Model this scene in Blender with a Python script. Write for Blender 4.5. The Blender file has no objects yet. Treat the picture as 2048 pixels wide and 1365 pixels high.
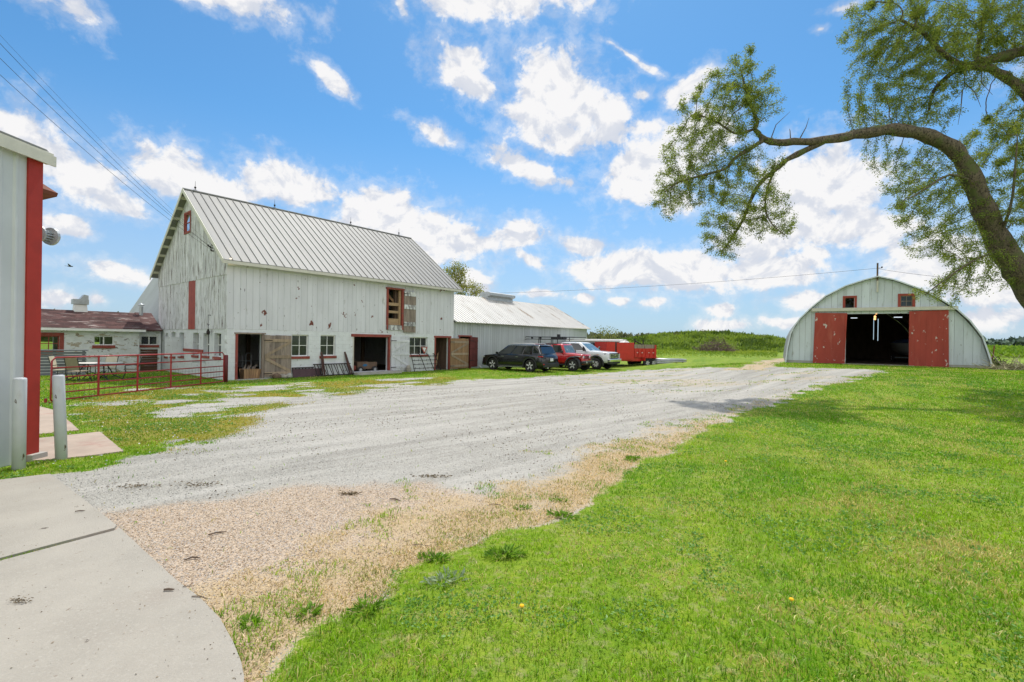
import bpy, math, random
import numpy as np
from mathutils import Vector, Matrix, Euler

# ------------------------------------------------------------------ camera, sky, sun, exposure
SC = bpy.context.scene
COL = SC.collection
F, PITCH, ROLL, CAMH = 960.0, -0.001, 0.0155, 2.0
fwd = np.array([0, math.cos(PITCH), math.sin(PITCH)])
_r = np.array([1.0, 0, 0]); _u = np.cross(_r, fwd)
rgt = math.cos(ROLL) * _r + math.sin(ROLL) * _u
upv = -math.sin(ROLL) * _r + math.cos(ROLL) * _u
cam = bpy.data.cameras.new('camera')
camo = bpy.data.objects.new('camera', cam); COL.objects.link(camo)
cam.sensor_width = 36.0; cam.lens = F / 2048 * 36.0
cam.clip_start = 0.05; cam.clip_end = 6000
camo.matrix_world = Matrix(((rgt[0], upv[0], -fwd[0], 0), (rgt[1], upv[1], -fwd[1], 0), (rgt[2], upv[2], -fwd[2], CAMH), (0, 0, 0, 1)))
SC.camera = camo

SUN_EL, SUN_AZ = math.radians(63), math.radians(7)      # azimuth from +Y towards +X
SKY_STRENGTH, EXPOSURE, SUN_POWER = 0.12, 0.16, 3.6
SC.view_settings.view_transform = 'Standard'
SC.view_settings.look = 'None'
SC.view_settings.exposure = EXPOSURE
SC.view_settings.gamma = 1.0
SC.render.engine = 'CYCLES'
SC.cycles.max_bounces = 8
SC.cycles.transparent_max_bounces = 16
SC.cycles.use_denoising = True

sl = bpy.data.lights.new('sun', 'SUN'); sl.energy = SUN_POWER; sl.angle = math.radians(0.55); sl.color = (1.0, 0.95, 0.86)
so = bpy.data.objects.new('sun', sl); COL.objects.link(so)
sd = Vector((math.sin(SUN_AZ) * math.cos(SUN_EL), math.cos(SUN_AZ) * math.cos(SUN_EL), math.sin(SUN_EL)))
so.rotation_euler = sd.to_track_quat('Z', 'Y').to_euler()

def ray(px, py):
    return fwd + (px - 1024) / F * rgt - (py - 682.5) / F * upv

class NT:
    """small node-tree writer"""
    def __init__(s, t): s.t = t; t.nodes.clear()
    def n(s, typ, **kw):
        nd = s.t.nodes.new(typ)
        for k, v in kw.items(): setattr(nd, k, v)
        return nd
    def val(s, sock, v):
        if isinstance(v, bpy.types.NodeSocket): s.t.links.new(v, sock)
        elif v is not None:
            if hasattr(sock.default_value, '__len__') and not hasattr(v, '__len__'): v = [v] * len(sock.default_value)
            if hasattr(v, '__len__') and len(sock.default_value) == 4 and len(v) == 3: v = (*v, 1)
            sock.default_value = v
    def math(s, op, a, b=None, c=None, clamp=False):
        nd = s.n('ShaderNodeMath', operation=op, use_clamp=clamp)
        for i, v in enumerate((a, b, c)):
            if v is not None: s.val(nd.inputs[i], v)
        return nd.outputs[0]
    def vmath(s, op, a, b=None):
        nd = s.n('ShaderNodeVectorMath', operation=op); s.val(nd.inputs[0], a)
        if b is not None: s.val(nd.inputs[1], b)
        return nd.outputs['Value'] if op in ('LENGTH', 'DOT_PRODUCT') else nd.outputs[0]
    def mix(s, fac, a, b, blend='MIX'):
        nd = s.n('ShaderNodeMix', data_type='RGBA', blend_type=blend)
        s.val(nd.inputs[0], fac); s.val(nd.inputs[6], a); s.val(nd.inputs[7], b); return nd.outputs[2]
    def noise(s, vec, scale, detail=4, rough=0.55, dist=0.0):
        nd = s.n('ShaderNodeTexNoise'); s.val(nd.inputs['Vector'], vec); nd.inputs['Scale'].default_value = scale
        nd.inputs['Detail'].default_value = detail; nd.inputs['Roughness'].default_value = rough; nd.inputs['Distortion'].default_value = dist
        return nd.outputs[0]
    def rng(s, v, a, b, c=0.0, d=1.0, smooth=True):
        nd = s.n('ShaderNodeMapRange', interpolation_type='SMOOTHSTEP' if smooth else 'LINEAR')
        for i, x in enumerate((v, a, b, c, d)): s.val(nd.inputs[i], x)
        return nd.outputs[0]
    def mapping(s, vec, loc=(0, 0, 0), rot=(0, 0, 0), scale=(1, 1, 1), typ='POINT'):
        nd = s.n('ShaderNodeMapping', vector_type=typ); s.val(nd.inputs[0], vec)
        nd.inputs[1].default_value = loc; nd.inputs[2].default_value = rot; nd.inputs[3].default_value = scale
        return nd.outputs[0]

# clouds: (px, py, rx, ry, tilt in degrees, faintness); every one becomes a fixed direction on the sky
CLOUDS = [(150,15,70,60,40,.35),(70,-10,110,40,0,.3),(440,-12,190,48,0,.1),(980,-5,180,62,0,0),(800,10,50,22,30,.35),
 (668,168,62,22,28,.2),(925,112,62,26,14,.05),(930,160,95,40,18,.05),(1120,190,115,85,25,-.1),(1215,240,70,75,40,0),(1085,245,120,60,15,.1),(1150,285,90,40,0,.05),
 (1290,250,62,32,5,.2),(1285,185,32,24,0,.25),(1375,185,58,36,-20,.05),(862,266,75,24,12,.25),(1050,335,90,34,20,.1),(1140,362,38,26,20,.3),
 (1310,330,125,70,-5,-.05),(1400,270,90,60,0,0),(1270,370,70,45,20,.1),(1350,400,70,40,0,.2),(1640,370,140,85,10,-.15),(1570,450,120,55,0,0),(1720,455,120,50,8,-.05),(1490,490,90,40,0,.1),
 (45,290,125,75,15,-.15),(150,350,120,60,20,0),(240,405,80,38,20,.2),(128,460,58,30,8,.05),(235,548,80,24,0,.1),(100,603,75,24,0,.15),(195,605,40,13,0,.2),
 (360,345,100,52,8,-.1),(440,375,100,42,0,-.05),(575,365,110,40,8,-.05),(615,390,70,28,0,.15),(770,440,95,56,5,-.15),(860,472,120,48,8,-.1),(940,484,60,34,0,0),
 (1040,470,58,32,-5,.05),(1160,488,62,24,12,.1),(1065,520,46,18,25,.2),(1230,540,100,38,0,-.05),(1380,550,125,42,0,-.05),(1540,540,120,40,0,-.05),(1630,505,40,20,0,.1),
 (945,570,48,30,20,.05),(1078,587,44,14,0,.1),(1165,600,24,12,0,.15),(1240,600,32,11,0,.15),(1305,608,38,13,0,.1),(1445,622,36,16,0,.15),(1450,650,60,15,0,.1),
 (1870,515,130,55,0,-.05),(1980,560,130,50,0,-.05),(1960,640,120,36,0,.1),(1600,600,80,26,0,.15),(1560,650,60,16,0,.2),(40,640,60,14,0,.25),(1690,12,60,18,0,.3),(1640,60,30,14,0,.4),(1255,112,130,11,26,.35),
 (-150,200,120,90,0,0),(2300,300,200,120,0,0),(2200,80,200,60,0,.1)]
w = bpy.data.worlds.new('World'); SC.world = w; w.use_nodes = True
T = NT(w.node_tree)
tc = T.n('ShaderNodeTexCoord'); D = tc.outputs['Generated']
sk = T.n('ShaderNodeTexSky', sky_type='NISHITA'); sk.sun_disc = False; sk.sun_elevation = SUN_EL; sk.sun_rotation = SUN_AZ
sk.altitude = 200; sk.air_density = 1.0; sk.dust_density = 0.6; sk.ozone_density = 2.2
sp = T.n('ShaderNodeSeparateXYZ'); T.val(sp.inputs[0], D)
az = T.math('ARCTAN2', sp.outputs[0], sp.outputs[1]); el = T.math('ARCSINE', sp.outputs[2])
cv = T.n('ShaderNodeCombineXYZ'); T.val(cv.inputs[0], az); T.val(cv.inputs[1], el)
P2 = cv.outputs[0]
warp = T.n('ShaderNodeTexNoise'); T.val(warp.inputs[0], T.mapping(P2, scale=(1, 1.5, 1))); warp.inputs['Scale'].default_value = 9; warp.inputs['Detail'].default_value = 3
wv = T.vmath('MULTIPLY', T.vmath('SUBTRACT', warp.outputs['Color'], (0.5, 0.5, 0.5)), (0.055, 0.04, 0))
P2w = T.vmath('ADD', P2, wv)
def azel(px, py):
    d = ray(px, py); d = d / np.linalg.norm(d)
    return math.atan2(d[0], d[1]), math.asin(d[2])
q = None
for (cx, cy, rx, ry, rot, faint) in CLOUDS:
    a0, e0 = azel(cx, cy); a1, e1 = azel(cx + 8, cy); a2, e2 = azel(cx, cy - 8)
    sa, se = (a1 - a0) / 8 * rx, (e2 - e0) / 8 * ry
    faint = faint - (.14 if cy > 430 else .04)
    lc = T.vmath('LENGTH', T.mapping(P2w, (a0, e0, 0), (0, 0, -math.radians(rot)), (sa, se, 1), 'TEXTURE'))
    if faint: lc = T.math('ADD', lc, faint)
    q = lc if q is None else T.math('SMOOTH_MIN', q, lc, 0.35)
NV = T.mapping(D, scale=(1, 1, 1.15))
n1 = T.noise(NV, 11, 9, 0.60, 0.35)
n2 = T.noise(T.vmath('ADD', NV, (0, 0, 0.022)), 11, 5, 0.60, 0.35)
n3 = T.noise(NV, 34, 6, 0.62, 0.2)
nb = T.noise(NV, 2.6, 7, 0.55)
front = T.math('ADD', T.math('SUBTRACT', 1.04, q), T.math('ADD', T.math('MULTIPLY', T.math('SUBTRACT', n1, 0.5), 1.75), T.math('MULTIPLY', T.math('SUBTRACT', n3, 0.5), 1.25)))
back = T.math('MULTIPLY', T.math('SUBTRACT', nb, 0.40), 3.0)
isback = T.rng(sp.outputs[1], 0.42, 0.15)
dens = T.mix(isback, front, back)
core = T.rng(dens, 0.0, 0.50); wisp = T.math('MULTIPLY', T.rng(T.math('ADD', dens, T.math('MULTIPLY', T.math('SUBTRACT', n3, 0.5), 1.2)), -0.55, 0.45), 0.34)
alpha = T.math('MULTIPLY', T.math('MAXIMUM', core, wisp), T.rng(el, 0.0, 0.035))
lit = T.math('ADD', T.rng(T.math('SUBTRACT', n1, n2), -0.10, 0.05), T.rng(dens, 0.3, 1.1, 0.0, 0.25))
ccol = T.mix(T.math('MINIMUM', lit, 1.0), (0.71, 0.745, 0.83, 1), (1.0, 0.985, 0.98, 1))
ccol = T.mix(T.rng(sp.outputs[1], 0.3, -0.2), ccol, (1.75, 1.70, 1.62, 1))       # unseen clouds behind the camera, brightened to fill the shaded walls
ccol = T.vmath('MULTIPLY', ccol, [0.86 / SKY_STRENGTH] * 3)
# thin bright veil near the horizon
blue = T.vmath('MULTIPLY', sk.outputs[0], (0.52, 0.93, 1.12))
veil = T.rng(el, 0.42, 0.0, 0.0, 0.70)
blue = T.mix(veil, blue, [c / SKY_STRENGTH for c in (0.45, 0.53, 0.70)] + [1])
skyc = T.mix(T.math('MULTIPLY', alpha, 0.97), blue, ccol)
bg = T.n('ShaderNodeBackground'); T.val(bg.inputs[0], skyc); bg.inputs[1].default_value = SKY_STRENGTH
ow = T.n('ShaderNodeOutputWorld'); T.t.links.new(bg.outputs[0], ow.inputs[0])
w.cycles.sampling_method = 'MANUAL'; w.cycles.sample_map_resolution = 512

# ------------------------------------------------------------------ helpers
rnd = random.Random(7)
NR = np.random.default_rng(11)

def vnoise(x, y, seed=0):
    """smooth value noise 0..1 for numpy arrays"""
    x = np.asarray(x, float); y = np.asarray(y, float)
    g = np.random.default_rng(seed).random((256, 256))
    xi = np.floor(x).astype(int); yi = np.floor(y).astype(int); fx = x - xi; fy = y - yi
    fx = fx * fx * (3 - 2 * fx); fy = fy * fy * (3 - 2 * fy)
    a = g[xi % 256, yi % 256]; b = g[(xi + 1) % 256, yi % 256]; c = g[xi % 256, (yi + 1) % 256]; d = g[(xi + 1) % 256, (yi + 1) % 256]
    return (a * (1 - fx) + b * fx) * (1 - fy) + (c * (1 - fx) + d * fx) * fy
def fbm(x, y, seed=0, o=3):
    s = 0; a = 1.0; t = 0
    for i in range(o):
        s = s + a * vnoise(np.asarray(x) * 2 ** i + 17.3 * i, np.asarray(y) * 2 ** i, seed + i); t += a; a *= 0.5
    return s / t
def sstep(a, b, x):
    t = np.clip((np.asarray(x, float) - a) / (b - a), 0, 1); return t * t * (3 - 2 * t)

def terrain(x, y):
    x = np.asarray(x, float); y = np.asarray(y, float)
    h = 0.72 * sstep(7, 18, x) * sstep(9, 26, y)
    m = np.exp(-(((x - 37) / 13) ** 2 + ((y - 88) / 14) ** 2) ** 1.3) * 2.35
    m = m + np.exp(-(((x - 24) / 9) ** 2 + ((y - 82) / 11) ** 2)) * 0.8
    h = h + m * (0.86 + 0.28 * vnoise(x / 2.6, y / 2.6, 5)) + 0.4 * sstep(44, 75, y) * sstep(60, 20, np.abs(x - 36))
    h = h + 0.55 * sstep(52, 62, y) * sstep(48, 58, x)          # crop field beyond the arched shed stands higher
    return h
def ground(px, py):
    """where the line of sight through a photo pixel meets the ground"""
    d = ray(px, py); t = CAMH / max(-d[2], 1e-4)
    for i in range(60):
        p = d * t; h = float(terrain(p[0], p[1])); t2 = (CAMH - h) / max(-d[2], 1e-4); t = 0.5 * t + 0.5 * t2
    p = d * t; return np.array([p[0], p[1], float(terrain(p[0], p[1]))])
def at(px, py, Y):
    d = ray(px, py); p = d * (Y / d[1]); return np.array([p[0], p[1], p[2] + CAMH])
def hit(px, py, o, n):
    d = ray(px, py); c = np.array([0, 0, CAMH]); t = np.dot(np.array(o) - c, n) / np.dot(d, n); return c + d * t

class MB:
    """collects faces of one mesh"""
    def __init__(s): s.v = []; s.f = []; s.mi = []; s.tn = []; s.m = 0; s.t = 1.0
    def pt(s, p): s.v.append((float(p[0]), float(p[1]), float(p[2]))); return len(s.v) - 1
    def face(s, ids): s.f.append(tuple(ids)); s.mi.append(s.m); s.tn.append(s.t)
    def poly(s, pts): s.face([s.pt(p) for p in pts])
    def box(s, x0, x1, y0, y1, z0, z1):
        return s.hexa([(x0,y0,z0),(x1,y0,z0),(x1,y1,z0),(x0,y1,z0),(x0,y0,z1),(x1,y0,z1),(x1,y1,z1),(x0,y1,z1)])
    def hexa(s, c):
        i = [s.pt(p) for p in c]
        for f in ((0,3,2,1),(4,5,6,7),(0,1,5,4),(1,2,6,5),(2,3,7,6),(3,0,4,7)): s.face([i[k] for k in f])
    def mbox(s, m, u0, u1, w0, w1, t0, t1):
        """box given in wall coordinates through mapping m(u, w, t)"""
        s.hexa([m(u0,w0,t0),m(u1,w0,t0),m(u1,w0,t1),m(u0,w0,t1),m(u0,w1,t0),m(u1,w1,t0),m(u1,w1,t1),m(u0,w1,t1)])
    def beam(s, a, b, wx, wz, up=(0, 0, 1)):
        a = Vector(a); b = Vector(b); d = (b - a).normalized(); u = Vector(up)
        if abs(d.dot(u)) > 0.98: u = Vector((0, 1, 0))
        r = d.cross(u).normalized(); u = r.cross(d).normalized(); r *= wx / 2; u *= wz / 2
        s.hexa([a-r-u, a+r-u, b+r-u, b-r-u, a-r+u, a+r+u, b+r+u, b-r+u])
    def tube(s, pts, r, n=8, caps=True):
        pts = [Vector(p) for p in pts]; rs = r if hasattr(r, '__len__') else [r] * len(pts)
        prev = None; rings = []
        for i, p in enumerate(pts):
            d = (pts[min(i + 1, len(pts) - 1)] - pts[max(i - 1, 0)])
            d = d.normalized() if d.length > 1e-9 else Vector((0, 0, 1))
            if prev is None: a = d.orthogonal().normalized()
            else: a = (prev - d * prev.dot(d)); a = a.normalized() if a.length > 1e-6 else d.orthogonal().normalized()
            prev = a; b = d.cross(a)
            rings.append([s.pt(p + (a * math.cos(2*math.pi*k/n) + b * math.sin(2*math.pi*k/n)) * rs[i]) for k in range(n)])
        for i in range(len(rings) - 1):
            for k in range(n): s.face((rings[i][k], rings[i][(k+1) % n], rings[i+1][(k+1) % n], rings[i+1][k]))
        if caps: s.face(rings[0][::-1]); s.face(rings[-1])
    def lathe(s, prof, c=(0, 0, 0), ax='z', n=20, caps=True):
        """prof: list of (radius, along)"""
        c = Vector(c); rings = []
        for (r, h) in prof:
            ring = []
            for k in range(n):
                a = 2 * math.pi * k / n; p = (r * math.cos(a), r * math.sin(a), h)
                if ax == 'y': p = (p[0], p[2], p[1])
                if ax == 'x': p = (p[2], p[0], p[1])
                ring.append(s.pt(c + Vector(p)))
            rings.append(ring)
        for i in range(len(rings) - 1):
            for k in range(n): s.face((rings[i][k], rings[i][(k+1) % n], rings[i+1][(k+1) % n], rings[i+1][k]))
        if prof[0] == prof[-1] or not caps: return
        if prof[0][0] > 1e-4: s.face(rings[0][::-1])
        if prof[-1][0] > 1e-4: s.face(rings[-1])
    def prism(s, poly, m, t0, t1):
        """extrude a (u, w) outline between depths t0 and t1 of mapping m"""
        a = [s.pt(m(u, w, t0)) for u, w in poly]; b = [s.pt(m(u, w, t1)) for u, w in poly]
        s.face(a); s.face(b[::-1])
        for i in range(len(poly)): j = (i + 1) % len(poly); s.face((a[i], b[i], b[j], a[j]))
    def wall(s, m, u0, u1, w0, w1, t0, t1, holes=()):
        us = sorted({u0, u1, *[min(max(h[k], u0), u1) for h in holes for k in (0, 1)]})
        ws = sorted({w0, w1, *[min(max(h[k], w0), w1) for h in holes for k in (2, 3)]})
        inh = lambda i, j: (i < 0 or j < 0 or i >= len(us) - 1 or j >= len(ws) - 1 or any(h[0]-1e-6 <= us[i] and us[i+1] <= h[1]+1e-6 and h[2]-1e-6 <= ws[j] and ws[j+1] <= h[3]+1e-6 for h in holes))
        for i in range(len(us) - 1):
            for j in range(len(ws) - 1):
                if inh(i, j): continue
                a, b, c, d = us[i], us[i+1], ws[j], ws[j+1]
                s.poly([m(a,c,t0),m(b,c,t0),m(b,d,t0),m(a,d,t0)]); s.poly([m(a,c,t1),m(a,d,t1),m(b,d,t1),m(b,c,t1)])
                if inh(i-1, j): s.poly([m(a,c,t0),m(a,d,t0),m(a,d,t1),m(a,c,t1)])
                if inh(i+1, j): s.poly([m(b,c,t0),m(b,c,t1),m(b,d,t1),m(b,d,t0)])
                if inh(i, j-1): s.poly([m(a,c,t0),m(a,c,t1),m(b,c,t1),m(b,c,t0)])
                if inh(i, j+1): s.poly([m(a,d,t0),m(b,d,t0),m(b,d,t1),m(a,d,t1)])
    def boards(s, m, u0, u1, w0, top, width, th=0.025, gap=0.010, holes=(), rough=0.004, bottom_jit=0.01, tv=0.86):
        """vertical boards; top is a function of u"""
        u = u0
        while u < u1 - 0.03:
            b = min(u + width * rnd.uniform(0.85, 1.15), u1)
            if u1 - b < 0.08: b = u1
            for h in holes:
                for e in h[:2]:
                    if u + 0.025 < e < b - 0.001: b = e
            s.t = rnd.uniform(tv, 1.0); o = rnd.uniform(-rough, rough); wb = w0 - rnd.uniform(0, bottom_jit)
            cuts = sorted((h[2], h[3]) for h in holes if h[0] < b - 0.02 and h[1] > u + 0.026)
            lo = wb; segs = []
            for c0, c1 in cuts:
                if c0 > lo + 0.01: segs.append((lo, c0))
                lo = max(lo, c1)
            segs.append((lo, None))
            a_, b_ = u + gap / 2, b - gap / 2
            for z0, z1 in segs:
                t0, t1 = (top(a_), top(b_)) if z1 is None else (z1, z1)
                if min(t0, t1) < z0 + 0.01: continue
                s.hexa([m(a_,z0,o),m(b_,z0,o),m(b_,z0,o+th),m(a_,z0,o+th),m(a_,t0,o),m(b_,t1,o),m(b_,t1,o+th),m(a_,t0,o+th)])
            u = b
        s.t = 1.0
    def build(s, name, mats, parent=None, smooth=False, loc=None, rot=None, bevel=0):
        me = bpy.data.meshes.new(name); me.from_pydata(s.v, [], s.f)
        mats = mats if isinstance(mats, (list, tuple)) else [mats]
        for mt in mats: me.materials.append(mt)
        if len(mats) > 1: me.polygons.foreach_set('material_index', s.mi)
        me.attributes.new('tint', 'FLOAT', 'FACE').data.foreach_set('value', s.tn)
        if smooth: me.polygons.foreach_set('use_smooth', [True] * len(s.f))
        me.validate(); me.update()
        o = bpy.data.objects.new(name, me); COL.objects.link(o)
        if parent is not None: o.parent = parent
        if loc is not None: o.location = loc
        if rot is not None: o.rotation_euler = rot
        if bevel:
            bv = o.modifiers.new('bevel', 'BEVEL'); bv.width = bevel; bv.segments = 2; bv.limit_method = 'ANGLE'
        return o

def tag(o, label=None, cat=None, group=None, kind=None):
    if label: o['label'] = label
    if cat: o['category'] = cat
    if group: o['group'] = group
    if kind: o['kind'] = kind
    return o
def thing(name, label, cat, loc=(0, 0, 0), rz=0.0, group=None):
    o = bpy.data.objects.new(name, None); COL.objects.link(o); o.location = loc; o.rotation_euler = (0, 0, rz)
    o.empty_display_size = 0.2
    return tag(o, label, cat, group)
def copy_tree(o, parent=None):
    c = o.copy(); COL.objects.link(c)
    if parent is not None: c.parent = parent
    for ch in list(o.children): copy_tree(ch, c)
    return c
def fast_mesh(name, verts, faces_flat, nper, mats, attrs=(), smooth=False):
    """big mesh from numpy arrays; all faces have nper corners; attrs: (name, domain, values)"""
    me = bpy.data.meshes.new(name); nv = len(verts); nf = len(faces_flat) // nper
    me.vertices.add(nv); me.vertices.foreach_set('co', np.asarray(verts, np.float32).ravel())
    me.loops.add(nf * nper); me.loops.foreach_set('vertex_index', np.asarray(faces_flat, np.int32))
    me.polygons.add(nf); me.polygons.foreach_set('loop_start', np.arange(0, nf * nper, nper, dtype=np.int32))
    try: me.polygons.foreach_set('loop_total', np.full(nf, nper, np.int32))
    except Exception: pass
    for an, dom, vals in attrs:
        vals = np.asarray(vals, np.float32)
        if vals.ndim == 2: me.attributes.new(an, 'FLOAT_COLOR', dom).data.foreach_set('color', vals.ravel())
        else: me.attributes.new(an, 'FLOAT', dom).data.foreach_set('value', vals)
    for mt in (mats if isinstance(mats, (list, tuple)) else [mats]): me.materials.append(mt)
    if smooth: me.polygons.foreach_set('use_smooth', np.ones(nf, bool))
    me.update(calc_edges=True)
    o = bpy.data.objects.new(name, me); COL.objects.link(o); return o

def S(r, g, b):
    """sRGB 0-255 to linear"""
    f = lambda c: (c / 255 / 12.92) if c <= 10 else ((c / 255 + 0.055) / 1.055) ** 2.4
    return (f(r), f(g), f(b))

def mat(name, col, rough=0.7, metal=0.0, var=0.12, vscale=2.0, patches=(), bump=0.0, bscale=40, tint=True, stretch=(1, 1, 1), coat=0.0, brick=None, spec=0.4, sheen=None, seams=None):
    """weathered surface; patches: (colour, scale, threshold, softness, stretch)"""
    m = bpy.data.materials.new(name); m.use_nodes = True; t = NT(m.node_tree)
    tcn = t.n('ShaderNodeTexCoord'); ob = tcn.outputs['Object']
    c = t.n('ShaderNodeRGB').outputs[0]; c.default_value = (*col, 1)
    v = t.noise(t.mapping(ob, scale=stretch), vscale, 6, 0.6)
    c = t.mix(1.0, c, t.rng(v, 0.25, 0.75, 1 - var, 1 + var), 'MULTIPLY')
    h = None
    if brick:
        bt = t.n('ShaderNodeTexBrick'); t.val(bt.inputs['Vector'], t.mapping(ob, rot=brick[2])); bt.inputs['Scale'].default_value = 1.0
        bt.inputs['Brick Width'].default_value = brick[0]; bt.inputs['Row Height'].default_value = brick[1]; bt.inputs['Mortar Size'].default_value = 0.006
        bt.inputs['Mortar Smooth'].default_value = 0.3
        c = t.mix(t.math('MULTIPLY', bt.outputs['Fac'], 0.25), c, (0.25, 0.25, 0.24, 1)); h = t.math('MULTIPLY', bt.outputs['Fac'], -1.0)
    for i, (pc, ps, th, soft, st) in enumerate(patches):
        n = t.noise(t.mapping(ob, loc=(3.1 * i + 1, 7.7 * i, 1.3 * i), scale=st), ps, 7, 0.62)
        c = t.mix(t.rng(n, th, th + soft), c, pc)
    if tint:
        at_ = t.n('ShaderNodeAttribute', attribute_name='tint'); c = t.mix(1.0, c, at_.outputs['Fac'], 'MULTIPLY')
    b = t.n('ShaderNodeBsdfPrincipled'); t.val(b.inputs['Base Color'], c)
    b.inputs['Roughness'].default_value = rough; b.inputs['Metallic'].default_value = metal; b.inputs['Specular IOR Level'].default_value = spec
    if coat: b.inputs['Coat Weight'].default_value = coat; b.inputs['Coat Roughness'].default_value = 0.04
    if bump:
        bn = t.noise(t.mapping(ob, scale=stretch), bscale, 5, 0.6)
        if h is not None: bn = t.math('ADD', t.math('MULTIPLY', bn, 0.4), h)
        bp = t.n('ShaderNodeBump'); bp.inputs['Strength'].default_value = bump; bp.inputs['Distance'].default_value = 0.02; t.val(bp.inputs['Height'], bn)
        t.t.links.new(bp.outputs[0], b.inputs['Normal'])
    o = t.n('ShaderNodeOutputMaterial'); t.t.links.new(b.outputs[0], o.inputs[0]); return m
def glass_mat(name, tintc=(0.55, 0.6, 0.6), f0=1.5):
    m = bpy.data.materials.new(name); m.use_nodes = True; t = NT(m.node_tree)
    tr = t.n('ShaderNodeBsdfTransparent'); tr.inputs[0].default_value = (*tintc, 1)
    gl = t.n('ShaderNodeBsdfGlossy'); gl.inputs['Roughness'].default_value = 0.03
    fr = t.n('ShaderNodeFresnel'); fr.inputs[0].default_value = f0
    mx = t.n('ShaderNodeMixShader'); t.val(mx.inputs[0], fr.outputs[0]); t.t.links.new(tr.outputs[0], mx.inputs[1]); t.t.links.new(gl.outputs[0], mx.inputs[2])
    o = t.n('ShaderNodeOutputMaterial'); t.t.links.new(mx.outputs[0], o.inputs[0]); return m
def emit_mat(name, col, st):
    m = bpy.data.materials.new(name); m.use_nodes = True; t = NT(m.node_tree)
    e = t.n('ShaderNodeEmission'); e.inputs[0].default_value = (*col, 1); e.inputs[1].default_value = st
    o = t.n('ShaderNodeOutputMaterial'); t.t.links.new(e.outputs[0], o.inputs[0]); return m
def leaf_mat(name, transl=0.35):
    """colour comes from the per-face 'col' attribute"""
    m = bpy.data.materials.new(name); m.use_nodes = True; t = NT(m.node_tree)
    a = t.n('ShaderNodeAttribute', attribute_name='col')
    d = t.n('ShaderNodeBsdfDiffuse'); t.val(d.inputs[0], a.outputs['Color'])
    tr = t.n('ShaderNodeBsdfTranslucent'); t.val(tr.inputs[0], t.vmath('MULTIPLY', a.outputs['Color'], (1.25, 1.2, 0.7)))
    mx = t.n('ShaderNodeMixShader'); mx.inputs[0].default_value = transl; t.t.links.new(d.outputs[0], mx.inputs[1]); t.t.links.new(tr.outputs[0], mx.inputs[2])
    gl = t.n('ShaderNodeBsdfGlossy'); gl.inputs['Roughness'].default_value = 0.45; gl.inputs[0].default_value = (0.8, 0.9, 0.7, 1)
    m2 = t.n('ShaderNodeMixShader'); m2.inputs[0].default_value = 0.025; t.t.links.new(mx.outputs[0], m2.inputs[1]); t.t.links.new(gl.outputs[0], m2.inputs[2])
    o = t.n('ShaderNodeOutputMaterial'); t.t.links.new(m2.outputs[0], o.inputs[0]); return m

WOODGREY = (0.20, 0.17, 0.14); REDB = (0.16, 0.045, 0.03)
M = {}
M['siding'] = mat('white board paint', (0.65, 0.655, 0.685), 0.75, var=0.08, vscale=1.5, stretch=(1, 1, 0.3), bump=0.25, bscale=14,
    patches=[((0.42, 0.42, 0.40), 2.2, 0.60, 0.12, (2, 2, 0.5)), (REDB, 1.7, 0.645, 0.012, (1, 1, 0.8)), ((0.10, 0.08, 0.075), 5.0, 0.655, 0.02, (1.6, 1.6, 0.7))])
M['siding_shed'] = mat('white shed boards', (0.64, 0.70, 0.75), 0.75, var=0.08, vscale=1.5, stretch=(1, 1, 0.3), bump=0.25, bscale=14,
    patches=[((0.44, 0.46, 0.46), 1.8, 0.56, 0.15, (2, 2, 0.5)), ((0.20, 0.20, 0.19), 5.0, 0.67, 0.02, (1.6, 1.6, 0.7)), ((0.40, 0.43, 0.36), 0.6, 0.60, 0.2, (1, 1, 1))])
M['siding_worn'] = mat('worn white board paint', (0.64, 0.64, 0.665), 0.8, var=0.12, vscale=2.0, stretch=(1, 1, 0.25), bump=0.4, bscale=14,
    patches=[((0.42, 0.41, 0.39), 2.4, 0.55, 0.15, (2, 3, 0.4)), ((0.15, 0.12, 0.105), 3.0, 0.550, 0.03, (3, 6, 0.35))])
M['block'] = mat('white painted block', (0.67, 0.69, 0.70), 0.8, var=0.08, vscale=3, bump=0.3, bscale=25, brick=(0.42, 0.205, (math.radians(90), 0, 0)),
    patches=[((0.42, 0.41, 0.38), 2.3, 0.62, 0.08, (1, 1, 1)), ((0.33, 0.30, 0.25), 4.5, 0.66, 0.02, (1, 1, 1.4))])
M['block_side'] = mat('white painted block end wall', (0.66, 0.68, 0.69), 0.8, var=0.08, vscale=3, bump=0.3, bscale=25, brick=(0.42, 0.205, (math.radians(90), 0, math.radians(90))),
    patches=[((0.40, 0.39, 0.37), 2.3, 0.60, 0.08, (1, 1, 1)), ((0.30, 0.27, 0.23), 4.5, 0.64, 0.02, (1, 1, 1.4))])
M['block_peel'] = mat('peeling white block', (0.65, 0.67, 0.67), 0.85, var=0.1, vscale=3, bump=0.4, bscale=25, brick=(0.42, 0.205, (math.radians(90), 0, 0)),
    patches=[((0.40, 0.35, 0.27), 2.0, 0.57, 0.02, (1, 1, 2.2)), ((0.16, 0.14, 0.12), 4.0, 0.62, 0.02, (1, 1, 1.8))])
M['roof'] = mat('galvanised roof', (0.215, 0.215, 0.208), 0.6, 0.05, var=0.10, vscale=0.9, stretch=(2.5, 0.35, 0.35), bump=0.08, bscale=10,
    patches=[((0.25, 0.245, 0.225), 0.9, 0.50, 0.25, (3, 0.5, 0.5)), ((0.27, 0.22, 0.17), 2.0, 0.70, 0.06, (3, 0.7, 0.7))])
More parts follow.
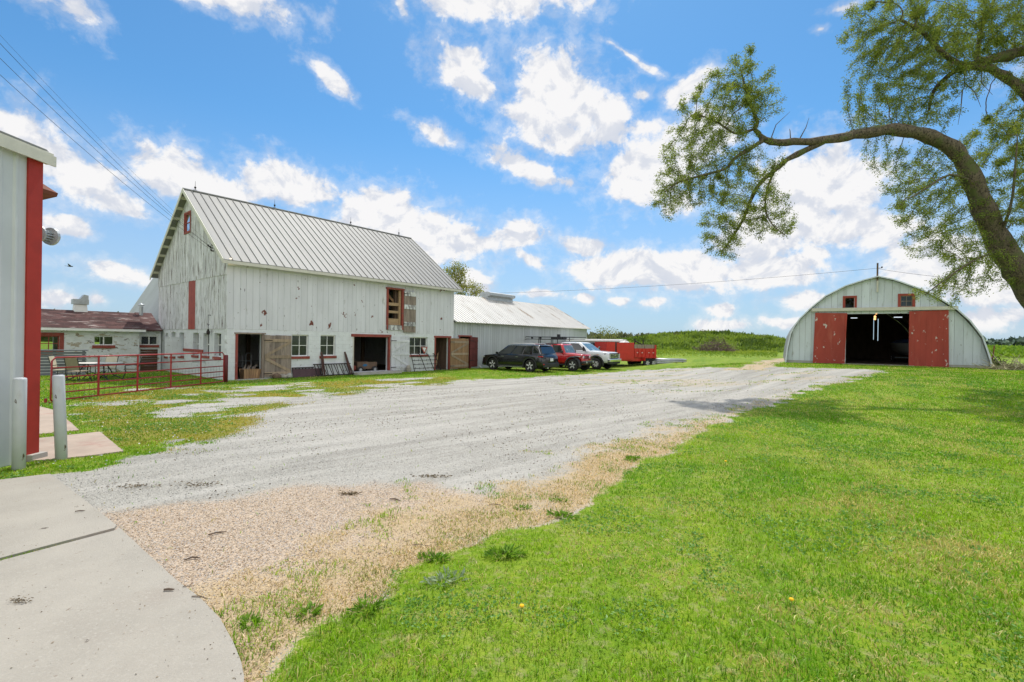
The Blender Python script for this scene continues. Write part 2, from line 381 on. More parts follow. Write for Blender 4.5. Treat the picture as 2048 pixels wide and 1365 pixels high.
M['roof_rust'] = mat('rust streaked roof', (0.62, 0.60, 0.565), 0.5, 0.1, var=0.08, vscale=0.9, stretch=(2.5, 0.3, 0.3), bump=0.08, bscale=10,
    patches=[((0.33, 0.26, 0.19), 0.75, 0.57, 0.12, (2.6, 0.45, 0.45)), ((0.17, 0.10, 0.055), 1.1, 0.62, 0.10, (4, 0.5, 0.5))])
M['steel_wall'] = mat('grey white steel siding', (0.50, 0.53, 0.54), 0.5, 0.0, var=0.08, vscale=0.8, stretch=(1, 1, 0.4), bump=0.05,
    patches=[((0.36, 0.37, 0.36), 1.4, 0.60, 0.2, (1, 1, 0.4))])
M['near_steel'] = mat('white ribbed steel', (0.54, 0.56, 0.56), 0.45, 0.0, var=0.06, vscale=1.5, patches=[((0.42, 0.44, 0.40), 1.5, 0.60, 0.3, (1, 1, 0.3)), ((0.15, 0.13, 0.11), 16, 0.74, 0.02, (1, 1, 1))])
M['red'] = mat('barn red paint', (0.31, 0.055, 0.038), 0.65, var=0.18, vscale=2.5, bump=0.15, bscale=20, patches=[((0.32, 0.11, 0.08), 2.0, 0.58, 0.2, (1, 1, 0.4))])
M['red_flake'] = mat('flaking red paint', (0.36, 0.060, 0.042), 0.8, var=0.14, vscale=1.6, bump=0.25, bscale=12, stretch=(1, 1, 0.3),
    patches=[((0.42, 0.11, 0.075), 1.3, 0.56, 0.2, (2, 2, 0.4)), ((0.58, 0.53, 0.49), 3.6, 0.625, 0.02, (1, 1, 0.7))])
M['red_trim'] = mat('faded red trim', (0.26, 0.06, 0.045), 0.8, var=0.2, vscale=5, bump=0.2, patches=[((0.5, 0.45, 0.4), 7, 0.68, 0.04, (1, 1, 1)), ((0.16, 0.09, 0.07), 4, 0.6, 0.1, (1, 1, 1))])
M['maroon'] = mat('maroon steel', (0.075, 0.04, 0.045), 0.7, var=0.2, vscale=4)
M['trim_bright'] = mat('red corner trim steel', (0.36, 0.026, 0.014), 0.6, var=0.12, vscale=3, bump=0.04, patches=[((0.28, 0.028, 0.018), 2, 0.55, 0.3, (1, 1, 0.3))])
M['white'] = mat('white paint', (0.74, 0.74, 0.72), 0.6, var=0.06, vscale=4)
M['fascia'] = mat('cream fascia', (0.58, 0.56, 0.48), 0.6, var=0.08, vscale=4)
M['bollard'] = mat('bollard paint', (0.52, 0.54, 0.56), 0.5, var=0.06, vscale=5, bump=0.08, bscale=30, patches=[((0.42, 0.40, 0.38), 4, 0.60, 0.15, (1, 1, 0.5)), ((0.10, 0.07, 0.055), 7, 0.635, 0.015, (1.5, 1.5, 0.45)), ((0.24, 0.15, 0.10), 3, 0.63, 0.06, (1, 1, 0.3))])
M['woodgrey'] = mat('weathered grey wood', (0.27, 0.22, 0.18), 0.85, var=0.3, vscale=3, stretch=(3, 3, 0.4), bump=0.5, bscale=12,
    patches=[((0.13, 0.10, 0.085), 2.5, 0.57, 0.12, (3, 3, 0.5)), ((0.24, 0.10, 0.07), 1.7, 0.62, 0.1, (1, 1, 1))])
M['woodtan'] = mat('tan plank wood', (0.33, 0.20, 0.105), 0.8, var=0.25, vscale=3, stretch=(3, 3, 0.4), bump=0.4, bscale=12, patches=[((0.15, 0.10, 0.07), 2.2, 0.6, 0.12, (3, 3, 0.6))])
M['woodnew'] = mat('new lumber', (0.36, 0.245, 0.14), 0.75, var=0.15, vscale=4, stretch=(0.5, 3, 3), bump=0.2)
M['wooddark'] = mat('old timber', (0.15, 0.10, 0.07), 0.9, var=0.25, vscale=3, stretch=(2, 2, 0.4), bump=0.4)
M['door_peel'] = mat('peeling white door', (0.58, 0.59, 0.58), 0.8, var=0.12, vscale=3, stretch=(2, 2, 0.4), bump=0.4, bscale=14,
    patches=[((0.26, 0.25, 0.25), 2.6, 0.47, 0.05, (2.5, 2.5, 0.8)), ((0.19, 0.13, 0.12), 3.6, 0.66, 0.02, (2, 2, 0.8))])
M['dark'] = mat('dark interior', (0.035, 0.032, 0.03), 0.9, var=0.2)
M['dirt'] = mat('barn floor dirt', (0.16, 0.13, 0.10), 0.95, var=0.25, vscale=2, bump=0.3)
M['concrete'] = mat('old concrete', (0.42, 0.40, 0.36), 0.85, var=0.12, vscale=3, bump=0.3, bscale=30, patches=[((0.25, 0.22, 0.18), 2, 0.6, 0.15, (1, 1, 1))])
M['shingle'] = mat('red brown shingles', (0.095, 0.046, 0.042), 0.9, var=0.3, vscale=3, stretch=(1, 1, 1), bump=0.6, bscale=18,
    patches=[((0.30, 0.25, 0.23), 1.3, 0.57, 0.06, (0.9, 4, 4)), ((0.06, 0.03, 0.028), 3, 0.62, 0.1, (1, 3, 3))])
M['gate'] = mat('red gate tube', (0.34, 0.020, 0.024), 0.4, 0.0, var=0.15, vscale=6, coat=0.2, patches=[((0.33, 0.07, 0.06), 3, 0.6, 0.15, (1, 1, 1))])
M['wire'] = mat('dark wire', (0.035, 0.032, 0.032), 0.6, var=0.1)
M['iron'] = mat('rusty black iron', (0.035, 0.028, 0.027), 0.8, 0.2, var=0.3, vscale=8, patches=[((0.13, 0.06, 0.035), 9, 0.58, 0.1, (1, 1, 1))])
M['rust'] = mat('rust steel', (0.20, 0.07, 0.04), 0.85, 0.1, var=0.3, vscale=5, bump=0.2)
M['galv'] = mat('galvanised steel', (0.40, 0.42, 0.43), 0.45, 0.4, var=0.15, vscale=5, patches=[((0.34, 0.35, 0.36), 4, 0.58, 0.15, (1, 1, 1))])
M['greyslat'] = mat('grey painted slats', (0.14, 0.15, 0.17), 0.7, var=0.15, vscale=4, stretch=(0.4, 2, 2), bump=0.2)
M['sling'] = mat('tan sling fabric', (0.24, 0.20, 0.15), 0.8, var=0.1, vscale=6, bump=0.15, bscale=120)
M['sling_pale'] = mat('cream sling fabric', (0.50, 0.46, 0.35), 0.8, var=0.08, vscale=6, bump=0.15, bscale=120)
M['tabletop'] = mat('white table top', (0.66, 0.62, 0.56), 0.5, var=0.05)
M['blackmetal'] = mat('black powder coat', (0.022, 0.022, 0.024), 0.45, var=0.1)
M['glass'] = glass_mat('window glass', (0.62, 0.68, 0.66))
M['glass_dusty'] = mat('dusty window glass', (0.022, 0.026, 0.026), 0.10, var=0.4, vscale=3, spec=0.7, patches=[((0.06, 0.085, 0.05), 2.0, 0.52, 0.25, (1, 1, 1))])
M['glass_milky'] = mat('milky window glass', (0.42, 0.48, 0.46), 0.2, var=0.3, vscale=3, spec=0.6, patches=[((0.10, 0.16, 0.09), 2.0, 0.55, 0.2, (1, 1, 1))])
M['stone'] = mat('field stone', (0.34, 0.31, 0.26), 0.9, var=0.25, vscale=6, bump=0.5, bscale=15, patches=[((0.12, 0.1, 0.08), 6, 0.6, 0.1, (1, 1, 1))])
M['bark'] = mat('elm bark', (0.135, 0.105, 0.075), 0.95, var=0.35, vscale=3, stretch=(2.5, 2.5, 1.2), bump=1.0, bscale=9,
    patches=[((0.035, 0.028, 0.021), 15, 0.47, 0.16, (1.5, 1.5, 0.8)), ((0.10, 0.115, 0.04), 1.6, 0.50, 0.15, (1, 1, 1))])
M['twig'] = mat('dry twig', (0.12, 0.085, 0.06), 0.9, var=0.3, vscale=10)
M['leaf'] = leaf_mat('leaf', 0.50)
M['grass'] = leaf_mat('grass blade', 0.36)
M['flatcol'] = leaf_mat('matt speck', 0.0)
# ------------------------------------------------------------------ ground
def gp(pts): return np.array([ground(*p)[:2] for p in pts])
LEDGE = gp([(420,1420),(500,1365),(560,1292),(650,1237),(740,1190),(830,1130),(900,1098),(990,1062),(1100,1032),(1190,985),(1260,932),(1340,892),(1420,852),(1500,818),(1590,787),(1690,763),(1765,746)])
GRAVEL = np.concatenate([LEDGE, gp([(1755,740),(1640,737),(1500,735.5),(1380,736),(1260,741),(1150,750),(1050,756),(960,760),(860,768),(760,776),(640,788),(560,800),(500,820),(460,855),(380,890),(250,923),(130,950),(60,960),(140,1056),(250,1167),(340,1247),(370,1345)])])
TRACK = gp([(1440,741),(1500,728),(1556,717),(1600,704.5),(1618,704.5),(1590,716),(1560,728),(1530,741)])
MOSS1 = gp([(110,800),(300,770),(470,772),(700,760),(900,752),(960,762),(760,785),(640,800),(560,830),(500,870),(440,900),(300,905),(200,880)])
PINK = gp([(180,1035),(420,1010),(620,975),(830,975),(960,1000),(900,1060),(760,1130),(640,1215),(540,1300),(500,1420),(400,1420),(380,1300),(250,1170)])
def sdist(poly, x, y):
    """signed distance to a polygon, positive inside"""
    x = np.asarray(x, float); y = np.asarray(y, float)
    d = np.full(x.shape, 1e9); ins = np.zeros(x.shape, bool); n = len(poly)
    for i in range(n):
        a = poly[i]; b = poly[(i + 1) % n]; e = b - a; L = max(e @ e, 1e-9)
        t = np.clip(((x - a[0]) * e[0] + (y - a[1]) * e[1]) / L, 0, 1)
        d = np.minimum(d, np.hypot(x - a[0] - t * e[0], y - a[1] - t * e[1]))
        c = (a[1] > y) != (b[1] > y)
        with np.errstate(divide='ignore', invalid='ignore'):
            xx = a[0] + (y - a[1]) / (b[1] - a[1] + 1e-12) * e[0]
        ins ^= c & (x < xx)
    return np.where(ins, d, -d)
def pdist(line, x, y):
    d = np.full(np.shape(x), 1e9)
    for i in range(len(line) - 1):
        a = line[i]; e = line[i + 1] - a; t = np.clip(((x - a[0]) * e[0] + (y - a[1]) * e[1]) / (e @ e), 0, 1)
        d = np.minimum(d, np.hypot(x - a[0] - t * e[0], y - a[1] - t * e[1]))
    return d
def zones(x, y):
    r = np.hypot(x, y); wob = (fbm(x * 0.9, y * 0.9, 21, 4) - 0.5); wob2 = (fbm(x * 2.7, y * 2.7, 31, 3) - 0.5)
    k = 0.25 + r * 0.022
    dg = sdist(GRAVEL, x, y)
    g = sstep(-0.7, 0.6, dg / k + wob * 1.5 + wob2 * 1.8)
    tr = sstep(-0.4, 0.5, sdist(TRACK, x, y) / 0.8 + wob * 2.0)
    mo = sstep(-0.4, 0.8, sdist(MOSS1, x, y) / 1.0 + wob * 2.0)
    # mossy corner by the gate: gravel shows through in long streaks
    strk = .6 * fbm((x * 0.80 + y * 0.60) * 0.30, (x * 0.60 - y * 0.80) * 1.0, 61, 4) + .4 * fbm(x * 1.1, y * 1.1, 63, 4)
    thin = sstep(0.40, 0.60, strk)
    g = np.where(mo > 0.02, np.maximum(g * (1 - 0.25 * mo), mo * thin * 0.95), g)
    mo = mo * (1 - 0.85 * thin)
    wd = 1.30 - 0.045 * y + wob * 1.5
    dl = pdist(LEDGE, x, y)
    st = sstep(2.3, 0.0, dl / np.maximum(wd, 0.30) + wob2 * 1.6 + wob * 0.8) * (1 - 0.55 * sstep(7, 15, y)) * sstep(-0.5, 0.1, dg / k + wob * 1.2 + wob2)
    pk = sstep(-0.9, 0.7, sdist(PINK, x, y) / 0.55 + wob * 1.3 + wob2 * 1.0)
    far = sstep(14, 24, y) * sstep(-1, 5, x) * sstep(0.50, 0.64, fbm(x * 0.35, y * 1.1, 77, 3)) * 0.5
    g = np.maximum(g, tr * 0.8); st = np.maximum(np.maximum(st, far * (g > 0.3)), tr * 0.75)
    return g, st, mo, pk

def ground_material():
    m = bpy.data.materials.new('yard ground'); m.use_nodes = True; t = NT(m.node_tree)
    ob = t.n('ShaderNodeTexCoord').outputs['Object']
    z = t.n('ShaderNodeAttribute', attribute_name='zone'); sp = t.n('ShaderNodeSeparateColor'); t.t.links.new(z.outputs['Color'], sp.inputs[0])
    g, s, mo, pk = sp.outputs[0], sp.outputs[1], sp.outputs[2], z.outputs['Alpha']
    fine = t.noise(ob, 55, 6, 0.7); mid = t.noise(ob, 6, 6, 0.65); big = t.noise(ob, 0.55, 5, 0.6); tiny = t.noise(ob, 190, 3, 0.7)
    # lawn
    lawn = t.mix(t.rng(mid, 0.3, 0.72), (0.13, 0.25, 0.010, 1), (0.27, 0.36, 0.022, 1))
    lawn = t.mix(t.rng(big, 0.42, 0.72), lawn, (0.29, 0.36, 0.045, 1))
    lawn = t.mix(t.rng(t.noise(ob, 7, 5, 0.7), 0.50, 0.66, 0, 0.75), lawn, (0.36, 0.33, 0.15, 1))
    lawn = t.mix(t.rng(fine, 0.62, 0.40, 0, 0.35), lawn, (0.06, 0.11, 0.012, 1))
    strk = t.noise(t.mapping(t.mapping(ob, rot=(0, 0, -1.15)), scale=(0.25, 2.2, 1)), 0.6, 3, 0.5)
    lawn = t.mix(t.rng(strk, 0.45, 0.65, 0, 0.35), lawn, (0.05, 0.16, 0.010, 1))
    # gravel: pale limestone with dark specks and damp patches
    vo = t.n('ShaderNodeTexVoronoi'); t.val(vo.inputs['Vector'], ob); vo.inputs['Scale'].default_value = 85
    vsep = t.n('ShaderNodeSeparateColor'); t.t.links.new(vo.outputs['Color'], vsep.inputs[0])
    grav = t.mix(t.rng(vsep.outputs[0], 0, 1), (0.22, 0.207, 0.185, 1), (0.47, 0.45, 0.40, 1))
    grav = t.mix(t.rng(t.noise(ob, 1.4, 6, 0.62), 0.35, 0.75, 0, .6), grav, (0.42, 0.40, 0.355, 1))
    ruts = t.noise(t.mapping(t.mapping(ob, rot=(0, 0, math.radians(-42))), scale=(0.13, 1.5, 1)), 1.0, 6, 0.62)
    grav = t.mix(t.rng(ruts, 0.42, 0.68, 0.0, 0.70), grav, (0.50, 0.475, 0.43, 1))
    grav = t.mix(t.rng(ruts, 0.47, 0.33, 0.0, 0.50), grav, (0.27, 0.255, 0.225, 1))
    grav = t.mix(t.rng(fine, 0.62, 0.72, 0, 0.75), grav, (0.10, 0.09, 0.08, 1))
    grav = t.mix(t.rng(t.noise(ob, 12, 6, 0.7), 0.66, 0.74, 0, 0.6), grav, (0.16, 0.13, 0.10, 1))
    pink = t.mix(t.rng(vsep.outputs[1], 0, 1), (0.30, 0.225, 0.155, 1), (0.60, 0.475, 0.355, 1))
    pink = t.mix(t.rng(vsep.outputs[2], 0.8, 0.9), pink, (0.34, 0.32, 0.31, 1))
    grav = t.mix(t.rng(t.math('ADD', pk, t.math('MULTIPLY', t.math('SUBTRACT', fine, 0.5), 2.4)), 0.30, 0.80), grav, pink)
    # straw
    st_c = t.mix(t.rng(fine, 0.3, 0.7), (0.29, 0.215, 0.12, 1), (0.62, 0.475, 0.30, 1))
    st_c = t.mix(t.rng(mid, 0.60, 0.75, 0, 0.6), st_c, (0.30, 0.29, 0.09, 1))
    moss = t.mix(t.rng(mid, 0.3, 0.7), (0.17, 0.20, 0.020, 1), (0.33, 0.265, 0.045, 1))
    moss = t.mix(t.rng(fine, 0.5, 0.7, 0, 0.6), moss, (0.34, 0.31, 0.24, 1))
    jit = t.math('MULTIPLY', t.math('SUBTRACT', t.noise(ob, 9, 6, 0.72), 0.5), 1.1)
    jit2 = t.math('MULTIPLY', t.math('SUBTRACT', fine, 0.5), 2.2)
    gm = t.rng(t.math('ADD', g, t.math('MULTIPLY', jit, t.rng(g, 0, 0.5, 0, 1))), 0.42, 0.58)
    c = t.mix(gm, lawn, grav)
    c = t.mix(t.rng(t.math('ADD', s, t.math('ADD', jit, jit2)), 0.35, 0.80), c, st_c)
    c = t.mix(t.rng(t.math('ADD', mo, t.math('MULTIPLY', jit, 1.6)), 0.62, 0.82), c, moss)
    b = t.n('ShaderNodeBsdfPrincipled'); t.val(b.inputs['Base Color'], c); b.inputs['Roughness'].default_value = 0.92; b.inputs['Specular IOR Level'].default_value = 0.15
    hgt = t.math('ADD', t.math('MULTIPLY', vo.outputs['Distance'], -0.8), t.math('ADD', fine, t.math('MULTIPLY', mid, 2.0)))
    bp = t.n('ShaderNodeBump'); bp.inputs['Strength'].default_value = 0.55; bp.inputs['Distance'].default_value = 0.02; t.val(bp.inputs['Height'], hgt)
    t.t.links.new(bp.outputs[0], b.inputs['Normal'])
    o = t.n('ShaderNodeOutputMaterial'); t.t.links.new(b.outputs[0], o.inputs[0]); return m
M['ground'] = ground_material()

def axis_steps(lo, hi, d, far, k=1.12):
    a = list(np.arange(lo, hi + 1e-6, d)); s = d; x = hi
    while x < far: s *= k; x += s; a.append(x)
    s = d; x = lo; pre = []
    while x > -far: s *= k; x -= s; pre.append(x)
    return np.array(pre[::-1] + a)
gx = axis_steps(-16, 22, 0.22, 2500); gy = axis_steps(1.5, 30, 0.22, 2500)
gx = np.unique(np.concatenate([gx, np.arange(22, 62, 1.0)])); gy = np.unique(np.concatenate([gy, np.arange(30, 112, 1.0)]))
X, Y = np.meshgrid(gx, gy); Z = terrain(X, Y); Zg = zones(X.ravel(), Y.ravel())
zone = np.stack(Zg, 1)
nx, ny = len(gx), len(gy); idx = np.arange(nx * ny).reshape(ny, nx)
q4 = np.stack([idx[:-1, :-1], idx[:-1, 1:], idx[1:, 1:], idx[1:, :-1]], -1).reshape(-1, 4)
co = np.stack([X.ravel(), Y.ravel(), Z.ravel()], 1)
go = fast_mesh('ground', co, q4.ravel(), 4, M['ground'], [('zone', 'POINT', zone)], True); tag(go, kind='structure')
gz = zone[:, 0][q4].max(1); cen = co[q4].mean(1); istrack = sdist(TRACK, cen[:, 0], cen[:, 1]) > -1.5
inyard = (np.abs(cen[:, 0]) < 30) & (cen[:, 1] < 60)
for nm, sel in (('gravel_yard', (gz > 0.03) & ~istrack & inyard), ('dirt_track', (gz > 0.03) & istrack)):
    qs = q4[sel]; u, inv = np.unique(qs.ravel(), return_inverse=True)
    c2 = co[u].copy(); c2[:, 2] += 0.002
    tag(fast_mesh(nm, c2, inv, 4, M['ground'], [('zone', 'POINT', zone[u])], True), kind='structure')

# concrete slabs
M['slab'] = mat('pale concrete slab', (0.35, 0.32, 0.272), 0.85, var=0.10, vscale=1.3, bump=0.35, bscale=90,
    patches=[((0.32, 0.28, 0.235), 1.0, 0.52, 0.25, (1, 1, 1)), ((0.22, 0.18, 0.14), 22, 0.65, 0.05, (1, 1, 1)), ((0.09, 0.07, 0.055), 5, 0.69, 0.02, (1, 1, 1)), ((0.39, 0.36, 0.31), 55, 0.50, 0.2, (1, 1, 1)), ((0.29, 0.265, 0.225), 110, 0.56, 0.12, (1, 1, 1))])
M['slab_red'] = mat('stained concrete slab', (0.42, 0.33, 0.26), 0.85, var=0.12, vscale=2, bump=0.3, bscale=60, patches=[((0.36, 0.20, 0.16), 1.2, 0.52, 0.2, (1, 1, 1))])
def slab(name, px, mt, zt):
    p = [ground(*a)[:2] for a in px]; m = MB()
    for i in range(1, len(p) - 1): pass
    m.prism([(a[0], a[1]) for a in p], lambda u, w, t: (u, w, t), zt, -0.1)
    o = m.build(name, mt); tag(o, kind='structure'); return o
slab('pavement', [(-420,1100),(0,964),(100,952),(160,998),(233,1056),(228,1062),(0,1123),(-420,1240)], M['slab'], 0.030)
slab('pavement', [(-420,1262),(0,1130),(230,1068),(238,1062),(350,1167),(400,1205),(440,1247),(466,1295),(482,1335),(488,1365),(480,1500),(380,2400),(-900,2400),(-1200,1500)], M['slab'], 0.036)
slab('path', [(60,924),(66,880),(200,866),(247,905),(180,914),(100,922)], M['slab_red'], 0.024)
slab('path', [(60,872),(64,840),(70,812),(110,822),(140,845),(158,862),(100,868)], M['slab_red'], 0.018)

# ------------------------------------------------------------------ the barn
TH = math.radians(39.5); BD = np.array([math.sin(TH), math.cos(TH), 0]); BN = np.array([BD[1], -BD[0], 0])
BC = np.array([-12.74, 21.45, 0]); BL, BW, H1, H2, ZE, ZR = 13.84, 10.06, 2.32, 4.84, 5.36, 9.43
BRZ = math.pi / 2 - TH
def bloc(p): p = np.asarray(p) - BC; return np.array([p @ BD, -(p @ BN), p[2]])
def bfr(px, py, b=0.0): p = bloc(hit(px, py, BC - BN * b, BN)); return p[0], p[2]          # point on the front wall: along, height
def bga(px, py, a=0.0): p = bloc(hit(px, py, BC + BD * a, BD)); return p[1], p[2]          # point on the gable wall: depth, height
def rect(fn, x0, y0, x1, y1):
    xm, ym = (x0 + x1) / 2, (y0 + y1) / 2
    return fn(x0, ym)[0], fn(x1, ym)[0], fn(xm, y1)[1], fn(xm, y0)[1]
mf = lambda u, w_, t: (u, t, w_)                 # front wall, t goes inward
mg = lambda u, w_, t: (t, u, w_)                 # gable wall, t goes inward
def rrect(r):  # order
    return min(r[0], r[1]), max(r[0], r[1]), min(r[2], r[3]), max(r[2], r[3])

M['maroon_door'] = mat('dark red plank', (0.125, 0.030, 0.026), 0.8, var=0.25, vscale=3, bump=0.2, patches=[((0.4, 0.33, 0.3), 4, 0.67, 0.02, (1, 1, 1))])
M['wood_pale'] = mat('pale tan plank', (0.34, 0.26, 0.18), 0.85, var=0.25, vscale=3, stretch=(3, 3, 0.4), bump=0.4, bscale=12)
barn = thing('barn', 'tall white board barn with peeling paint, ribbed metal roof and block base', 'barn', BC, BRZ)
wA = rrect(rect(bfr, 584, 670, 617, 713)); wB = rrect(rect(bfr, 641, 671, 671, 712)); wC = rrect(rect(bfr, 819, 675, 855, 710))
d1 = (*rrect(rect(bfr, 475, 668.7, 523.7, 760))[:2], 0.0, bfr(500, 668.7)[1]); d2 = (*rrect(rect(bfr, 707, 674.4, 777, 741))[:2], 0.14, bfr(742, 674.4)[1]); d3 = (*rrect(rect(bfr, 871, 676, 898, 737))[:2], 0.0, bfr(885, 676)[1])
loft = rrect(rect(bfr, 775.4, 580, 803, 660))
fholes = [wA, wB, wC, d1, d2, d3]
gw = [rrect(rect(bga, *r)) for r in ((331,667,335.5,713),(342.4,665,350.8,713),(358.5,665.5,367.9,712),(386,666,397,711),(406.4,666.7,418.5,712),(428.5,667,442,714))]
m = MB(); m.wall(mf, 0, BL, -0.3, H1, 0.0, 0.25, fholes); m.build('front_block_wall', M['block'], barn)
m = MB(); m.wall(mg, 0.25, BW - 0.25, -0.3, H1, 0.0, 0.25, gw); m.build('gable_block_wall', M['block_side'], barn)
m = MB(); m.wall(lambda u, w_, t: (BL - t, u, w_), 0.25, BW - 0.25, -0.3, H1, 0, 0.25); m.wall(lambda u, w_, t: (u, BW - t, w_), 0, BL, -0.3, ZE, 0, 0.25); m.build('rear_wall', M['block'], barn)
slope = (ZR - ZE) / (BW / 2 + 0.4); rtop = lambda b: ZE - 0.10 + slope * (min(b, BW - b) + 0.4)
fb = [loft]
m = MB(); m.boards(mf, -0.03, BL + 0.03, H1 + 0.01, lambda u: ZE - 0.02, 0.29, 0.03, 0.009, [loft], tv=.93); m.build('front_siding', M['siding'], barn)
rg = rrect(rect(bga, 378.3, 563, 391.5, 658.5)); gwin = rrect(rect(bga, 372.5, 428.3, 383, 464.6))
m = MB(); m.boards(lambda u, w_, t: (t - 0.03, u, w_), 0.0, BW, H1 + 0.01, lambda u: H2 - 0.02, 0.17, 0.03, 0.020, [(rg[0], rg[1], H1 - .1, H2)], 0.006)
m.boards(lambda u, w_, t: (t - 0.055, u, w_), 0.0, BW, H2 - 0.06, lambda u: rtop(u) - 0.02, 0.17, 0.03, 0.020, [gwin], 0.006, 0.03); m.build('gable_siding', M['siding_worn'], barn)
m = MB(); m.boards(lambda u, w_, t: (BL - t, u, w_), 0.03, BW, H1, rtop, 0.3, 0.03, 0.0); m.build('far_gable_siding', M['siding'], barn)
m = MB(); m.boards(lambda u, w_, t: (t - 0.038, u, w_), rg[0] + .01, rg[1] - .01, H1 + .0, lambda u: H2 - .03, 0.2, 0.03, 0.012); o = m.build('hay_door', M['red'], barn); tag(o, 'narrow closed red door')
# loft floor, inner dark lining of the loft, barn floor
m = MB(); m.box(0.25, BL - 0.25, 0.25, BW - 0.25, H1 - 0.02, H1 + 0.10); m.build('loft_floor', M['wooddark'], barn)
m = MB(); m.box(0.26, BL - 0.26, 0.26, BW - 0.26, -0.2, 0.012); m.build('barn_floor', M['dirt'], barn)
m = MB()
for a in (3.0, 6.2, 7.75, 10.4): m.box(a - .09, a + .09, 2.2, 2.38, 0.0, H1 - .03); m.box(a - .09, a + .09, 5.2, 5.38, 0.0, H1 - .03)
for a in (3.0, 6.2, 9.4, 12.4): m.box(a - .1, a + .1, 0.3, 0.5, H1 + .1, ZE); m.beam((a, 0.45, 3.6), (a, 1.6, ZE), .14, .14)
m.box(0.3, BL - .3, 1.5, 1.7, ZE - .25, ZE); m.build('timber_frame', M['wooddark'], barn)
m = MB(); m.box(d3[0] - .4, d3[1] + .5, 1.5, 1.55, .02, H1 - .05); m.box(BL - .30, BL - .26, .27, 1.5, .02, H1 - .05); m.build('dark_screen', M['wooddark'], barn)  # added dark boards that stop a lit wall showing through the narrow doorway
m = MB(); m.box(d1[0] - 1.2, d1[1] + .2, 6.0, 6.02, .9, 1.9); m.build('inner_whitewash', M['block'], barn)
# stall pipes seen through the first door
m = MB()
for k in range(5):
    a = d1[0] - 0.3 + 0.42 * k
    m.tube([(a, 2.6, 0), (a, 2.6, 1.05), (a + .06, 2.6, 1.15), (a + .2, 2.6, 1.15), (a + .26, 2.6, 1.05), (a + .26, 2.6, 0)], 0.025, 6)
m.tube([(d1[0] - 1, 2.6, 0.75), (d1[1] + 1, 2.6, 0.75)], 0.025, 6); m.build('stall_pipes', M['galv'], barn)
# roof
def roof_slope(mb, a0, a1, b0, z0, b1, z1, th=0.05, rib=0.38, rh=0.035, rw=0.028, rt=0.75):
    L = math.hypot(b1 - b0, z1 - z0); nb_, nz = -(z1 - z0) / L, (b1 - b0) / L
    if nz < 0: nb_, nz = -nb_, -nz
    P = lambda a, s, h: (a, b0 + (b1 - b0) * s + nb_ * h, z0 + (z1 - z0) * s + nz * h)
    mb.hexa([P(a0,0,-th),P(a1,0,-th),P(a1,1,-th),P(a0,1,-th),P(a0,0,0),P(a1,0,0),P(a1,1,0),P(a0,1,0)])
    k = int((a1 - a0) / rib); 
    for i in range(k + 1):
        a = a0 + (a1 - a0) * i / k; a = min(max(a, a0 + rw / 2), a1 - rw / 2)
        mb.t = rt; mb.hexa([P(a-rw/2,-.002,0),P(a+rw/2,-.002,0),P(a+rw/2,1,0),P(a-rw/2,1,0),P(a-rw/3,-.002,rh),P(a+rw/3,-.002,rh),P(a+rw/3,1,rh),P(a-rw/3,1,rh)]); mb.t = 1.0  # ribs tinted darker, painting in the shade along each seam
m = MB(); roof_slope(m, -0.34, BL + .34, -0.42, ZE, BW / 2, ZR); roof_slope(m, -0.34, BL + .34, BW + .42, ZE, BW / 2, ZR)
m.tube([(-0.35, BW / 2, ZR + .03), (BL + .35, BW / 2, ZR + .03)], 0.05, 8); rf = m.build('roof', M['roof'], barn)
m = MB(); L_ = math.hypot(BW/2 + .42, ZR - ZE)
for sgn in (0, 1):
    b0 = -0.44 if sgn == 0 else BW + .44
    for a in (-0.365, BL + .345):
        m.hexa([(a,b0,ZE-.19),(a+.03,b0,ZE-.19),(a+.03,BW/2,ZR-.17),(a,BW/2,ZR-.17),(a,b0,ZE+.02),(a+.03,b0,ZE+.02),(a+.03,BW/2,ZR+.05),(a,BW/2,ZR+.05)])
m.box(-.33, BL + .33, -.44, -.41, ZE - .17, ZE - .03); m.build('barge_board', M['fascia'], barn)
# roof underside at the gable with lookout blocks
P = lambda b, h: (b, ZE + (b + .42) * (ZR - ZE) / (BW / 2 + .42) - .06 - h)
for side in (0, 1):
    mp = (lambda b: b) if side == 0 else (lambda b: BW - b)
    for k in range(9):
        b = 0.0 + k * 0.58; z = P(b, 0)[1]
        m = MB(); m.hexa([(-.33,mp(b),z-.09),(-.03,mp(b),z-.09),(-.03,mp(b+.07),z-.04),(-.33,mp(b+.07),z-.04),(-.33,mp(b),z),(-.03,mp(b),z),(-.03,mp(b+.07),z+.05),(-.33,mp(b+.07),z+.05)]); m.build('rafter_tail', M['fascia'], barn)
# eaves board under front roof
m = MB(); m.box(-.05, BL + .05, -.10, -.005, ZE - .20, ZE - .035); m.build('eaves_board', M['siding'], barn)
for px in (391, 550, 702, 797):                      # four lightning rods on the ridge
    best = min(np.linspace(0, BL, 200), key=lambda a: abs((lambda p: 1024 + F * ((p - np.array([0,0,CAMH])) @ rgt) / ((p - np.array([0,0,CAMH])) @ fwd))(BC + BD * a - BN * BW / 2 + np.array([0, 0, ZR])) - px))
    m = MB(); m.tube([(best, BW / 2, ZR + .05), (best, BW / 2, ZR + .55)], [.014, .006], 6); m.lathe([(0.0, -.06), (.05, -.03), (.05, .03), (0.0, .06)], (best, BW / 2, ZR + .22), n=10)
    for s in (-1, 1): m.beam((best + s * .12, BW / 2, ZR + .04), (best, BW / 2, ZR + .16), .012, .012)
    m.build('lightning_rod', M['iron'], barn)

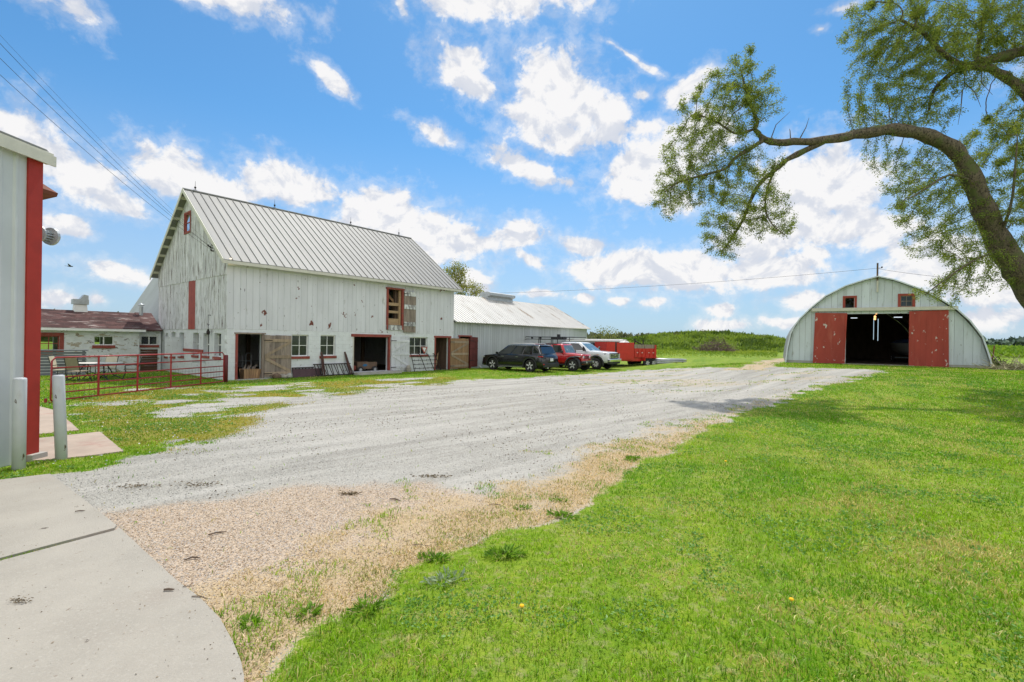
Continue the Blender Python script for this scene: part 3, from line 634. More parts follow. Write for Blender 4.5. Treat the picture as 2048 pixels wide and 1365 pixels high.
def window(parent, mp, r, nx_, ny_, fmat, gmat, depth=0.10, fw=0.05, mw=0.03, sill=None, smat=None, outer=None, omat=None, name='window'):
    u0, u1, w0, w1 = r; m = MB()
    m.mbox(mp, u0 + .002, u0 + fw, w0 + .002, w1 - .002, depth, depth + .06); m.mbox(mp, u1 - fw, u1 - .002, w0 + .002, w1 - .002, depth, depth + .06)
    m.mbox(mp, u0 + fw, u1 - fw, w0 + .002, w0 + fw, depth, depth + .06); m.mbox(mp, u0 + fw, u1 - fw, w1 - fw, w1 - .002, depth, depth + .06)
    for i in range(1, nx_):
        x = u0 + (u1 - u0) * i / nx_; m.mbox(mp, x - mw / 2, x + mw / 2, w0 + fw, w1 - fw, depth + .008, depth + .05)
    for j in range(1, ny_):
        z = w0 + (w1 - w0) * j / ny_; m.mbox(mp, u0 + fw, u1 - fw, z - mw / 2, z + mw / 2, depth + .004, depth + .054)
    o = m.build(name, fmat, parent)
    g = MB(); g.poly([mp(u0 + fw, w0 + fw, depth + .035), mp(u1 - fw, w0 + fw, depth + .035), mp(u1 - fw, w1 - fw, depth + .035), mp(u0 + fw, w1 - fw, depth + .035)])
    g.build('pane', gmat, o)
    if sill:
        s = MB(); s.mbox(mp, u0 - .05, u1 + .05, w0 - sill, w0 - .002, -.06, depth + .05); s.build('sill', smat or M['red_trim'], o)
    if outer:
        s = MB(); a = outer
        s.mbox(mp, u0 - a, u0 - .001, w0 - a, w1 + a, -.03, depth); s.mbox(mp, u1 + .001, u1 + a, w0 - a, w1 + a, -.03, depth)
        s.mbox(mp, u0, u1, w1 + .001, w1 + a, -.03, depth); s.mbox(mp, u0, u1, w0 - a, w0 - .001, -.03, depth); s.build('casing', omat or M['red_trim'], o)
    return o
for r in (wA, wB): window(barn, mf, r, 2, 2, M['white'], M['glass_dusty'], sill=.13)
window(barn, mf, wC, 3, 2, M['white'], M['glass_dusty'], sill=.13)
for r in gw: window(barn, mg, r, 1, 2, M['white'], M['glass_dusty'], .17, .028, .04, sill=.12)
window(barn, lambda u, w_, t: (t - .055, u, w_), gwin, 1, 2, M['red'], M['glass'], .0, .05, .03, outer=.09)
m = MB(); m.box(.04, .05, gwin[0] - .1, gwin[1] + .1, gwin[2] - .1, gwin[3] + .1); m.build('dark_window_sheet', M['dark'], barn)  # near-black sheet stands in for the unlit loft behind the pane
# door frames
def frame(parent, mp, r, wd, fmat, sides='lrt', name='door_frame', t0=-.03, t1=.12, wt=None):
    u0, u1, w0, w1 = r; m = MB(); wt = wt or wd
    if 'l' in sides: m.mbox(mp, u0 - wd, u0 + .001, w0, w1, t0, t1)
    if 'r' in sides: m.mbox(mp, u1 - .001, u1 + wd, w0, w1, t0, t1)
    if 't' in sides: m.mbox(mp, u0 - wd - .05, u1 + wd + .05, w1 + .001, w1 + wt, t0 - .02, t1)
    return m.build(name, fmat, parent)
frame(barn, mf, d1, .10, M['red_trim'], 'l'); frame(barn, mf, d1, .10, M['woodgrey'], 'rt', wt=.07)
frame(barn, mf, d2, .11, M['red_trim'], 'rt', wt=.15); frame(barn, mf, d2, .05, M['fascia'], 'l'); frame(barn, mf, d3, .10, M['red_trim'], 'lrt', wt=.12)
frame(barn, lambda u, w_, t: (u, t - .03, w_), loft, .10, M['red_trim'], 'lrt', t0=-.05)
m = MB(); m.box(loft[0] - .1, loft[1] + .1, -.075, .03, loft[2] - .02, loft[2] + .26); m.build('loft_sill_board', M['door_peel'], barn)
m = MB()
for z0, z1 in ((.28, .66), (.98, 1.13), (1.42, 1.60)): m.box(loft[0] + .01, loft[1] - .17, .06, .12, loft[2] + z0, loft[2] + z1)
m.box(loft[1] - .16, loft[1] - .02, .04, .16, loft[2] + .28, loft[3] - .02); m.build('loft_rail', M['woodnew'], barn)
m = MB(); m.beam((loft[1] - .15, .45, loft[2] + 1.6), (loft[0] + .3, .9, loft[3] + .1), .14, .14); m.build('loft_brace', M['woodtan'], barn)
m = MB(); m.box(d2[0] - .2, d2[1] + .4, -.75, 0.0, -.1, .13); m.build('door_step', M['concrete'], barn)
m = MB(); m.box(d1[0] - .1, d1[1] + .2, -.35, .1, -.1, .04); m.build('door_step', M['concrete'], barn)

def plank_door(parent, mp, u0, u1, w0, w1, bm, tm=None, n=5, t=-.05, z=True, bats=(.06, .45, .84), name='door', bh=.14, diag_up=True, label=None, hinge=True):
    m = MB(); wd = (u1 - u0) / n
    for i in range(n):
        m.t = rnd.uniform(.75, 1.1); o_ = rnd.uniform(-.004, .004)
        m.mbox(mp, u0 + wd * i + .004, u0 + wd * (i + 1) - .004, w0 + rnd.uniform(0, .02), w1 - rnd.uniform(0, .02), t + o_, t + .03 + o_)
    m.t = 1; o = m.build(name, bm, parent)
    if label: o['label'] = label
    H = w1 - w0; zs = [w0 + H * b for b in bats]
    for zz in zs: m = MB(); m.t = rnd.uniform(.8, 1.1); m.mbox(mp, u0 + .02, u1 - .02, zz, zz + bh, t - .03, t - .004); m.build('batten', tm or bm, o)
    for i in range(len(zs) - 1):
        if not z: break
        a = (u0 + .06, zs[i] + bh) if (i == 1) == diag_up else (u0 + .06, zs[i + 1]); b = (u1 - .06, zs[i + 1]) if (i == 1) == diag_up else (u1 - .06, zs[i] + bh)
        m = MB(); m.t = rnd.uniform(.8, 1.1); du, dw = b[0] - a[0], b[1] - a[1]; L = math.hypot(du, dw); nu, nw = -dw / L * bh * .45, du / L * bh * .45
        m.prism([(a[0] + nu, a[1] + nw), (b[0] + nu, b[1] + nw), (b[0] - nu, b[1] - nw), (a[0] - nu, a[1] - nw)], mp, t - .026, t - .006); m.build('brace', tm or bm, o)
    if hinge:
        for zz in (zs[0] + bh / 2, zs[-1] + bh / 2): m = MB(); m.mbox(mp, u0 - .04, u0 + .35, zz - .02, zz + .02, t - .038, t - .0301); m.build('hinge', M['iron'], o)
    return o
r = rrect(rect(bfr, 527.5, 670.8, 581.5, 760.3)); plank_door(barn, mf, r[0], r[1], .06, r[3], M['woodgrey'], M['wood_pale'], 5, -.07, label='weathered grey plank door folded back')
r = rrect(rect(bfr, 781, 673.7, 817.7, 740)); plank_door(barn, mf, r[0], r[1], .12, r[3], M['siding'], M['siding'], 4, -.07, label='white plank door folded back')
r = rrect(rect(bfr, 899, 677, 935, 737)); plank_door(barn, mf, r[0], r[1], .05, r[3], M['woodtan'], M['wood_pale'], 5, -.10, label='tan unpainted plank door')
r = rrect(rect(bfr, 806, 585, 830, 666)); plank_door(barn, lambda u, w_, t: (u, t - .03, w_), r[0], r[1], r[2], r[3], M['woodgrey'], M['door_peel'], 4, -.06, z=False, bats=(.16, .58, .90), bh=.26, label='peeling white loft door')
# corner flood light, wall lamp hook, loose board across the gable windows
p = bfr(457, 521); m = MB(); m.box(p[0] - .02, p[0] + .3, -.14, -.10, p[1] - .05, p[1] + .05); m.tube([(p[0], -.12, p[1]), (p[0] - .02, -.28, p[1] - .02)], .03, 8); fl = m.build('flood_light', M['iron'], barn)
m = MB(); m.lathe([(.02, .1), (.06, .06), (.085, 0.0), (0, -.01)], (0, 0, 0), n=14); m.build('bulb', emit_mat('lit bulb', (1.0, .72, .38), 5.0), fl, True, loc=(p[0] - .02, -.30, p[1] - .02), rot=(math.radians(-60), 0, 0))
b0, b1 = bga(368, 698.5), bga(407, 703.6); m = MB(); m.mbox(mg, min(b0[0], b1[0]), max(b0[0], b1[0]), b1[1] - .05, b1[1] + .09, -.05, -.01); m.build('loose_board', M['red_trim'], barn)
p = bga(423, 664); m = MB(); m.tube([(-.14, p[0], p[1] + .8), (-.14, p[0], p[1] + .1)], .008, 5); m.lathe([(.03, .12), (.05, .06), (.08, 0.0), (.07, -.12), (.02, -.14)], (-.14, p[0], p[1]), n=10)
m.tube([(-.14, p[0] - .12, p[1] + .35), (-.14, p[0], p[1] + .28), (-.14, p[0] + .1, p[1] + .38)], .012, 5); m.beam((-.14, p[0], p[1] + .78), (0.0, p[0], p[1] + .78), .03, .03); m.build('hanging_lamp', M['iron'], barn)
# wire brackets on the gable
WIRE_END = []
for k, (px, py) in enumerate(((424, 494), (428, 497), (432, 493), (430, 503))):
    p = bga(px, py); m = MB(); m.beam((0, p[0], p[1]), (-.16, p[0], p[1]), .03, .05); m.lathe([(.025, -.04), (.04, 0), (.025, .04)], (-.16, p[0], p[1] + .04), n=8); m.build('wire_insulator', M['iron'], barn)
    WIRE_END.append(BC - BD * .17 - BN * p[0] + np.array([0, 0, p[1] + .05]))

# rear wing: steep metal roof seen past the barn's left end
wing = thing('rear_wing', 'steep grey metal roof wing behind the left end of the white barn', 'barn wing', BC, BRZ)
mw_ = lambda b0, b1: None
m = MB()
def slope_a(mb, b0, b1, a0, z0, a1, z1, rib=.3):
    P = lambda b, s, h: (a0 + (a1 - a0) * s - (z1 - z0) * h * .4, b, z0 + (z1 - z0) * s + h)
    mb.hexa([P(b0,0,-.05),P(b1,0,-.05),P(b1,1,-.05),P(b0,1,-.05),P(b0,0,0),P(b1,0,0),P(b1,1,0),P(b0,1,0)])
    k = int((b1 - b0) / rib)
    for i in range(k + 1):
        b = min(max(b0 + (b1 - b0) * i / k, b0 + .02), b1 - .02)
        mb.hexa([P(b-.02,0,0.001),P(b+.02,0,0.001),P(b+.02,1,0.001),P(b-.02,1,0.001),P(b-.01,0,.03),P(b+.01,0,.03),P(b+.01,1,.03),P(b-.01,1,.03)])
slope_a(m, BW + .5, BW + 10.0, 0.25, 2.6, 2.25, 6.4); slope_a(m, BW + .5, BW + 10.0, 6.5, 2.6, 4.5, 6.4)
m.hexa([(2.25,BW+.5,6.35),(4.5,BW+.5,6.35),(4.5,BW+10,6.35),(2.25,BW+10,6.35),(2.25,BW+.5,6.42),(4.5,BW+.5,6.42),(4.5,BW+10,6.42),(2.25,BW+10,6.42)]); m.build('roof', M['steel_wall'], wing)
m = MB(); m.box(.35, 6.4, BW + .35, BW + 9.9, -.2, 2.58); m.build('wall', M['block'], wing)

# ------------------------------------------------------------------ long low shed at the barn's far end
SL = 17.3; sb0 = BL + .04
shed = thing('machine_shed', 'long low grey steel shed with rust streaked roof, joined to the barn', 'shed', BC, BRZ)
sze = bfr(1040, 651, .1)[1]; bslab = .12
def sz(px, py): return bfr(px, py, bslab)
ze_s = float(np.mean([sz(960, 648)[1], sz(1100, 655)[1], sz(1172, 657)[1]])); SW = 8.2
aR = sz(1173, 690)[0] + .05
# ridge height from the photo at depth half way
def zat(px, py, b): return bloc(hit(px, py, BC - BN * b, BN))
zr_s = float(np.mean([zat(920, 590, SW / 2 + bslab)[2], zat(1000, 602, SW / 2 + bslab)[2], zat(1070, 606, SW / 2 + bslab)[2]])); aRr = zat(1072, 606, SW / 2 + bslab)[0]
so_ = rrect(rect(sz, 918.8, 673.7, 940, 735)); so_ = (so_[0], so_[1], 0.0, sz(928, 673.7)[1])
ms = lambda u, w_, t: (u, t + bslab, w_)
m = MB(); m.boards(ms, sb0, aR, 0.0, lambda u: ze_s - .02, .235, .03, .02, [so_], .003, 0.0); m.build('front_siding', M['steel_wall'], shed)
m = MB(); m.wall(ms, sb0, aR, -.2, ze_s - .03, .04, .12, [so_]); m.box(sb0, aR, bslab + SW - .15, bslab + SW, -.2, ze_s - .03)
m.prism([(bslab + .13, -.2), (bslab + SW - .16, -.2), (bslab + SW - .16, ze_s - .05), (bslab + SW / 2, zr_s - .1), (bslab + .13, ze_s - .05)], lambda u, w_, t: (t, u, w_), aR - .1, aR - .005); m.build('wall', M['steel_wall'], shed)
m = MB()
ov = .35; zr2 = zr_s; roof_slope(m, sb0 + .02, aR + .12, bslab - ov, ze_s, bslab + SW / 2, zr2, rib=.30, rh=.03, rw=.05, rt=.85); roof_slope(m, sb0 + .02, aR + .12, bslab + SW + ov, ze_s, bslab + SW / 2, zr2, rib=.30, rh=.03, rw=.05, rt=.85); rs_ = m.build('roof', M['roof_rust'], shed)
frame(shed, ms, so_, .09, M['red_trim'], 'lrt')
r = rrect(rect(sz, 938.5, 674.4, 954, 729)); plank_door(shed, ms, r[0], r[1], .12, r[3], M['maroon_door'], M['maroon_door'], 3, -.08, z=False, bats=(.2, .6, .85), bh=.08, label='dark red plank door folded back')
va, vb = zat(970, 593, SW / 2 + bslab)[0], zat(1020, 600, SW / 2 + bslab)[0]
m = MB(); bm_ = bslab + SW / 2
m.prism([(bm_ - .35, zr2 - .22), (bm_ + .35, zr2 - .22), (bm_ + .30, zr2 + .10), (bm_ + .62, zr2 + .22), (bm_ + .62, zr2 + .42), (bm_ + .3, zr2 + .52), (bm_ - .3, zr2 + .52), (bm_ - .62, zr2 + .42), (bm_ - .62, zr2 + .22), (bm_ - .30, zr2 + .10)], lambda u, w_, t: (t, u, w_), va, vb); m.build('ridge_ventilator', M['galv'], shed)

# ------------------------------------------------------------------ milking parlour at the left
pb = 9.0; pr = -1.05
def pf(px, py, b=pb): p = bloc(hit(px, py, BC - BN * b, BN)); return p[0], p[2]
mpf = lambda u, w_, t: (u, t + pb, w_)
parlour = thing('milking_parlour', 'low white block outbuilding with patched red brown shingle roof', 'outbuilding', BC, BRZ)
pw1 = rrect(rect(pf, 76, 672, 119, 703)); pw2 = rrect(rect(pf, 187, 672, 228, 691)); pze = float(np.mean([pf(100, 657)[1], pf(260, 658.5)[1]])); pe = pf(278.5, 700)[0]
p0, p1 = pf(-60, 690)[0], pe
m = MB(); m.wall(mpf, p0, p1, -.2, pze, 0, .2, [pw1, pw2]); m.build('front_wall', M['block_peel'], parlour)
PD = 4.6; m = MB(); bw4 = [(p0 + 1.2, p0 + 2.9, 1.2, 2.1), (pw1[0] - .6, pw1[1] + .3, 1.1, 2.15), (pw2[0] - .5, pw2[1] + .2, 1.2, 2.15)]
m.wall(lambda u, w_, t: (u, pb + PD - t, w_), p0, p1, -.2, pze, 0, .2, bw4); m.box(p1 - .2, p1 - .002, pb + .2, pb + PD - .2, -.2, pze); m.box(p0 + .002, p0 + .2, pb + .2, pb + PD - .2, -.2, pze); m.build('rear_wall', M['block'], parlour)
zrp = float(np.mean([pf(80, 619, pb + PD / 2)[1], pf(262, 625, pb + PD / 2)[1]])); arp = pf(268, 625, pb + PD / 2)[0]
m = MB(); roof_slope(m, p0 - .3, p1 + .25, pb - .35, pze, pb + PD / 2, zrp, .08, rib=50, rh=.0, rw=.001); roof_slope(m, p0 - .3, p1 + .25, pb + PD + .35, pze, pb + PD / 2, zrp, .08, rib=50, rh=.0, rw=.001)
# shingle courses as real steps
Ls = math.hypot(PD / 2 + .35, zrp - pze); nc = 16
for k in range(nc):
    a = p0 - .3
    while a < p1 + .25:
        w_ = rnd.uniform(.35, .75); b_ = min(a + w_, p1 + .25); s0, s1 = k / nc, min((k + 1.15) / nc, 1)
        m.t = rnd.uniform(.7, 1.25); hh = rnd.uniform(.006, .016)
        g_ = lambda aa, s, h: (aa, pb - .36 + (PD / 2 + .35) * s - (zrp - pze) / Ls * h, pze + (zrp - pze) * s + (PD / 2 + .35) / Ls * h)
        m.hexa([g_(a,s0,.002),g_(b_-.006,s0,.002),g_(b_-.006,s1,.001),g_(a,s1,.001),g_(a,s0,hh+.01),g_(b_-.006,s0,hh+.01),g_(b_-.006,s1,.004),g_(a,s1,.004)]); a = b_
m.t = 1; m.build('roof', M['shingle'], parlour)
m = MB(); m.box(p0 - .28, p1 + .2, pb - .34, pb - .005, pze - .1, pze - .075); m.box(p0 - .28, p1 + .2, pb - .37, pb - .345, pze - .12, pze + .0); m.prism([(pb, pze - .02), (pb + PD, pze - .02), (pb + PD / 2, zrp - .06)], lambda u, w_, t: (t, u, w_), p1 - .15, p1 - .003); m.build('eaves_board', M['white'], parlour)
window(parlour, mpf, pw1, 2, 2, M['red_trim'], M['glass'], .08, .05, .035, outer=.16, omat=M['red_trim'])
window(parlour, mpf, pw2, 2, 1, M['white'], M['glass'], .06, .05, .05, sill=.16)
m = MB(); m.lathe([(.30, -.35), (.24, .05)], (0, 0, 0), n=4); 
cu = pf(160, 620, pb + PD / 2); zc = zrp
m = MB(); cx_ = cu[0]; cy_ = pb + PD / 2
m.hexa([(cx_-.30,cy_-.30,zc-.35),(cx_+.30,cy_-.30,zc-.35),(cx_+.30,cy_+.30,zc-.35),(cx_-.30,cy_+.30,zc-.35),(cx_-.25,cy_-.25,zc+.32),(cx_+.25,cy_-.25,zc+.32),(cx_+.25,cy_+.25,zc+.32),(cx_-.25,cy_+.25,zc+.32)]); cp = m.build('roof_vent', M['white'], parlour)
m = MB(); m.wall(lambda u, w_, t: (u, cy_ - .32 + t, w_), cx_ - .32, cx_ + .32, zc + .33, zc + .60, 0, .02); m.box(cx_ - .32, cx_ - .30, cy_ - .30, cy_ + .32, zc + .33, zc + .6); m.box(cx_ + .30, cx_ + .32, cy_ - .30, cy_ + .32, zc + .33, zc + .6); m.box(cx_ - .3, cx_ + .3, cy_ - .3, cy_ + .3, zc + .34, zc + .36); m.build('vent_box', M['galv'], cp)
m = MB(); m.hexa([(cx_-.05,cy_-.3,zc+.60),(cx_+.30,cy_-.3,zc+.60),(cx_+.30,cy_+.3,zc+.60),(cx_-.05,cy_+.3,zc+.60),(cx_+.12,cy_-.3,zc+.86),(cx_+.30,cy_-.3,zc+.82),(cx_+.30,cy_+.3,zc+.82),(cx_+.12,cy_+.3,zc+.86)]); m.build('vent_flap', M['galv'], cp)
# link between parlour and barn
link = thing('link_building', 'small shingled link with brown door between the outbuilding and the barn', 'link', BC, BRZ)
lb = pb + .35
def lf(px, py): return pf(px, py, lb)
ml = lambda u, w_, t: (u, t + lb, w_)
lw = rrect(rect(lf, 281, 672, 316, 690.5)); l0, l1 = p1 + .003, -0.06; lw = (max(lw[0], l0 + .08), min(lw[1], l1 - .15), lw[2], lw[3])
ldz = lf(296, 699)[1]; ld = (lw[0], lw[1], 0.0, ldz)
m = MB(); m.wall(ml, l0, l1, -.2, pze - .02, 0, .18, [lw, ld]); m.build('wall', M['block_peel'], link)
window(link, ml, lw, 2, 1, M['white'], M['glass_dusty'], .05, .05, .05, sill=.14)
m = MB(); n_ = 9
for k in range(n_): m.t = rnd.uniform(.8, 1.1); m.mbox(ml, ld[0] + .01, ld[1] - .01, ldz * k / n_ + .004, ldz * (k + 1) / n_ - .004, .03, .06)
m.t = 1; m.build('door', mat('brown panel door', (0.10, 0.045, 0.028), .6, var=.15), link)
zl = lf(300, 640)[1] + .25
m = MB(); roof_slope(m, l0 + .26, l1 - .02, lb - .3, pze - .0, lb + 1.9, zl + .2, .07, rib=40, rh=0.0, rw=.001); roof_slope(m, l0 + .26, l1 - .02, lb + 4.1, pze, lb + 1.9, zl + .2, .07, rib=40, rh=0.0, rw=.001); m.build('roof', M['shingle'], link)
m = MB(); p = lf(298, 634); m.tube([(p[0], lb + 1.6, zl - .1), (p[0], lb + 1.6, zl + .55)], .10, 10); m.lathe([(.16, 0), (.16, .05), (.02, .14)], (p[0], lb + 1.6, zl + .6), n=10); m.build('flue', M['galv'], link)

# ------------------------------------------------------------------ arched shed
QL, QR = at(1572, 727, 35.0), at(1979, 735, 29.7); QL[2] = QR[2] = 0.72
QD = (QR - QL) / np.linalg.norm(QR - QL); QN = np.array([QD[1], -QD[0], 0]); QW = np.linalg.norm(QR - QL); QRZ = math.atan2(QD[1], QD[0]); QDEP = 17.0
def qf(px, py, t=0.0):
    p = hit(px, py, QL - QN * t, QN) - QL; return p @ QD, p[2]
mq = lambda u, w_, t: (u, t, w_)
quon = thing('arched_shed', 'big white round roofed shed with two red sliding doors standing open', 'shed', QL, QRZ)
arc = [qf(*p) for p in ((1571.5,722),(1575,700),(1582,668.7),(1590,653),(1599.5,640),(1622,618),(1651.6,594),(1689,574),(1726,562),(1755,554.6),(1784,560.5),(1800.5,565.7),(1837.7,579),(1875,598),(1912,621.6),(1937,644),(1961.7,676),(1971,702),(1979,727))]
arc = [(0.0, 0.0)] + [(max(u, .0) if u < QW / 2 else min(u, QW), w_) for u, w_ in arc] + [(QW, 0.0)]
au = np.array([a[0] for a in arc]); aw = np.array([a[1] for a in arc])
def qtop(u):
    k = np.argsort(au, kind='stable'); return float(np.interp(u, au[k], np.maximum.accumulate(aw[k]) if False else aw[k]))
qd = (qf(1692, 680)[0], qf(1820, 680)[0], 0.0, qf(1755, 628)[1]); qtr = qf(1755, 622)[1]
qw1 = rrect(rect(qf, 1690, 596, 1709, 617)); qw2 = rrect(rect(qf, 1801, 592, 1825, 613.5))
ka, kb = qf(1625, 690)[0], qf(1899, 690)[0]
m = MB(); m.boards(mq, .02, QW - .02, .18, lambda u: max(qtop(u) - .03, .2), .40, .03, .012, [qd, (qd[0], qd[1], -.5, .3), qw1, qw2]); m.build('front_siding', M['siding_shed'], quon)
for a_, b_ in ((0.05, qd[0]), (qd[1], QW - .05)):
    m = MB(); m.box(a_, b_, .02, .2, -.3, .19); m.build('footing', M['concrete'], quon)
# curved roof shell with purlin laps
def shell(mb, t0, t1, grow, th):
    pts = [(u + (grow if u > QW * .75 else (-grow if u < QW * .25 else 0)), w_ + grow) for u, w_ in arc]; pts[0] = (pts[0][0], 0); pts[-1] = (pts[-1][0], 0)
    for i in range(len(pts) - 1):
        a, b = pts[i], pts[i + 1]; cx2, cz = QW / 2, 1.0
        ina = (a[0] + (cx2 - a[0]) * th, a[1] + (cz - a[1]) * th); inb = (b[0] + (cx2 - b[0]) * th, b[1] + (cz - b[1]) * th)
        mb.hexa([mq(*a, t0), mq(*b, t0), mq(*b, t1), mq(*a, t1), mq(*ina, t0), mq(*inb, t0), mq(*inb, t1), mq(*ina, t1)])
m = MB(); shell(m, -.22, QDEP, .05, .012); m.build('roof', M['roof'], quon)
m = MB(); shell(m, -.25, -.221, .062, .016); m.build('barge_board', M['siding_shed'], quon)
# rear wall with slits of daylight between the boards
bk = [(qf(1745.5, 690, QDEP)[0], qf(1745.5, 690, QDEP)[0] + .05, 1.9, 4.0), (qf(1754, 690, QDEP)[0], qf(1754, 690, QDEP)[0] + .06, 1.8, 3.9), (qf(1790, 690, QDEP)[0], qf(1790, 690, QDEP)[0] + .04, .6, 2.5), (qf(1803, 690, QDEP)[0], qf(1803, 690, QDEP)[0] + .03, 2.9, 3.5)]
m = MB(); mrw = lambda u, w_, t: (u, QDEP - .2 + t, w_)
ua, ub = [u for u in np.linspace(0, QW, 300) if qtop(u) > 4.45][0], [u for u in np.linspace(0, QW, 300) if qtop(u) > 4.45][-1]
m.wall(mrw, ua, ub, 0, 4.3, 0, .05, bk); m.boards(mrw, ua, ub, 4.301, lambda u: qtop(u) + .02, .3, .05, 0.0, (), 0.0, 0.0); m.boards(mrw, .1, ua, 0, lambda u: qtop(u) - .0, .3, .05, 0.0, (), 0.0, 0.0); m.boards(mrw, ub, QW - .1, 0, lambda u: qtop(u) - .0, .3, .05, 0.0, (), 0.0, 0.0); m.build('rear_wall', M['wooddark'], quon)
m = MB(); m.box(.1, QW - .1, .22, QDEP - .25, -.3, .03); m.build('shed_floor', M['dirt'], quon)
m = MB(); m.box(qd[0] - .2, qd[1] + .2, -.2, .2, -.3, .045); m.build('door_sill', M['concrete'], quon)
m = MB()                                            # arched rafters inside
for t in (2.5, 5, 7.5, 10, 12.5, 15):
    pts = [(QW / 2 + (u - QW / 2) * .965, t, 0.1 + w_ * .955) for u, w_ in arc[1:-1]]
    m.tube(pts, .07, 5)
m.build('rafter', M['wooddark'], quon)
m = MB(); m.box(ka - .1, kb + .35, -.20, -.03, qtr, qtr + .22); m.build('door_track', M['fascia'], quon)
dl = [qf(*p, -.1) for p in ((1625.5, 727), (1688.5, 728), (1694.5, 627), (1630.5, 626))]
m = MB(); m.prism([(a, max(b, .02)) for a, b in dl], mq, -.14, -.09); o = m.build('sliding_door', M['red_flake'], quon); o['label'] = 'left red door, hanging crooked'
m = MB(); m.t = 1.5; w3 = qf(1690.5, 690)[0]; m.beam((w3 - .05, -.155, .1), (w3 + .02, -.155, 3.3), .03, .05); m.t = 1; m.build('edge_strip', M['red_flake'], o)
dr = [qf(*p, -.1) for p in ((1817, 734), (1897.5, 735), (1897, 620.5), (1818.5, 623))]
m = MB(); m.prism([(a, max(b, .0)) for a, b in dr], mq, -.14, -.09); 
for k in range(1, 7):
    uu = dr[0][0] + (dr[1][0] - dr[0][0]) * k / 7; m.t = .8; m.box(uu - .006, uu + .006, -.143, -.1401, .05, dr[2][1] - .06)
m.t = 1; o = m.build('sliding_door', M['red_flake'], quon); o['label'] = 'right red door, flaking paint'
window(quon, mq, qw1, 1, 1, M['red_trim'], M['glass'], .03, .03, .02, outer=.13, omat=M['red'])
window(quon, mq, qw2, 2, 2, M['woodgrey'], M['glass_dusty'], .03, .04, .03, outer=.14, omat=M['red'])
m = MB(); px_ = qf(1755, 540)[0]; zt = qf(1755, 526.5)[1]; m.box(px_ - .05, px_ + .05, -.12, -.06, qf(1755, 585)[1], zt - 1.2); m.build('mast_bracket', M['fascia'], quon)
m = MB(); m.box(px_ - .045, px_ + .045, -.05, .04, qtop(px_) - .3, zt); m.build('mast', M['wooddark'], quon)
m = MB(); m.beam((px_ + .05, 0, zt - .35), (px_ + .25, 0, zt - .35), .03, .03); m.lathe([(.03, -.05), (.05, 0), (.03, .05)], (px_ + .24, 0, zt - .3), n=8); m.build('insulator', M['iron'], quon)
MAST = QL + QD * px_ + np.array([0, 0, zt - .35])
# lamps inside
for (px, py, t) in ((1752.4, 627, 3.0), (1750, 634, 5.5), (1749.8, 638.5, 7.5)):
    u, w_ = qf(px, py, t); b = thing('ceiling_lamp', 'small glowing orange bulb hanging inside the arched shed, %s' % {3.0: 'highest of the three in the row', 5.5: 'middle of the three in the row', 7.5: 'lowest of the three in the row'}[t], 'lamp', QL + QD * u - QN * t + np.array([0, 0, w_]), QRZ, 'orange bulbs in the arched shed')
    m = MB(); m.lathe([(.0, -.09), (.07, -.05), (.085, 0), (.05, .06), (.03, .1)], n=12); m.build('bulb', emit_mat('warm bulb', (1, .50, .18), 2.0), b, True)
    m = MB(); m.tube([(0, 0, .1), (0, 0, .6)], .012, 5); m.build('cord', M['wire'], b)
for (px0, px1, py, t, lb_) in ((1701, 1715, 637, 8.0, 'shorter dim white strip lamp inside the arched shed by the left door'), (1787, 1805, 635.5, 8.0, 'bright white strip lamp inside the arched shed by the right door')):
    u0, w0 = qf(px0, py, t); u1, _ = qf(px1, py, t); b = thing('strip_lamp', lb_, 'lamp', QL + QD * u0 - QN * t + np.array([0, 0, w0]), QRZ, 'white strip lamps in the arched shed')
    m = MB(); m.box(0, u1 - u0, -.05, .05, 0.05, .10); m.build('housing', M['white'], b); m = MB(); m.tube([(0.02, 0, 0.02), (u1 - u0 - .02, 0, 0.02)], .028, 8); m.build('tube', emit_mat('cool tube', (.8, .9, 1), 1.0), b)

# ------------------------------------------------------------------ ribbed steel building at the near left
near = thing('steel_building', 'white ribbed steel building with bright red corner trim, at the near left', 'building', (0, 0, 0))
NX = -7.55; mn = lambda u, w_, t: (NX - t, u, w_); Y1 = 7.66
zs = lambda px, py, Yv: at(px, py, Yv)[2]
ez = zs(60, 325, Y1)
m = MB(); u = 3.2
prof = []
while u < Y1 - .23:                                   # ribbed sheet: wide flats and raised ribs
    prof += [(u, 0), (u + .14, 0), (u + .165, .022), (u + .195, .022), (u + .22, 0)]; u += .2286
prof = [p for p in prof if p[0] < Y1 - .22] + [(Y1 - .22, 0)]
for i in range(len(prof) - 1):
    a, b = prof[i], prof[i + 1]; m.poly([(NX + a[1], a[0], 0.0), (NX + b[1], b[0], 0.0), (NX + b[1], b[0], ez), (NX + a[1], a[0], ez)])
m.build('ribbed_wall', M['near_steel'], near)
m = MB(); m.box(NX - 6, NX - .01, Y1 - .06, Y1 - .006, 0, ez); m.box(NX - 6, NX - .01, 3.1, 3.18, 0, ez); m.box(NX - 6, NX - 5.9, 3.2, Y1 - .07, 0, ez); m.build('wall', M['near_steel'], near)
m = MB(); m.box(NX - .01, NX + .03, Y1 - .23, Y1, .0, ez - .01); m.box(NX - .25, NX - .011, Y1 - .005, Y1 + .03, .0, ez - .01); m.build('corner_trim', M['trim_bright'], near)
m = MB(); m.box(NX - .02, NX + .10, 3.0, Y1 + .10, ez, ez + .17); m.box(NX + .1, NX + .125, 3.0, Y1 + .12, ez - .03, ez + .13); m.build('fascia', M['fascia'], near)
m = MB(); 
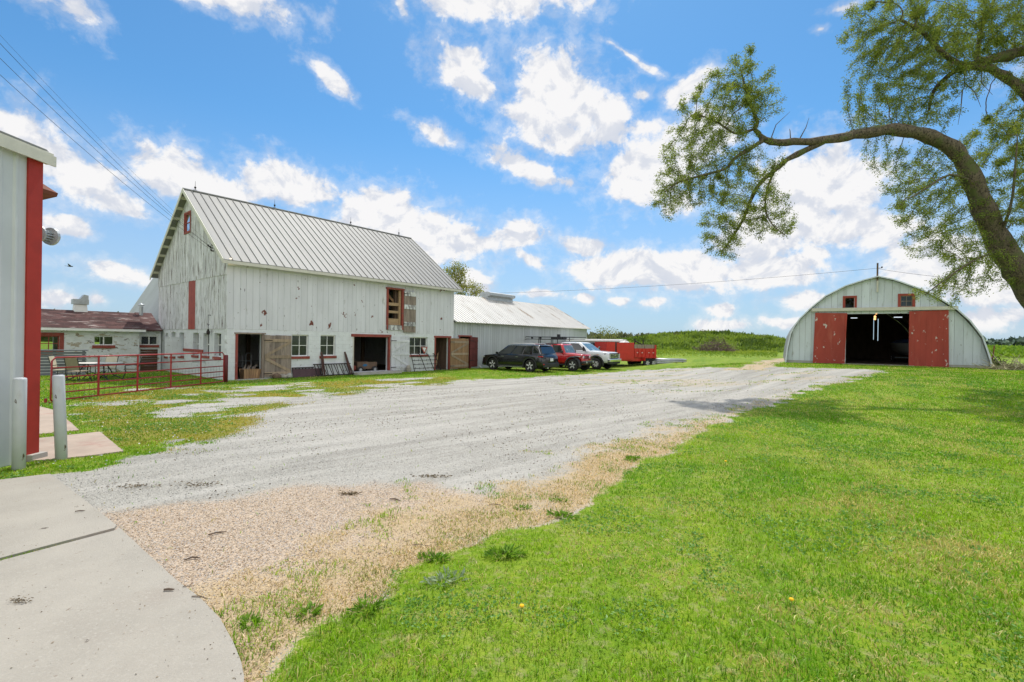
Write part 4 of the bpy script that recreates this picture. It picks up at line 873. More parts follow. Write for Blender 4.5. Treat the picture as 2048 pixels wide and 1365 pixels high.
for k in range(13):
    y0 = 3.0 + k * .36; y1_ = min(y0 + .36, Y1 + .12)
    m.hexa([(NX-6,y0,ez+2.2),(NX+.1,y0,ez+.175),(NX+.1,y1_,ez+.175),(NX-6,y1_,ez+2.2),(NX-6,y0,ez+2.23),(NX+.1,y0,ez+.20),(NX+.1,y1_-.04,ez+.20),(NX-6,y1_-.04,ez+2.23)])
m.build('roof', M['shingle'] if False else M['roof'], near)
# set-back wing with an eave end and the flue that pokes out
m = MB(); m.box(NX - 5.5, NX - 1.25, Y1 + .035, Y1 + .75, 0, ez - .5); m.build('rear_wing_wall', M['near_steel'], near)
e0 = at(94, 380, 8.15); m = MB(); m.hexa([(e0[0]-1,7.95,e0[2]-.30),(e0[0]-.02,7.95,e0[2]-.06),(e0[0]-.02,8.35,e0[2]-.06),(e0[0]-1,8.35,e0[2]-.30),(e0[0]-1,7.95,e0[2]+.62),(e0[0],7.95,e0[2]+.0),(e0[0],8.35,e0[2]+.0),(e0[0]-1,8.35,e0[2]+.62)]); m.build('eave_end', M['rust'], near)
FX = -8.05; fp = at(112, 476, 8.46); fz = fp[2]
m = MB(); m.tube([(FX, Y1 - .2, fz), (FX, 8.30, fz)], .075, 14); fl = m.build('flue_pipe', M['galv'], near, True)
m = MB(); m.lathe([(.076, 8.10), (.135, 8.12), (.14, 8.14), (.08, 8.17)], (FX, 0, fz), 'y', 18); m.lathe([(.08, 8.31), (.15, 8.33), (.155, 8.37), (.10, 8.43), (0.0, 8.46)], (FX, 0, fz), 'y', 18)
for k in range(12):
    a = 2 * math.pi * k / 12; m.beam((FX + .088 * math.cos(a), 8.16, fz + .088 * math.sin(a)), (FX + .088 * math.cos(a), 8.33, fz + .088 * math.sin(a)), .018, .018)
m.build('flue_cap', M['galv'], fl)
m = MB(); m.box(NX - .02, NX + .12, Y1 - .2, Y1 + .05, -.1, .10); m.build('foundation_block', M['concrete'], near)
# ------------------------------------------------------------------ posts, gate, yard things
def bollard(px, py, lean, label):
    p = ground(px, py); o = thing('bollard', label, 'bollard', p, 0, 'white bollards by the steel building'); o.rotation_euler = (0, lean, 0)
    m = MB(); m.lathe([(.076, -.25), (.076, 1.31), (.072, 1.335), (.05, 1.343), (0, 1.345)], n=28); m.build('pipe', M['bollard'], o, True)
bollard(37.5, 939, 0.0, 'upright white bollard touching the ribbed wall, left of the pair')
bollard(123, 919, -0.052, 'white bollard leaning slightly, standing alone in front of the slab')

gl, gr = ground(101, 806), ground(447, 766)
gd = gr - gl; GLEN = float(np.hypot(gd[0], gd[1])); GRZ = math.atan2(gd[1], gd[0])
gate = thing('farm_gate', 'long red tube farm gate with wire mesh, standing open before the barn', 'gate', (gl[0], gl[1], 0), GRZ)
m = MB(); r_ = .024; z0, z1 = .06, 1.30
m.tube([(0.02, 0, z0), (GLEN - .02, 0, z0), (GLEN, 0, z0 + .05), (GLEN, 0, z1 - .10), (GLEN - .1, 0, z1), (.12, 0, z1), (.02, 0, z1 - .10), (0, 0, z0 + .05), (.02, 0, z0)], r_, 8); m.build('frame_tube', M['gate'], gate, True)
for z in (.27, .49, .72, 1.0):
    m = MB(); m.tube([(0, 0, z), (GLEN, 0, z)], .021, 8); m.build('rail', M['gate'], gate, True)
for k in range(1, 5):
    x = GLEN * (k / 5.0 if k < 4 else .80); 
    if k == 4: x = GLEN * .81
    m = MB(); m.box(x - .03, x + .03, -.036, -.022, z0 - .02, z1 + .02); m.build('upright', M['gate'], gate)
m = MB()
for k in range(1, int(GLEN / .16)): m.tube([(k * .16, .015, z0), (k * .16, .015, .74)], .0028, 4, False)
for z in (.16, .38, .60): m.tube([(0, .015, z), (GLEN, .015, z)], .0028, 4, False)
m.build('mesh_wire', M['wire'], gate)
m = MB(); m.box(-.12, .02, -.03, .03, -.02, .03); m.box(-.15, -.11, -.03, .03, -.02, .14); m.build('latch', M['gate'], gate)
gp_ = thing('gate_post', 'short dark red post at the barn corner that carries the gate', 'post', (gr[0] + gd[0] / GLEN * .12, gr[1] + gd[1] / GLEN * .12, 0), GRZ)
m = MB(); m.lathe([(.085, -.2), (.085, 1.17), (.06, 1.19), (0, 1.19)], n=14); m.build('post', mat('dark red post', (.13, .018, .02), .5), gp_, True)
m = MB(); m.beam((-.10, 0, .9), (-.02, 0, .9), .05, .03); m.beam((-.10, 0, .3), (-.02, 0, .3), .05, .03); m.build('hinge_pin', M['iron'], gp_)

# slatted grey bench screen, table and chairs by the outbuilding
sf = thing('slat_screen', 'low dark grey slatted screen standing before the outbuilding window', 'screen', (0, 0, 0), 0)
a0, a1 = ground(40, 755), ground(172, 752); sf.location = (a0[0], a0[1], 0); dd = a1 - a0; sf.rotation_euler = (0, 0, math.atan2(dd[1], dd[0])); Ls_ = float(np.hypot(dd[0], dd[1]))
for k in range(8):
    m = MB(); m.t = rnd.uniform(.8, 1.2); z = .06 + k * .14; m.box(0, Ls_, -.02, .01, z, z + .105); m.build('slat', M['greyslat'], sf)
for x in (.1, Ls_ / 2, Ls_ - .1):
    m = MB(); m.box(x - .05, x + .05, .012, .09, -.05, 1.18); m.build('post', M['greyslat'], sf)
m = MB(); m.box(-.05, Ls_ + .04, -.10, .45, 1.19, 1.24); m.build('top_board', M['greyslat'], sf)
td = ground(166, 762); tb = thing('patio_table', 'oval white topped patio table with dark legs behind the gate', 'table', (td[0] + .1, td[1] + .5, 0), .15)
m = MB(); n = 36
top = [(1.05 * math.cos(2*math.pi*k/n), .62 * math.sin(2*math.pi*k/n)) for k in range(n)]
m.prism(top, lambda u, w_, t: (u, w_, t), .74, .71); m.build('tabletop', M['tabletop'], tb)
m = MB(); m.tube([(1.06 * math.cos(2*math.pi*k/n), .63 * math.sin(2*math.pi*k/n), .715) for k in range(n + 1)], .022, 6); m.build('rim', M['blackmetal'], tb)
for sx in (-1, 1):
    for sy in (-1, 1):
        m = MB(); m.tube([(sx * .35, sy * .1, .70), (sx * .45, sy * .2, .45), (sx * .5, sy * .32, .2), (sx * .8, sy * .45, .02)], .024, 6); m.tube([(sx * .35, sy * .1, .40), (-sx * .1, sy * .42, .03)], .016, 6); m.build('leg', M['blackmetal'], tb)
def patio_chair(x, y, rz, fab, label):
    c = thing('patio_chair', label, 'chair', (x, y, 0), rz, 'patio chairs round the table')
    back = [(-.26, .50), (.26, .50), (.27, .80), (.25, .98), (.20, 1.02), (-.20, 1.02), (-.25, .98), (-.27, .80)]
    m = MB(); m.prism(back, lambda u, w_, t: (u, -.24 - (w_ - .5) * .22 + t, w_), 0, .02); m.build('backrest', fab, c)
    m = MB(); m.hexa([(-.26,-.24,.42),(.26,-.24,.42),(.27,.28,.44),(-.27,.28,.44),(-.26,-.24,.45),(.26,-.24,.45),(.27,.28,.47),(-.27,.28,.47)]); m.build('seat', fab, c)
    for s in (-1, 1):
        m = MB(); m.tube([(s * .28, .33, 0), (s * .29, .22, .3), (s * .29, .24, .62), (s * .29, -.05, .66), (s * .28, -.28, .62)], .015, 6); m.tube([(s * .28, .28, .0), (s * .28, -.2, .10), (s * .28, -.40, 0)], .015, 6); m.tube([(s * .27, -.24, .06), (s * .27, -.22, .48), (s * .27, -.36, 1.0)], .015, 6); m.build('side_frame', M['blackmetal'], c)
tx, ty = tb.location.x, tb.location.y
patio_chair(tx + .15, ty - 1.0, 0.0, M['sling'], 'tan sling patio chair with its back to the gate, centre of the table front')
patio_chair(tx - 1.25, ty - .25, -1.15, M['sling_pale'], 'cream sling patio chair seen from its side at the left end of the table')
patio_chair(tx + 1.15, ty + .55, 2.2, M['sling'], 'tan sling patio chair beside the white wall at the right end of the table')
patio_chair(tx - .35, ty + .95, math.pi, M['sling_pale'], 'cream sling patio chair facing the gate across the table')

# things along the barn front (barn coordinates)
def bth(name, label, cat, a, b, z=0.0, rz=0.0, group=None):
    p = BC + BD * a - BN * b; return thing(name, label, cat, (p[0], p[1], z), BRZ + rz, group)
def rack_u(px): return bfr(px, 735)[0]
u0, u1 = rack_u(624), rack_u(698)
mp_ = bth('sheet_metal', 'low maroon steel panel lying against the barn under the windows', 'panel', rack_u(583), -.18)
Lp = u1 - rack_u(583); m = MB(); m.hexa([(0,-.05,0),(rack_u(640)-rack_u(583),-.05,0),(rack_u(640)-rack_u(583),-.02,0),(0,-.02,0),(0,.10,.42),(rack_u(640)-rack_u(583),.10,.42),(rack_u(640)-rack_u(583),.13,.42),(0,.13,.42)]); m.build('sheet', M['maroon'], mp_)
m = MB(); m.box(0, rack_u(626) - rack_u(583), .08, .14, .45, .50); 
for k in range(8): m.box(k * .17, k * .17 + .03, .09, .13, .42, .45)
m.build('top_rail', M['iron'], mp_)
M['post_dark'] = mat('dark brown post', (.085, .04, .032), .8, var=.3)
hr = bth('feed_rack', 'old black iron feed rack leaning on the white barn below the second window', 'rack', u0, -.42)
Lr = u1 - u0; m = MB(); m.beam((0, .30, .62), (Lr, .30, .62), .05, .05); m.beam((0, .02, .06), (Lr, .02, .06), .05, .05); m.build('frame', M['iron'], hr)
for k in range(14):
    x = .06 + k * (Lr - .12) / 13; m = MB(); m.beam((x, .30, .60), (x + (.12 if k % 2 else .02), .02, .05), .028, .028); m.build('bar', M['iron'], hr)
for x0, x1 in ((Lr * .20, Lr * .26), (Lr * .95, Lr * .90)):
    for e in (0, .12):
        m = MB(); m.beam((x0 + e, .10, .0), (x1 + e * .5 - .08, .38, 1.25 - e), .06, .06); m.build('post', M['post_dark'], hr)
uh0, uh1 = rack_u(819), rack_u(868)
ha = bth('harrow', 'black iron harrow section leaning against the wall under the three pane window', 'harrow', uh0, -.40)
Lh = uh1 - uh0; tmap = lambda x, s: (x + .10 * s * Lh * .3, .36 * s, .02 + 1.02 * s)
for k, x in enumerate((0.04, .38, .72, 1.0)):
    m = MB(); a = tmap(Lh * x + .25 - .25 * (k == 0), 0.0); b = tmap(Lh * x - .05, 1.0); c = tmap(Lh * x - .2, 1.06); m.tube([a, b, c], .024, 6); m.build('tine_bar', M['iron'], ha)
for s in (.18, .42, .66, .9):
    m = MB(); a = tmap(0.02, s); b = tmap(Lh, s); m.beam(a, b, .03, .03)
    for k in range(6): q_ = tmap(Lh * (k + .5) / 6, s); m.beam((q_[0], q_[1] - .02, q_[2] - .06), (q_[0], q_[1] - .02, q_[2] + .07), .015, .015)
    m.build('cross_bar', M['iron'], ha)
us = (rack_u(840), rack_u(852)); zz = bfr(846, 694)[1]
ys = bth('yield_sign', 'small faded red and white downward triangle sign leaning at the barn window', 'sign', (us[0] + us[1]) / 2, -.10, bfr(846, 708)[1] - .02)
hw = (us[1] - us[0]) / 2 * 1.1; hh = zz - bfr(846, 708)[1] + .02
m = MB(); m.prism([(0, 0), (hw, hh), (-hw, hh)], lambda u, w_, t: (u, t, w_), -.006, .0); m.build('red_face', M['red'], ys)
m = MB(); m.prism([(0, hh * .30), (hw * .58, hh * .88), (-hw * .58, hh * .88)], lambda u, w_, t: (u, t, w_), -.010, -.0062); m.build('white_face', M['white'], ys)
def rock(name, label, p, s, mt, seed, cat='stone', group=None):
    g = np.random.default_rng(seed); m = MB(); n = 9; rings = []
    for i in range(6):
        ph = math.pi * (i + .02) / 5.04 - math.pi / 2
        rings.append([m.pt((s[0] * math.cos(ph) * math.cos(2*math.pi*k/n) * g.uniform(.8, 1.15), s[1] * math.cos(ph) * math.sin(2*math.pi*k/n) * g.uniform(.8, 1.15), s[2] * (math.sin(ph) + .8) * g.uniform(.9, 1.1))) for k in range(n)])
    for i in range(5):
        for k in range(n): m.face((rings[i][k], rings[i][(k+1) % n], rings[i+1][(k+1) % n], rings[i+1][k]))
    m.face(rings[0][::-1]); m.face(rings[-1]); o = m.build(name, mt, loc=p); return tag(o, label, cat, group)
p = BC + BD * rack_u(812) + BN * .25; rock('field_stone', 'pale upright field stone holding the white door open', (p[0], p[1], 0), (.16, .14, .24), M['stone'], 3)
p = BC + BD * rack_u(561) + BN * .22; rock('field_stone', 'squared grey stone at the foot of the grey plank door', (p[0], p[1], 0), (.24, .14, .12), M['stone'], 5)
p = BC + BD * rack_u(574) + BN * .22; rock('field_stone', 'pale concrete lump right of the squared stone at the grey door', (p[0], p[1], 0), (.17, .14, .14), M['concrete'], 8)
p = BC + BD * rack_u(549) + BN * .25; o = rock('debris_heap', 'dark heap of dead weeds at the foot of the grey plank door', (p[0], p[1], 0), (.22, .15, .14), M['wooddark'], 15, 'debris')
# basket in the first doorway
bs = bth('wooden_crate', 'rough slatted wooden crate with scraps standing in the first barn doorway', 'crate', d1[1] - .42, .35, .02)
m = MB()
for k in range(7):
    x = -.34 + k * .113; m.t = rnd.uniform(.7, 1.2); m.hexa([(x*.85,-.22,0),(x*.85+.08,-.22,0),(x*.85+.08,-.19,0),(x*.85,-.19,0),(x,-.30,.46),(x+.1,-.30,.46),(x+.1,-.27,.46),(x,-.27,.46)])
    m.hexa([(x*.85,.19,0),(x*.85+.08,.19,0),(x*.85+.08,.22,0),(x*.85,.22,0),(x,.27,.46),(x+.1,.27,.46),(x+.1,.30,.46),(x,.30,.46)])
m.box(-.31, -.28, -.2, .2, .02, .44); m.box(.33, .36, -.2, .2, .02, .44); m.build('slats', M['woodtan'], bs)
m = MB()
for k in range(5): m.beam((-.3 + .12 * k, -.2 + rnd.uniform(0, .3), .35), (-.1 + .12 * k, .1, .56 + rnd.uniform(0, .12)), .03, .05)
m.build('scrap_sticks', M['woodgrey'], bs)
# wagon with wooden box in the wide doorway
wg = bth('wagon', 'old wooden box wagon with small wheels inside the wide barn doorway', 'wagon', d2[0] + 1.15, 1.0, 0.012)
m = MB(); m.wall(lambda u, w_, t: (u, -.45 + t, w_), -.55, .75, .22, .62, 0, .03); m.wall(lambda u, w_, t: (u, .45 - t, w_), -.55, .75, .22, .62, 0, .03); m.box(-.55, -.52, -.42, .42, .22, .62); m.box(.72, .75, -.42, .42, .22, .62); m.box(-.5, .7, -.41, .41, .22, .25); m.build('box', M['wooddark'], wg)
m = MB(); m.poly([(-.22,-.4535,.42),(-.05,-.4535,.36),(.12,-.4535,.42),(.05,-.4535,.50),(-.12,-.4535,.51)]); m.build('blue_mark', mat('blue paint mark', (.02, .14, .30), .7), wg)
for x in (-.40, .55):
    for s in (-1, 1):
        m = MB(); m.lathe([(.06, -.05), (.17, -.05), (.19, -.03), (.19, .03), (.17, .05), (.06, .05), (.05, .02), (0, .02)], (x, s * .52, .19), 'y', 16); wh = m.build('wheel', M['blackmetal'], wg); m = MB(); m.lathe([(.09, -.055), (.09, .055), (0, .055)], (x, s * .52, .19), 'y', 12); m.build('hub', M['galv'], wh)
m = MB(); m.box(-.95, -.56, -.35, .3, .18, .42); m.tube([(-.9, -.3, .4), (-1.0, -.3, .75), (-1.0, .25, .75), (-.9, .25, .4)], .018, 6); m.build('engine_part', M['red_trim'], wg)
for k, (dx, dz) in enumerate(((.0, 0), (.07, .05))):
    o = bth('lumber', 'pale board leaning inside the narrow barn doorway, %s of the two' % ('left' if k == 0 else 'right'), 'board', d3[0] + .42 + dx, .5, 0.012, 0, 'boards in the narrow doorway'); m = MB(); m.beam((0, 0, 0), (.42, .25, 1.05 + dz), .05, .02); m.build('board', M['woodnew'], o)
o = bth('hand_cart', 'dark upright hand cart in the left of the narrow barn doorway', 'cart', d3[0] + .22, .4, .012); m = MB(); m.tube([(-.1, 0, .1), (-.1, 0, .95), (0, .02, 1.05), (.1, 0, .95), (.1, 0, .1)], .02, 6); m.build('handle', M['iron'], o)
m = MB(); m.box(-.13, .13, -.16, -.02, .05, .3); m.lathe([(.0, -.16), (.11, -.14), (.11, .14), (0, .16)], (0, .06, .11), 'x', 12); m.build('body', M['iron'], o)
o = bth('broken_board', 'short pale board lying by the dark red shed door', 'board', sz(956, 735)[0], -.25, 0.0, .6); m = MB(); m.beam((0, 0, .02), (.35, .25, .16), .10, .03); tag(m.build('plank', M['fascia'], o))

# ------------------------------------------------------------------ overhead wires
def cable(name, label, a, b, sag, r, group=None, n=24):
    a, b = np.array(a, float), np.array(b, float); m = MB()
    m.tube([a + (b - a) * t - np.array([0, 0, 4 * sag * t * (1 - t)]) for t in np.linspace(0, 1, n)], r, 5)
    return tag(m.build(name, M['wire'], smooth=True), label, 'cable', group)
for k, ((x0, y0), e, wd_) in enumerate((((0, 157), WIRE_END[3], 'lowest'), ((0, 120), WIRE_END[1], 'second lowest'), ((0, 86), WIRE_END[0], 'second highest'), ((0, 66), WIRE_END[2], 'faintest, highest'))):
    a = at(x0 - 60, y0 - (62 if k < 3 else 60), 10.0)
    cable('overhead_wire', wd_ + ' of four wires running from upper left to barn gable', a, e, .22, .0055 if k < 3 else .003, 'wires to the barn gable')
ve = BC + BD * ((va + vb) / 2) - BN * bm_ + np.array([0, 0, zr2 + .55])
cable('overhead_wire', 'long thin wire from the arched shed mast across to the low shed ridge', MAST, ve, .25, .009)
cable('overhead_wire', 'wire from the arched shed mast to the big tree at the right', MAST + np.array([.1, 0, -.05]), at(2070, 566, 23.0), .15, .010)

# ------------------------------------------------------------------ pile of panels, slab and steel box by the track
pl = ground(1340, 727); pl_rz = -.12
for k in range(5):
    q_ = thing('livestock_gate', 'grey galvanised gate panel in the flat stack by the trailer, %s' % ('bottom one', 'second from the bottom', 'middle one', 'second from the top', 'top one')[k], 'gate panel', (pl[0] + rnd.uniform(-.1, .1), pl[1] + .9 + rnd.uniform(-.1, .1), .02 + k * .145), pl_rz + rnd.uniform(-.04, .04), 'stacked galvanised gate panels')
    m = MB()
    for s in (-1, 1): m.tube([(-1.45, s * .75, .06), (1.45, s * .75, .06)], .055, 8); m.tube([(s * 1.45, -.75, .06), (s * 1.45, .75, .06)], .055, 8)
    m.build('frame_tube', M['galv'], q_, True)
    m = MB()
    for j in range(1, 5): m.tube([(-1.45, -.75 + .3 * j, .06), (1.45, -.75 + .3 * j, .06)], .04, 6)
    m.build('rail', M['galv'], q_, True)
c0, c1 = ground(1355, 727), ground(1436, 722)
cs_ = ground(1398, 724.5); o = thing('concrete_pad', 'low broken concrete pad with weeds along its edge, beside the track', 'pad', (cs_[0], cs_[1] + .6, 0), .08); m = MB(); m.box(-1.75, 1.75, -.7, 1.6, -.1, .10); m.build('pad', M['concrete'], o, bevel=.03)
sb = thing('steel_box', 'rust brown steel trough standing on the concrete pad', 'trough', (cs_[0] + 1.0, cs_[1] + 1.5, .10), .05); m = MB(); m.box(-.55, .55, -.25, -.22, 0, .42); m.box(-.55, .55, .22, .25, 0, .42); m.box(-.55, -.52, -.22, .22, 0, .42); m.box(.52, .55, -.22, .22, 0, .42); m.box(-.52, .52, -.22, .22, 0, .03); m.build('trough_wall', M['rust'], sb)
for k, x in enumerate((-1.55, -1.05)):
    o = thing('stub_post', 'short dark stub post on the concrete pad, %s one' % ('left' if k == 0 else 'right'), 'post', (cs_[0] + x, cs_[1] + .6, .10), 0, 'stub posts on the pad'); m = MB(); m.box(-.05, .05, -.05, .05, 0, .36 + .06 * k); m.build('post', M['wooddark'], o, bevel=.008)
# ------------------------------------------------------------------ vehicles (x forward, y left)
def car_mat(name, col, rough=.25, coat=.8, var=.03): return mat(name, col, rough, 0.0, var=var, vscale=2, coat=coat, spec=.5, tint=False)
CP = {'black': car_mat('black car paint', (.006, .008, .009), .2, .35), 'red': car_mat('red car paint', (.50, .012, .012)), 'silver': car_mat('silver white paint', (.62, .64, .65), .3), 'grey': car_mat('grey paint', (.20, .21, .22), .35)}
M['cglass'] = mat('tinted car glass', (.012, .016, .018), .04, var=.05, coat=.5, spec=.8, tint=False)
M['cglass_clear'] = mat('clear car glass', (.10, .15, .15), .05, var=.3, vscale=3, coat=.5, spec=.8, tint=False, patches=[((.28, .36, .36), 2.5, .52, .2, (1, 1, 1))])
M['tyre'] = mat('tyre rubber', (.022, .022, .022), .85, var=.2); M['alloy'] = mat('silver alloy', (.62, .62, .63), .35, .15, var=.05); M['plastic'] = mat('black plastic', (.028, .029, .031), .6, var=.1)
M['chrome'] = mat('chrome', (.70, .71, .72), .12, .9, var=.02, tint=False); M['tail'] = mat('red tail lamp', (.42, .01, .012), .2, coat=.6); M['amber'] = mat('amber lamp', (.65, .18, .01), .25, coat=.6); M['lamp'] = mat('headlamp lens', (.55, .57, .58), .12, .2, coat=.6)
M['plate'] = mat('white plate', (.70, .72, .74), .5, var=.12, vscale=14)

def wheel(parent, x, y, r, w, rim, spokes=5, rr=.66):
    s = 1 if y > 0 else -1; m = MB(); h = w / 2
    m.lathe([(r * rr, -h), (r * .93, -h), (r, -h * .7), (r, h * .7), (r * .93, h), (r * rr, h), (r * rr, -h)], (x, y, r), 'y', 28); t = m.build('wheel', M['tyre'], parent, True)
    m = MB(); m.lathe([(0, s * h * .30), (r * rr, s * h * .30)], (x, y, r), 'y', 24); m.lathe([(r * rr * .92, s * h * .95), (r * rr * 1.02, s * h * 1.0), (r * rr * 1.02, s * h * .3)], (x, y, r), 'y', 28, False); m.lathe([(0, s * h * .98), (r * rr * .2, s * h * .95), (r * rr * .24, s * h * .5)], (x, y, r), 'y', 14)
    m.m = 1
    yo = y + s * h * .80
    for k in range(spokes):
        a = 2 * math.pi * k / spokes + .3; c, q = math.cos(a), math.sin(a); tx, tz = -q, c; R1 = r * rr * .97; w0, w1 = r * .075, r * .115
        pts = [(c * r * .08 + tx * w0, q * r * .08 + tz * w0), (c * R1 + tx * w1, q * R1 + tz * w1), (c * R1 - tx * w1, q * R1 - tz * w1), (c * r * .08 - tx * w0, q * r * .08 - tz * w0)]
        m.prism([(x + a_, r + b_) for a_, b_ in pts], lambda u, w_, t_: (u, t_, w_), yo + s * .012, yo - s * .03)
    m.build('rim', [M['plastic'], rim], t)

def shell_body(xs, zb, zt, wf, nose_r=.12):
    """lofted lower body: zb, zt, wf are functions of x giving bottom, top and half width"""
    m = MB(); rings = []
    for x in xs:
        b, t, w_ = zb(x), zt(x), wf(x); mid = b + (t - b) * .55
        ring = [(w_ * .94, b), (w_, b + (t - b) * .25), (w_ * 1.0, mid), (w_ * .97, t - .06), (w_ * .90, t - .005), (w_ * .5, t + .012)]
        pts = [(x, y, z) for y, z in ring] + [(x, -y, z) for y, z in ring[::-1]]; rings.append([m.pt(p) for p in pts])
    n = len(rings[0])
    for i in range(len(rings) - 1):
        for k in range(n): m.face((rings[i][k], rings[i+1][k], rings[i+1][(k+1) % n], rings[i][(k+1) % n]))
    m.face(rings[0]); m.face(rings[-1][::-1]); return m
class Cabin:
    """glass house: belt outline to roof outline"""
    def __init__(s, xb0, xb1, xr0, xr1, zb, zr, wb, wr): s.a = (xb0, xb1, xr0, xr1, zb, zr, wb, wr)
    def side(s, u, v, sg, off=0.0):
        x0, x1, r0, r1, zb, zr, wb, wr = s.a; xa = x0 + (r0 - x0) * v; xc = x1 + (r1 - x1) * v; return (xa + (xc - xa) * u, sg * (wb + (wr - wb) * v + off), zb + (zr - zb) * v)
    def end(s, v, u, front, off=0.0):
        x0, x1, r0, r1, zb, zr, wb, wr = s.a; x = (x1 + (r1 - x1) * v + off) if front else (x0 + (r0 - x0) * v - off); return (x, (wb + (wr - wb) * v) * u, zb + (zr - zb) * v)
    def mesh(s, crown=.05):
        x0, x1, r0, r1, zb, zr, wb, wr = s.a; m = MB(); rings = []
        for v, e, dz in ((0, 0, 0), (.5, 0, 0), (.93, 0, 0), (1.0, .05, .0), (1.0, .16, crown * .6), (1.0, .45, crown)):
            xa = x0 + (r0 - x0) * v + e; xc = x1 + (r1 - x1) * v - e; w_ = wb + (wr - wb) * v - e; w_ = max(w_, .02); z = zb + (zr - zb) * v + dz; c = .06
            rings.append([m.pt(p) for p in ((xa + c, -w_, z), (xc - c, -w_, z), (xc, -w_ + c, z), (xc, w_ - c, z), (xc - c, w_, z), (xa + c, w_, z), (xa, w_ - c, z), (xa, -w_ + c, z))])
        for i in range(len(rings) - 1):
            for k in range(8): m.face((rings[i][k], rings[i][(k+1) % 8], rings[i+1][(k+1) % 8], rings[i+1][k]))
        m.face(rings[-1]); return m
    def side_glass(s, parent, spans, sg, gm, v0=.10, v1=.90, name='side_window', off=.006):
        for u0, u1 in spans:
            m = MB(); q = [s.side(u0, v0, sg, off), s.side(u1, v0, sg, off), s.side(u1, v1, sg, off), s.side(u0, v1, sg, off)]; m.poly(q if sg < 0 else q[::-1]); m.build(name, gm, parent)
    def end_glass(s, parent, front, gm, name, v0=.10, v1=.92, uw=.88):
        m = MB(); q = [s.end(v0, -uw, front, .008), s.end(v0, uw, front, .008), s.end(v1, uw, front, .008), s.end(v1, -uw, front, .008)]; m.poly(q if front else q[::-1]); return m.build(name, gm, parent)
def arch_f(base, wheels, R):
    def f(x):
        z = base
        for xw, r in wheels:
            d = abs(x - xw)
            if d < R: z = max(z, r + math.sqrt(R * R - d * d) * 1.0)
        return z
    return f
def lin(pts):
    xs = [p[0] for p in pts]; ys = [p[1] for p in pts]; return lambda x: float(np.interp(x, xs, ys))
def dense(x0, x1, wheels, R, n=46):
    xs = set(np.linspace(x0, x1, n))
    for xw, r in wheels:
        for a in np.linspace(-R, R, 15): xs.add(xw + a)
        xs.add(xw - R - .002); xs.add(xw + R + .002)
    return sorted(x for x in xs if x0 <= x <= x1)
def flare(parent, xw, r, R, y, mt, wd=.07, out=.04, name='wheel_arch'):
    s = 1 if y > 0 else -1; m = MB(); n = 16; pr = None
    for k in range(n + 1):
        a = math.radians(-12) + math.radians(204) * k / n; c, q_ = math.cos(a), math.sin(a)
        p = [(xw + c * (R - .01), y - s * .03, r + q_ * (R - .01)), (xw + c * (R - .01), y + s * out, r + q_ * (R - .01)), (xw + c * (R + wd), y + s * out * .7, r + q_ * (R + wd)), (xw + c * (R + wd), y - s * .03, r + q_ * (R + wd))]
        ids = [m.pt(v) for v in p]
        if pr:
            for j in range(4): m.face((pr[j], ids[j], ids[(j + 1) % 4], pr[(j + 1) % 4]))
        pr = ids
    return m.build(name, mt, parent, True)
def lampbox(name, mt, parent, x0, x1, y0, y1, z0, z1, bevel=.012):
    m = MB(); m.box(x0, x1, y0, y1, z0, z1); return m.build(name, mt, parent, bevel=bevel)

# --- black SUV, tail towards the yard
def place(px, py, Y, xw, yw, rz):
    """root position so that the wheel at local (xw, yw) touches the ground where the photo shows it"""
    c = at(px, py, Y); ca, sa = math.cos(rz), math.sin(rz); return (c[0] - (xw * ca - yw * sa), c[1] - (xw * sa + yw * ca), 0.0)
def heading(dx, dy): return math.atan2(dy, dx)
rz = heading(-.79, .61); r = .40
suv = thing('parked_car', 'black SUV parked tail first by the steel shed, nearest vehicle to the barn', 'car', place(1061, 744, 30.6, -1.56, .84, rz), rz)
wl = [(1.53, r), (-1.56, r)]; R = .49
m = shell_body(dense(-2.58, 2.60, wl, R), arch_f(.30, wl, R), lin([(-2.58, .98), (-2.45, 1.12), (1.0, 1.09), (1.35, 1.10), (2.3, 1.00), (2.52, .92), (2.60, .78)]), lin([(-2.58, .82), (-2.40, .95), (-1.5, .985), (1.6, .985), (2.3, .93), (2.60, .74)])); body = m.build('body', CP['black'], suv, True)
cab = Cabin(-2.46, 1.30, -2.15, .35, 1.06, 1.72, .93, .74); cab.mesh().build('roof', CP['black'], suv, True)
for sg in (-1, 1): cab.side_glass(suv, ((.20, .40), (.425, .66), (.685, .93)), sg, M['cglass'])
cab.side_glass(suv, ((.045, .175),), 1, M['cglass'], .25); cab.side_glass(suv, ((.045, .175),), -1, M['cglass'], .25)
cab.end_glass(suv, True, M['cglass'], 'windscreen'); cab.end_glass(suv, False, M['cglass'], 'rear_window', .22)
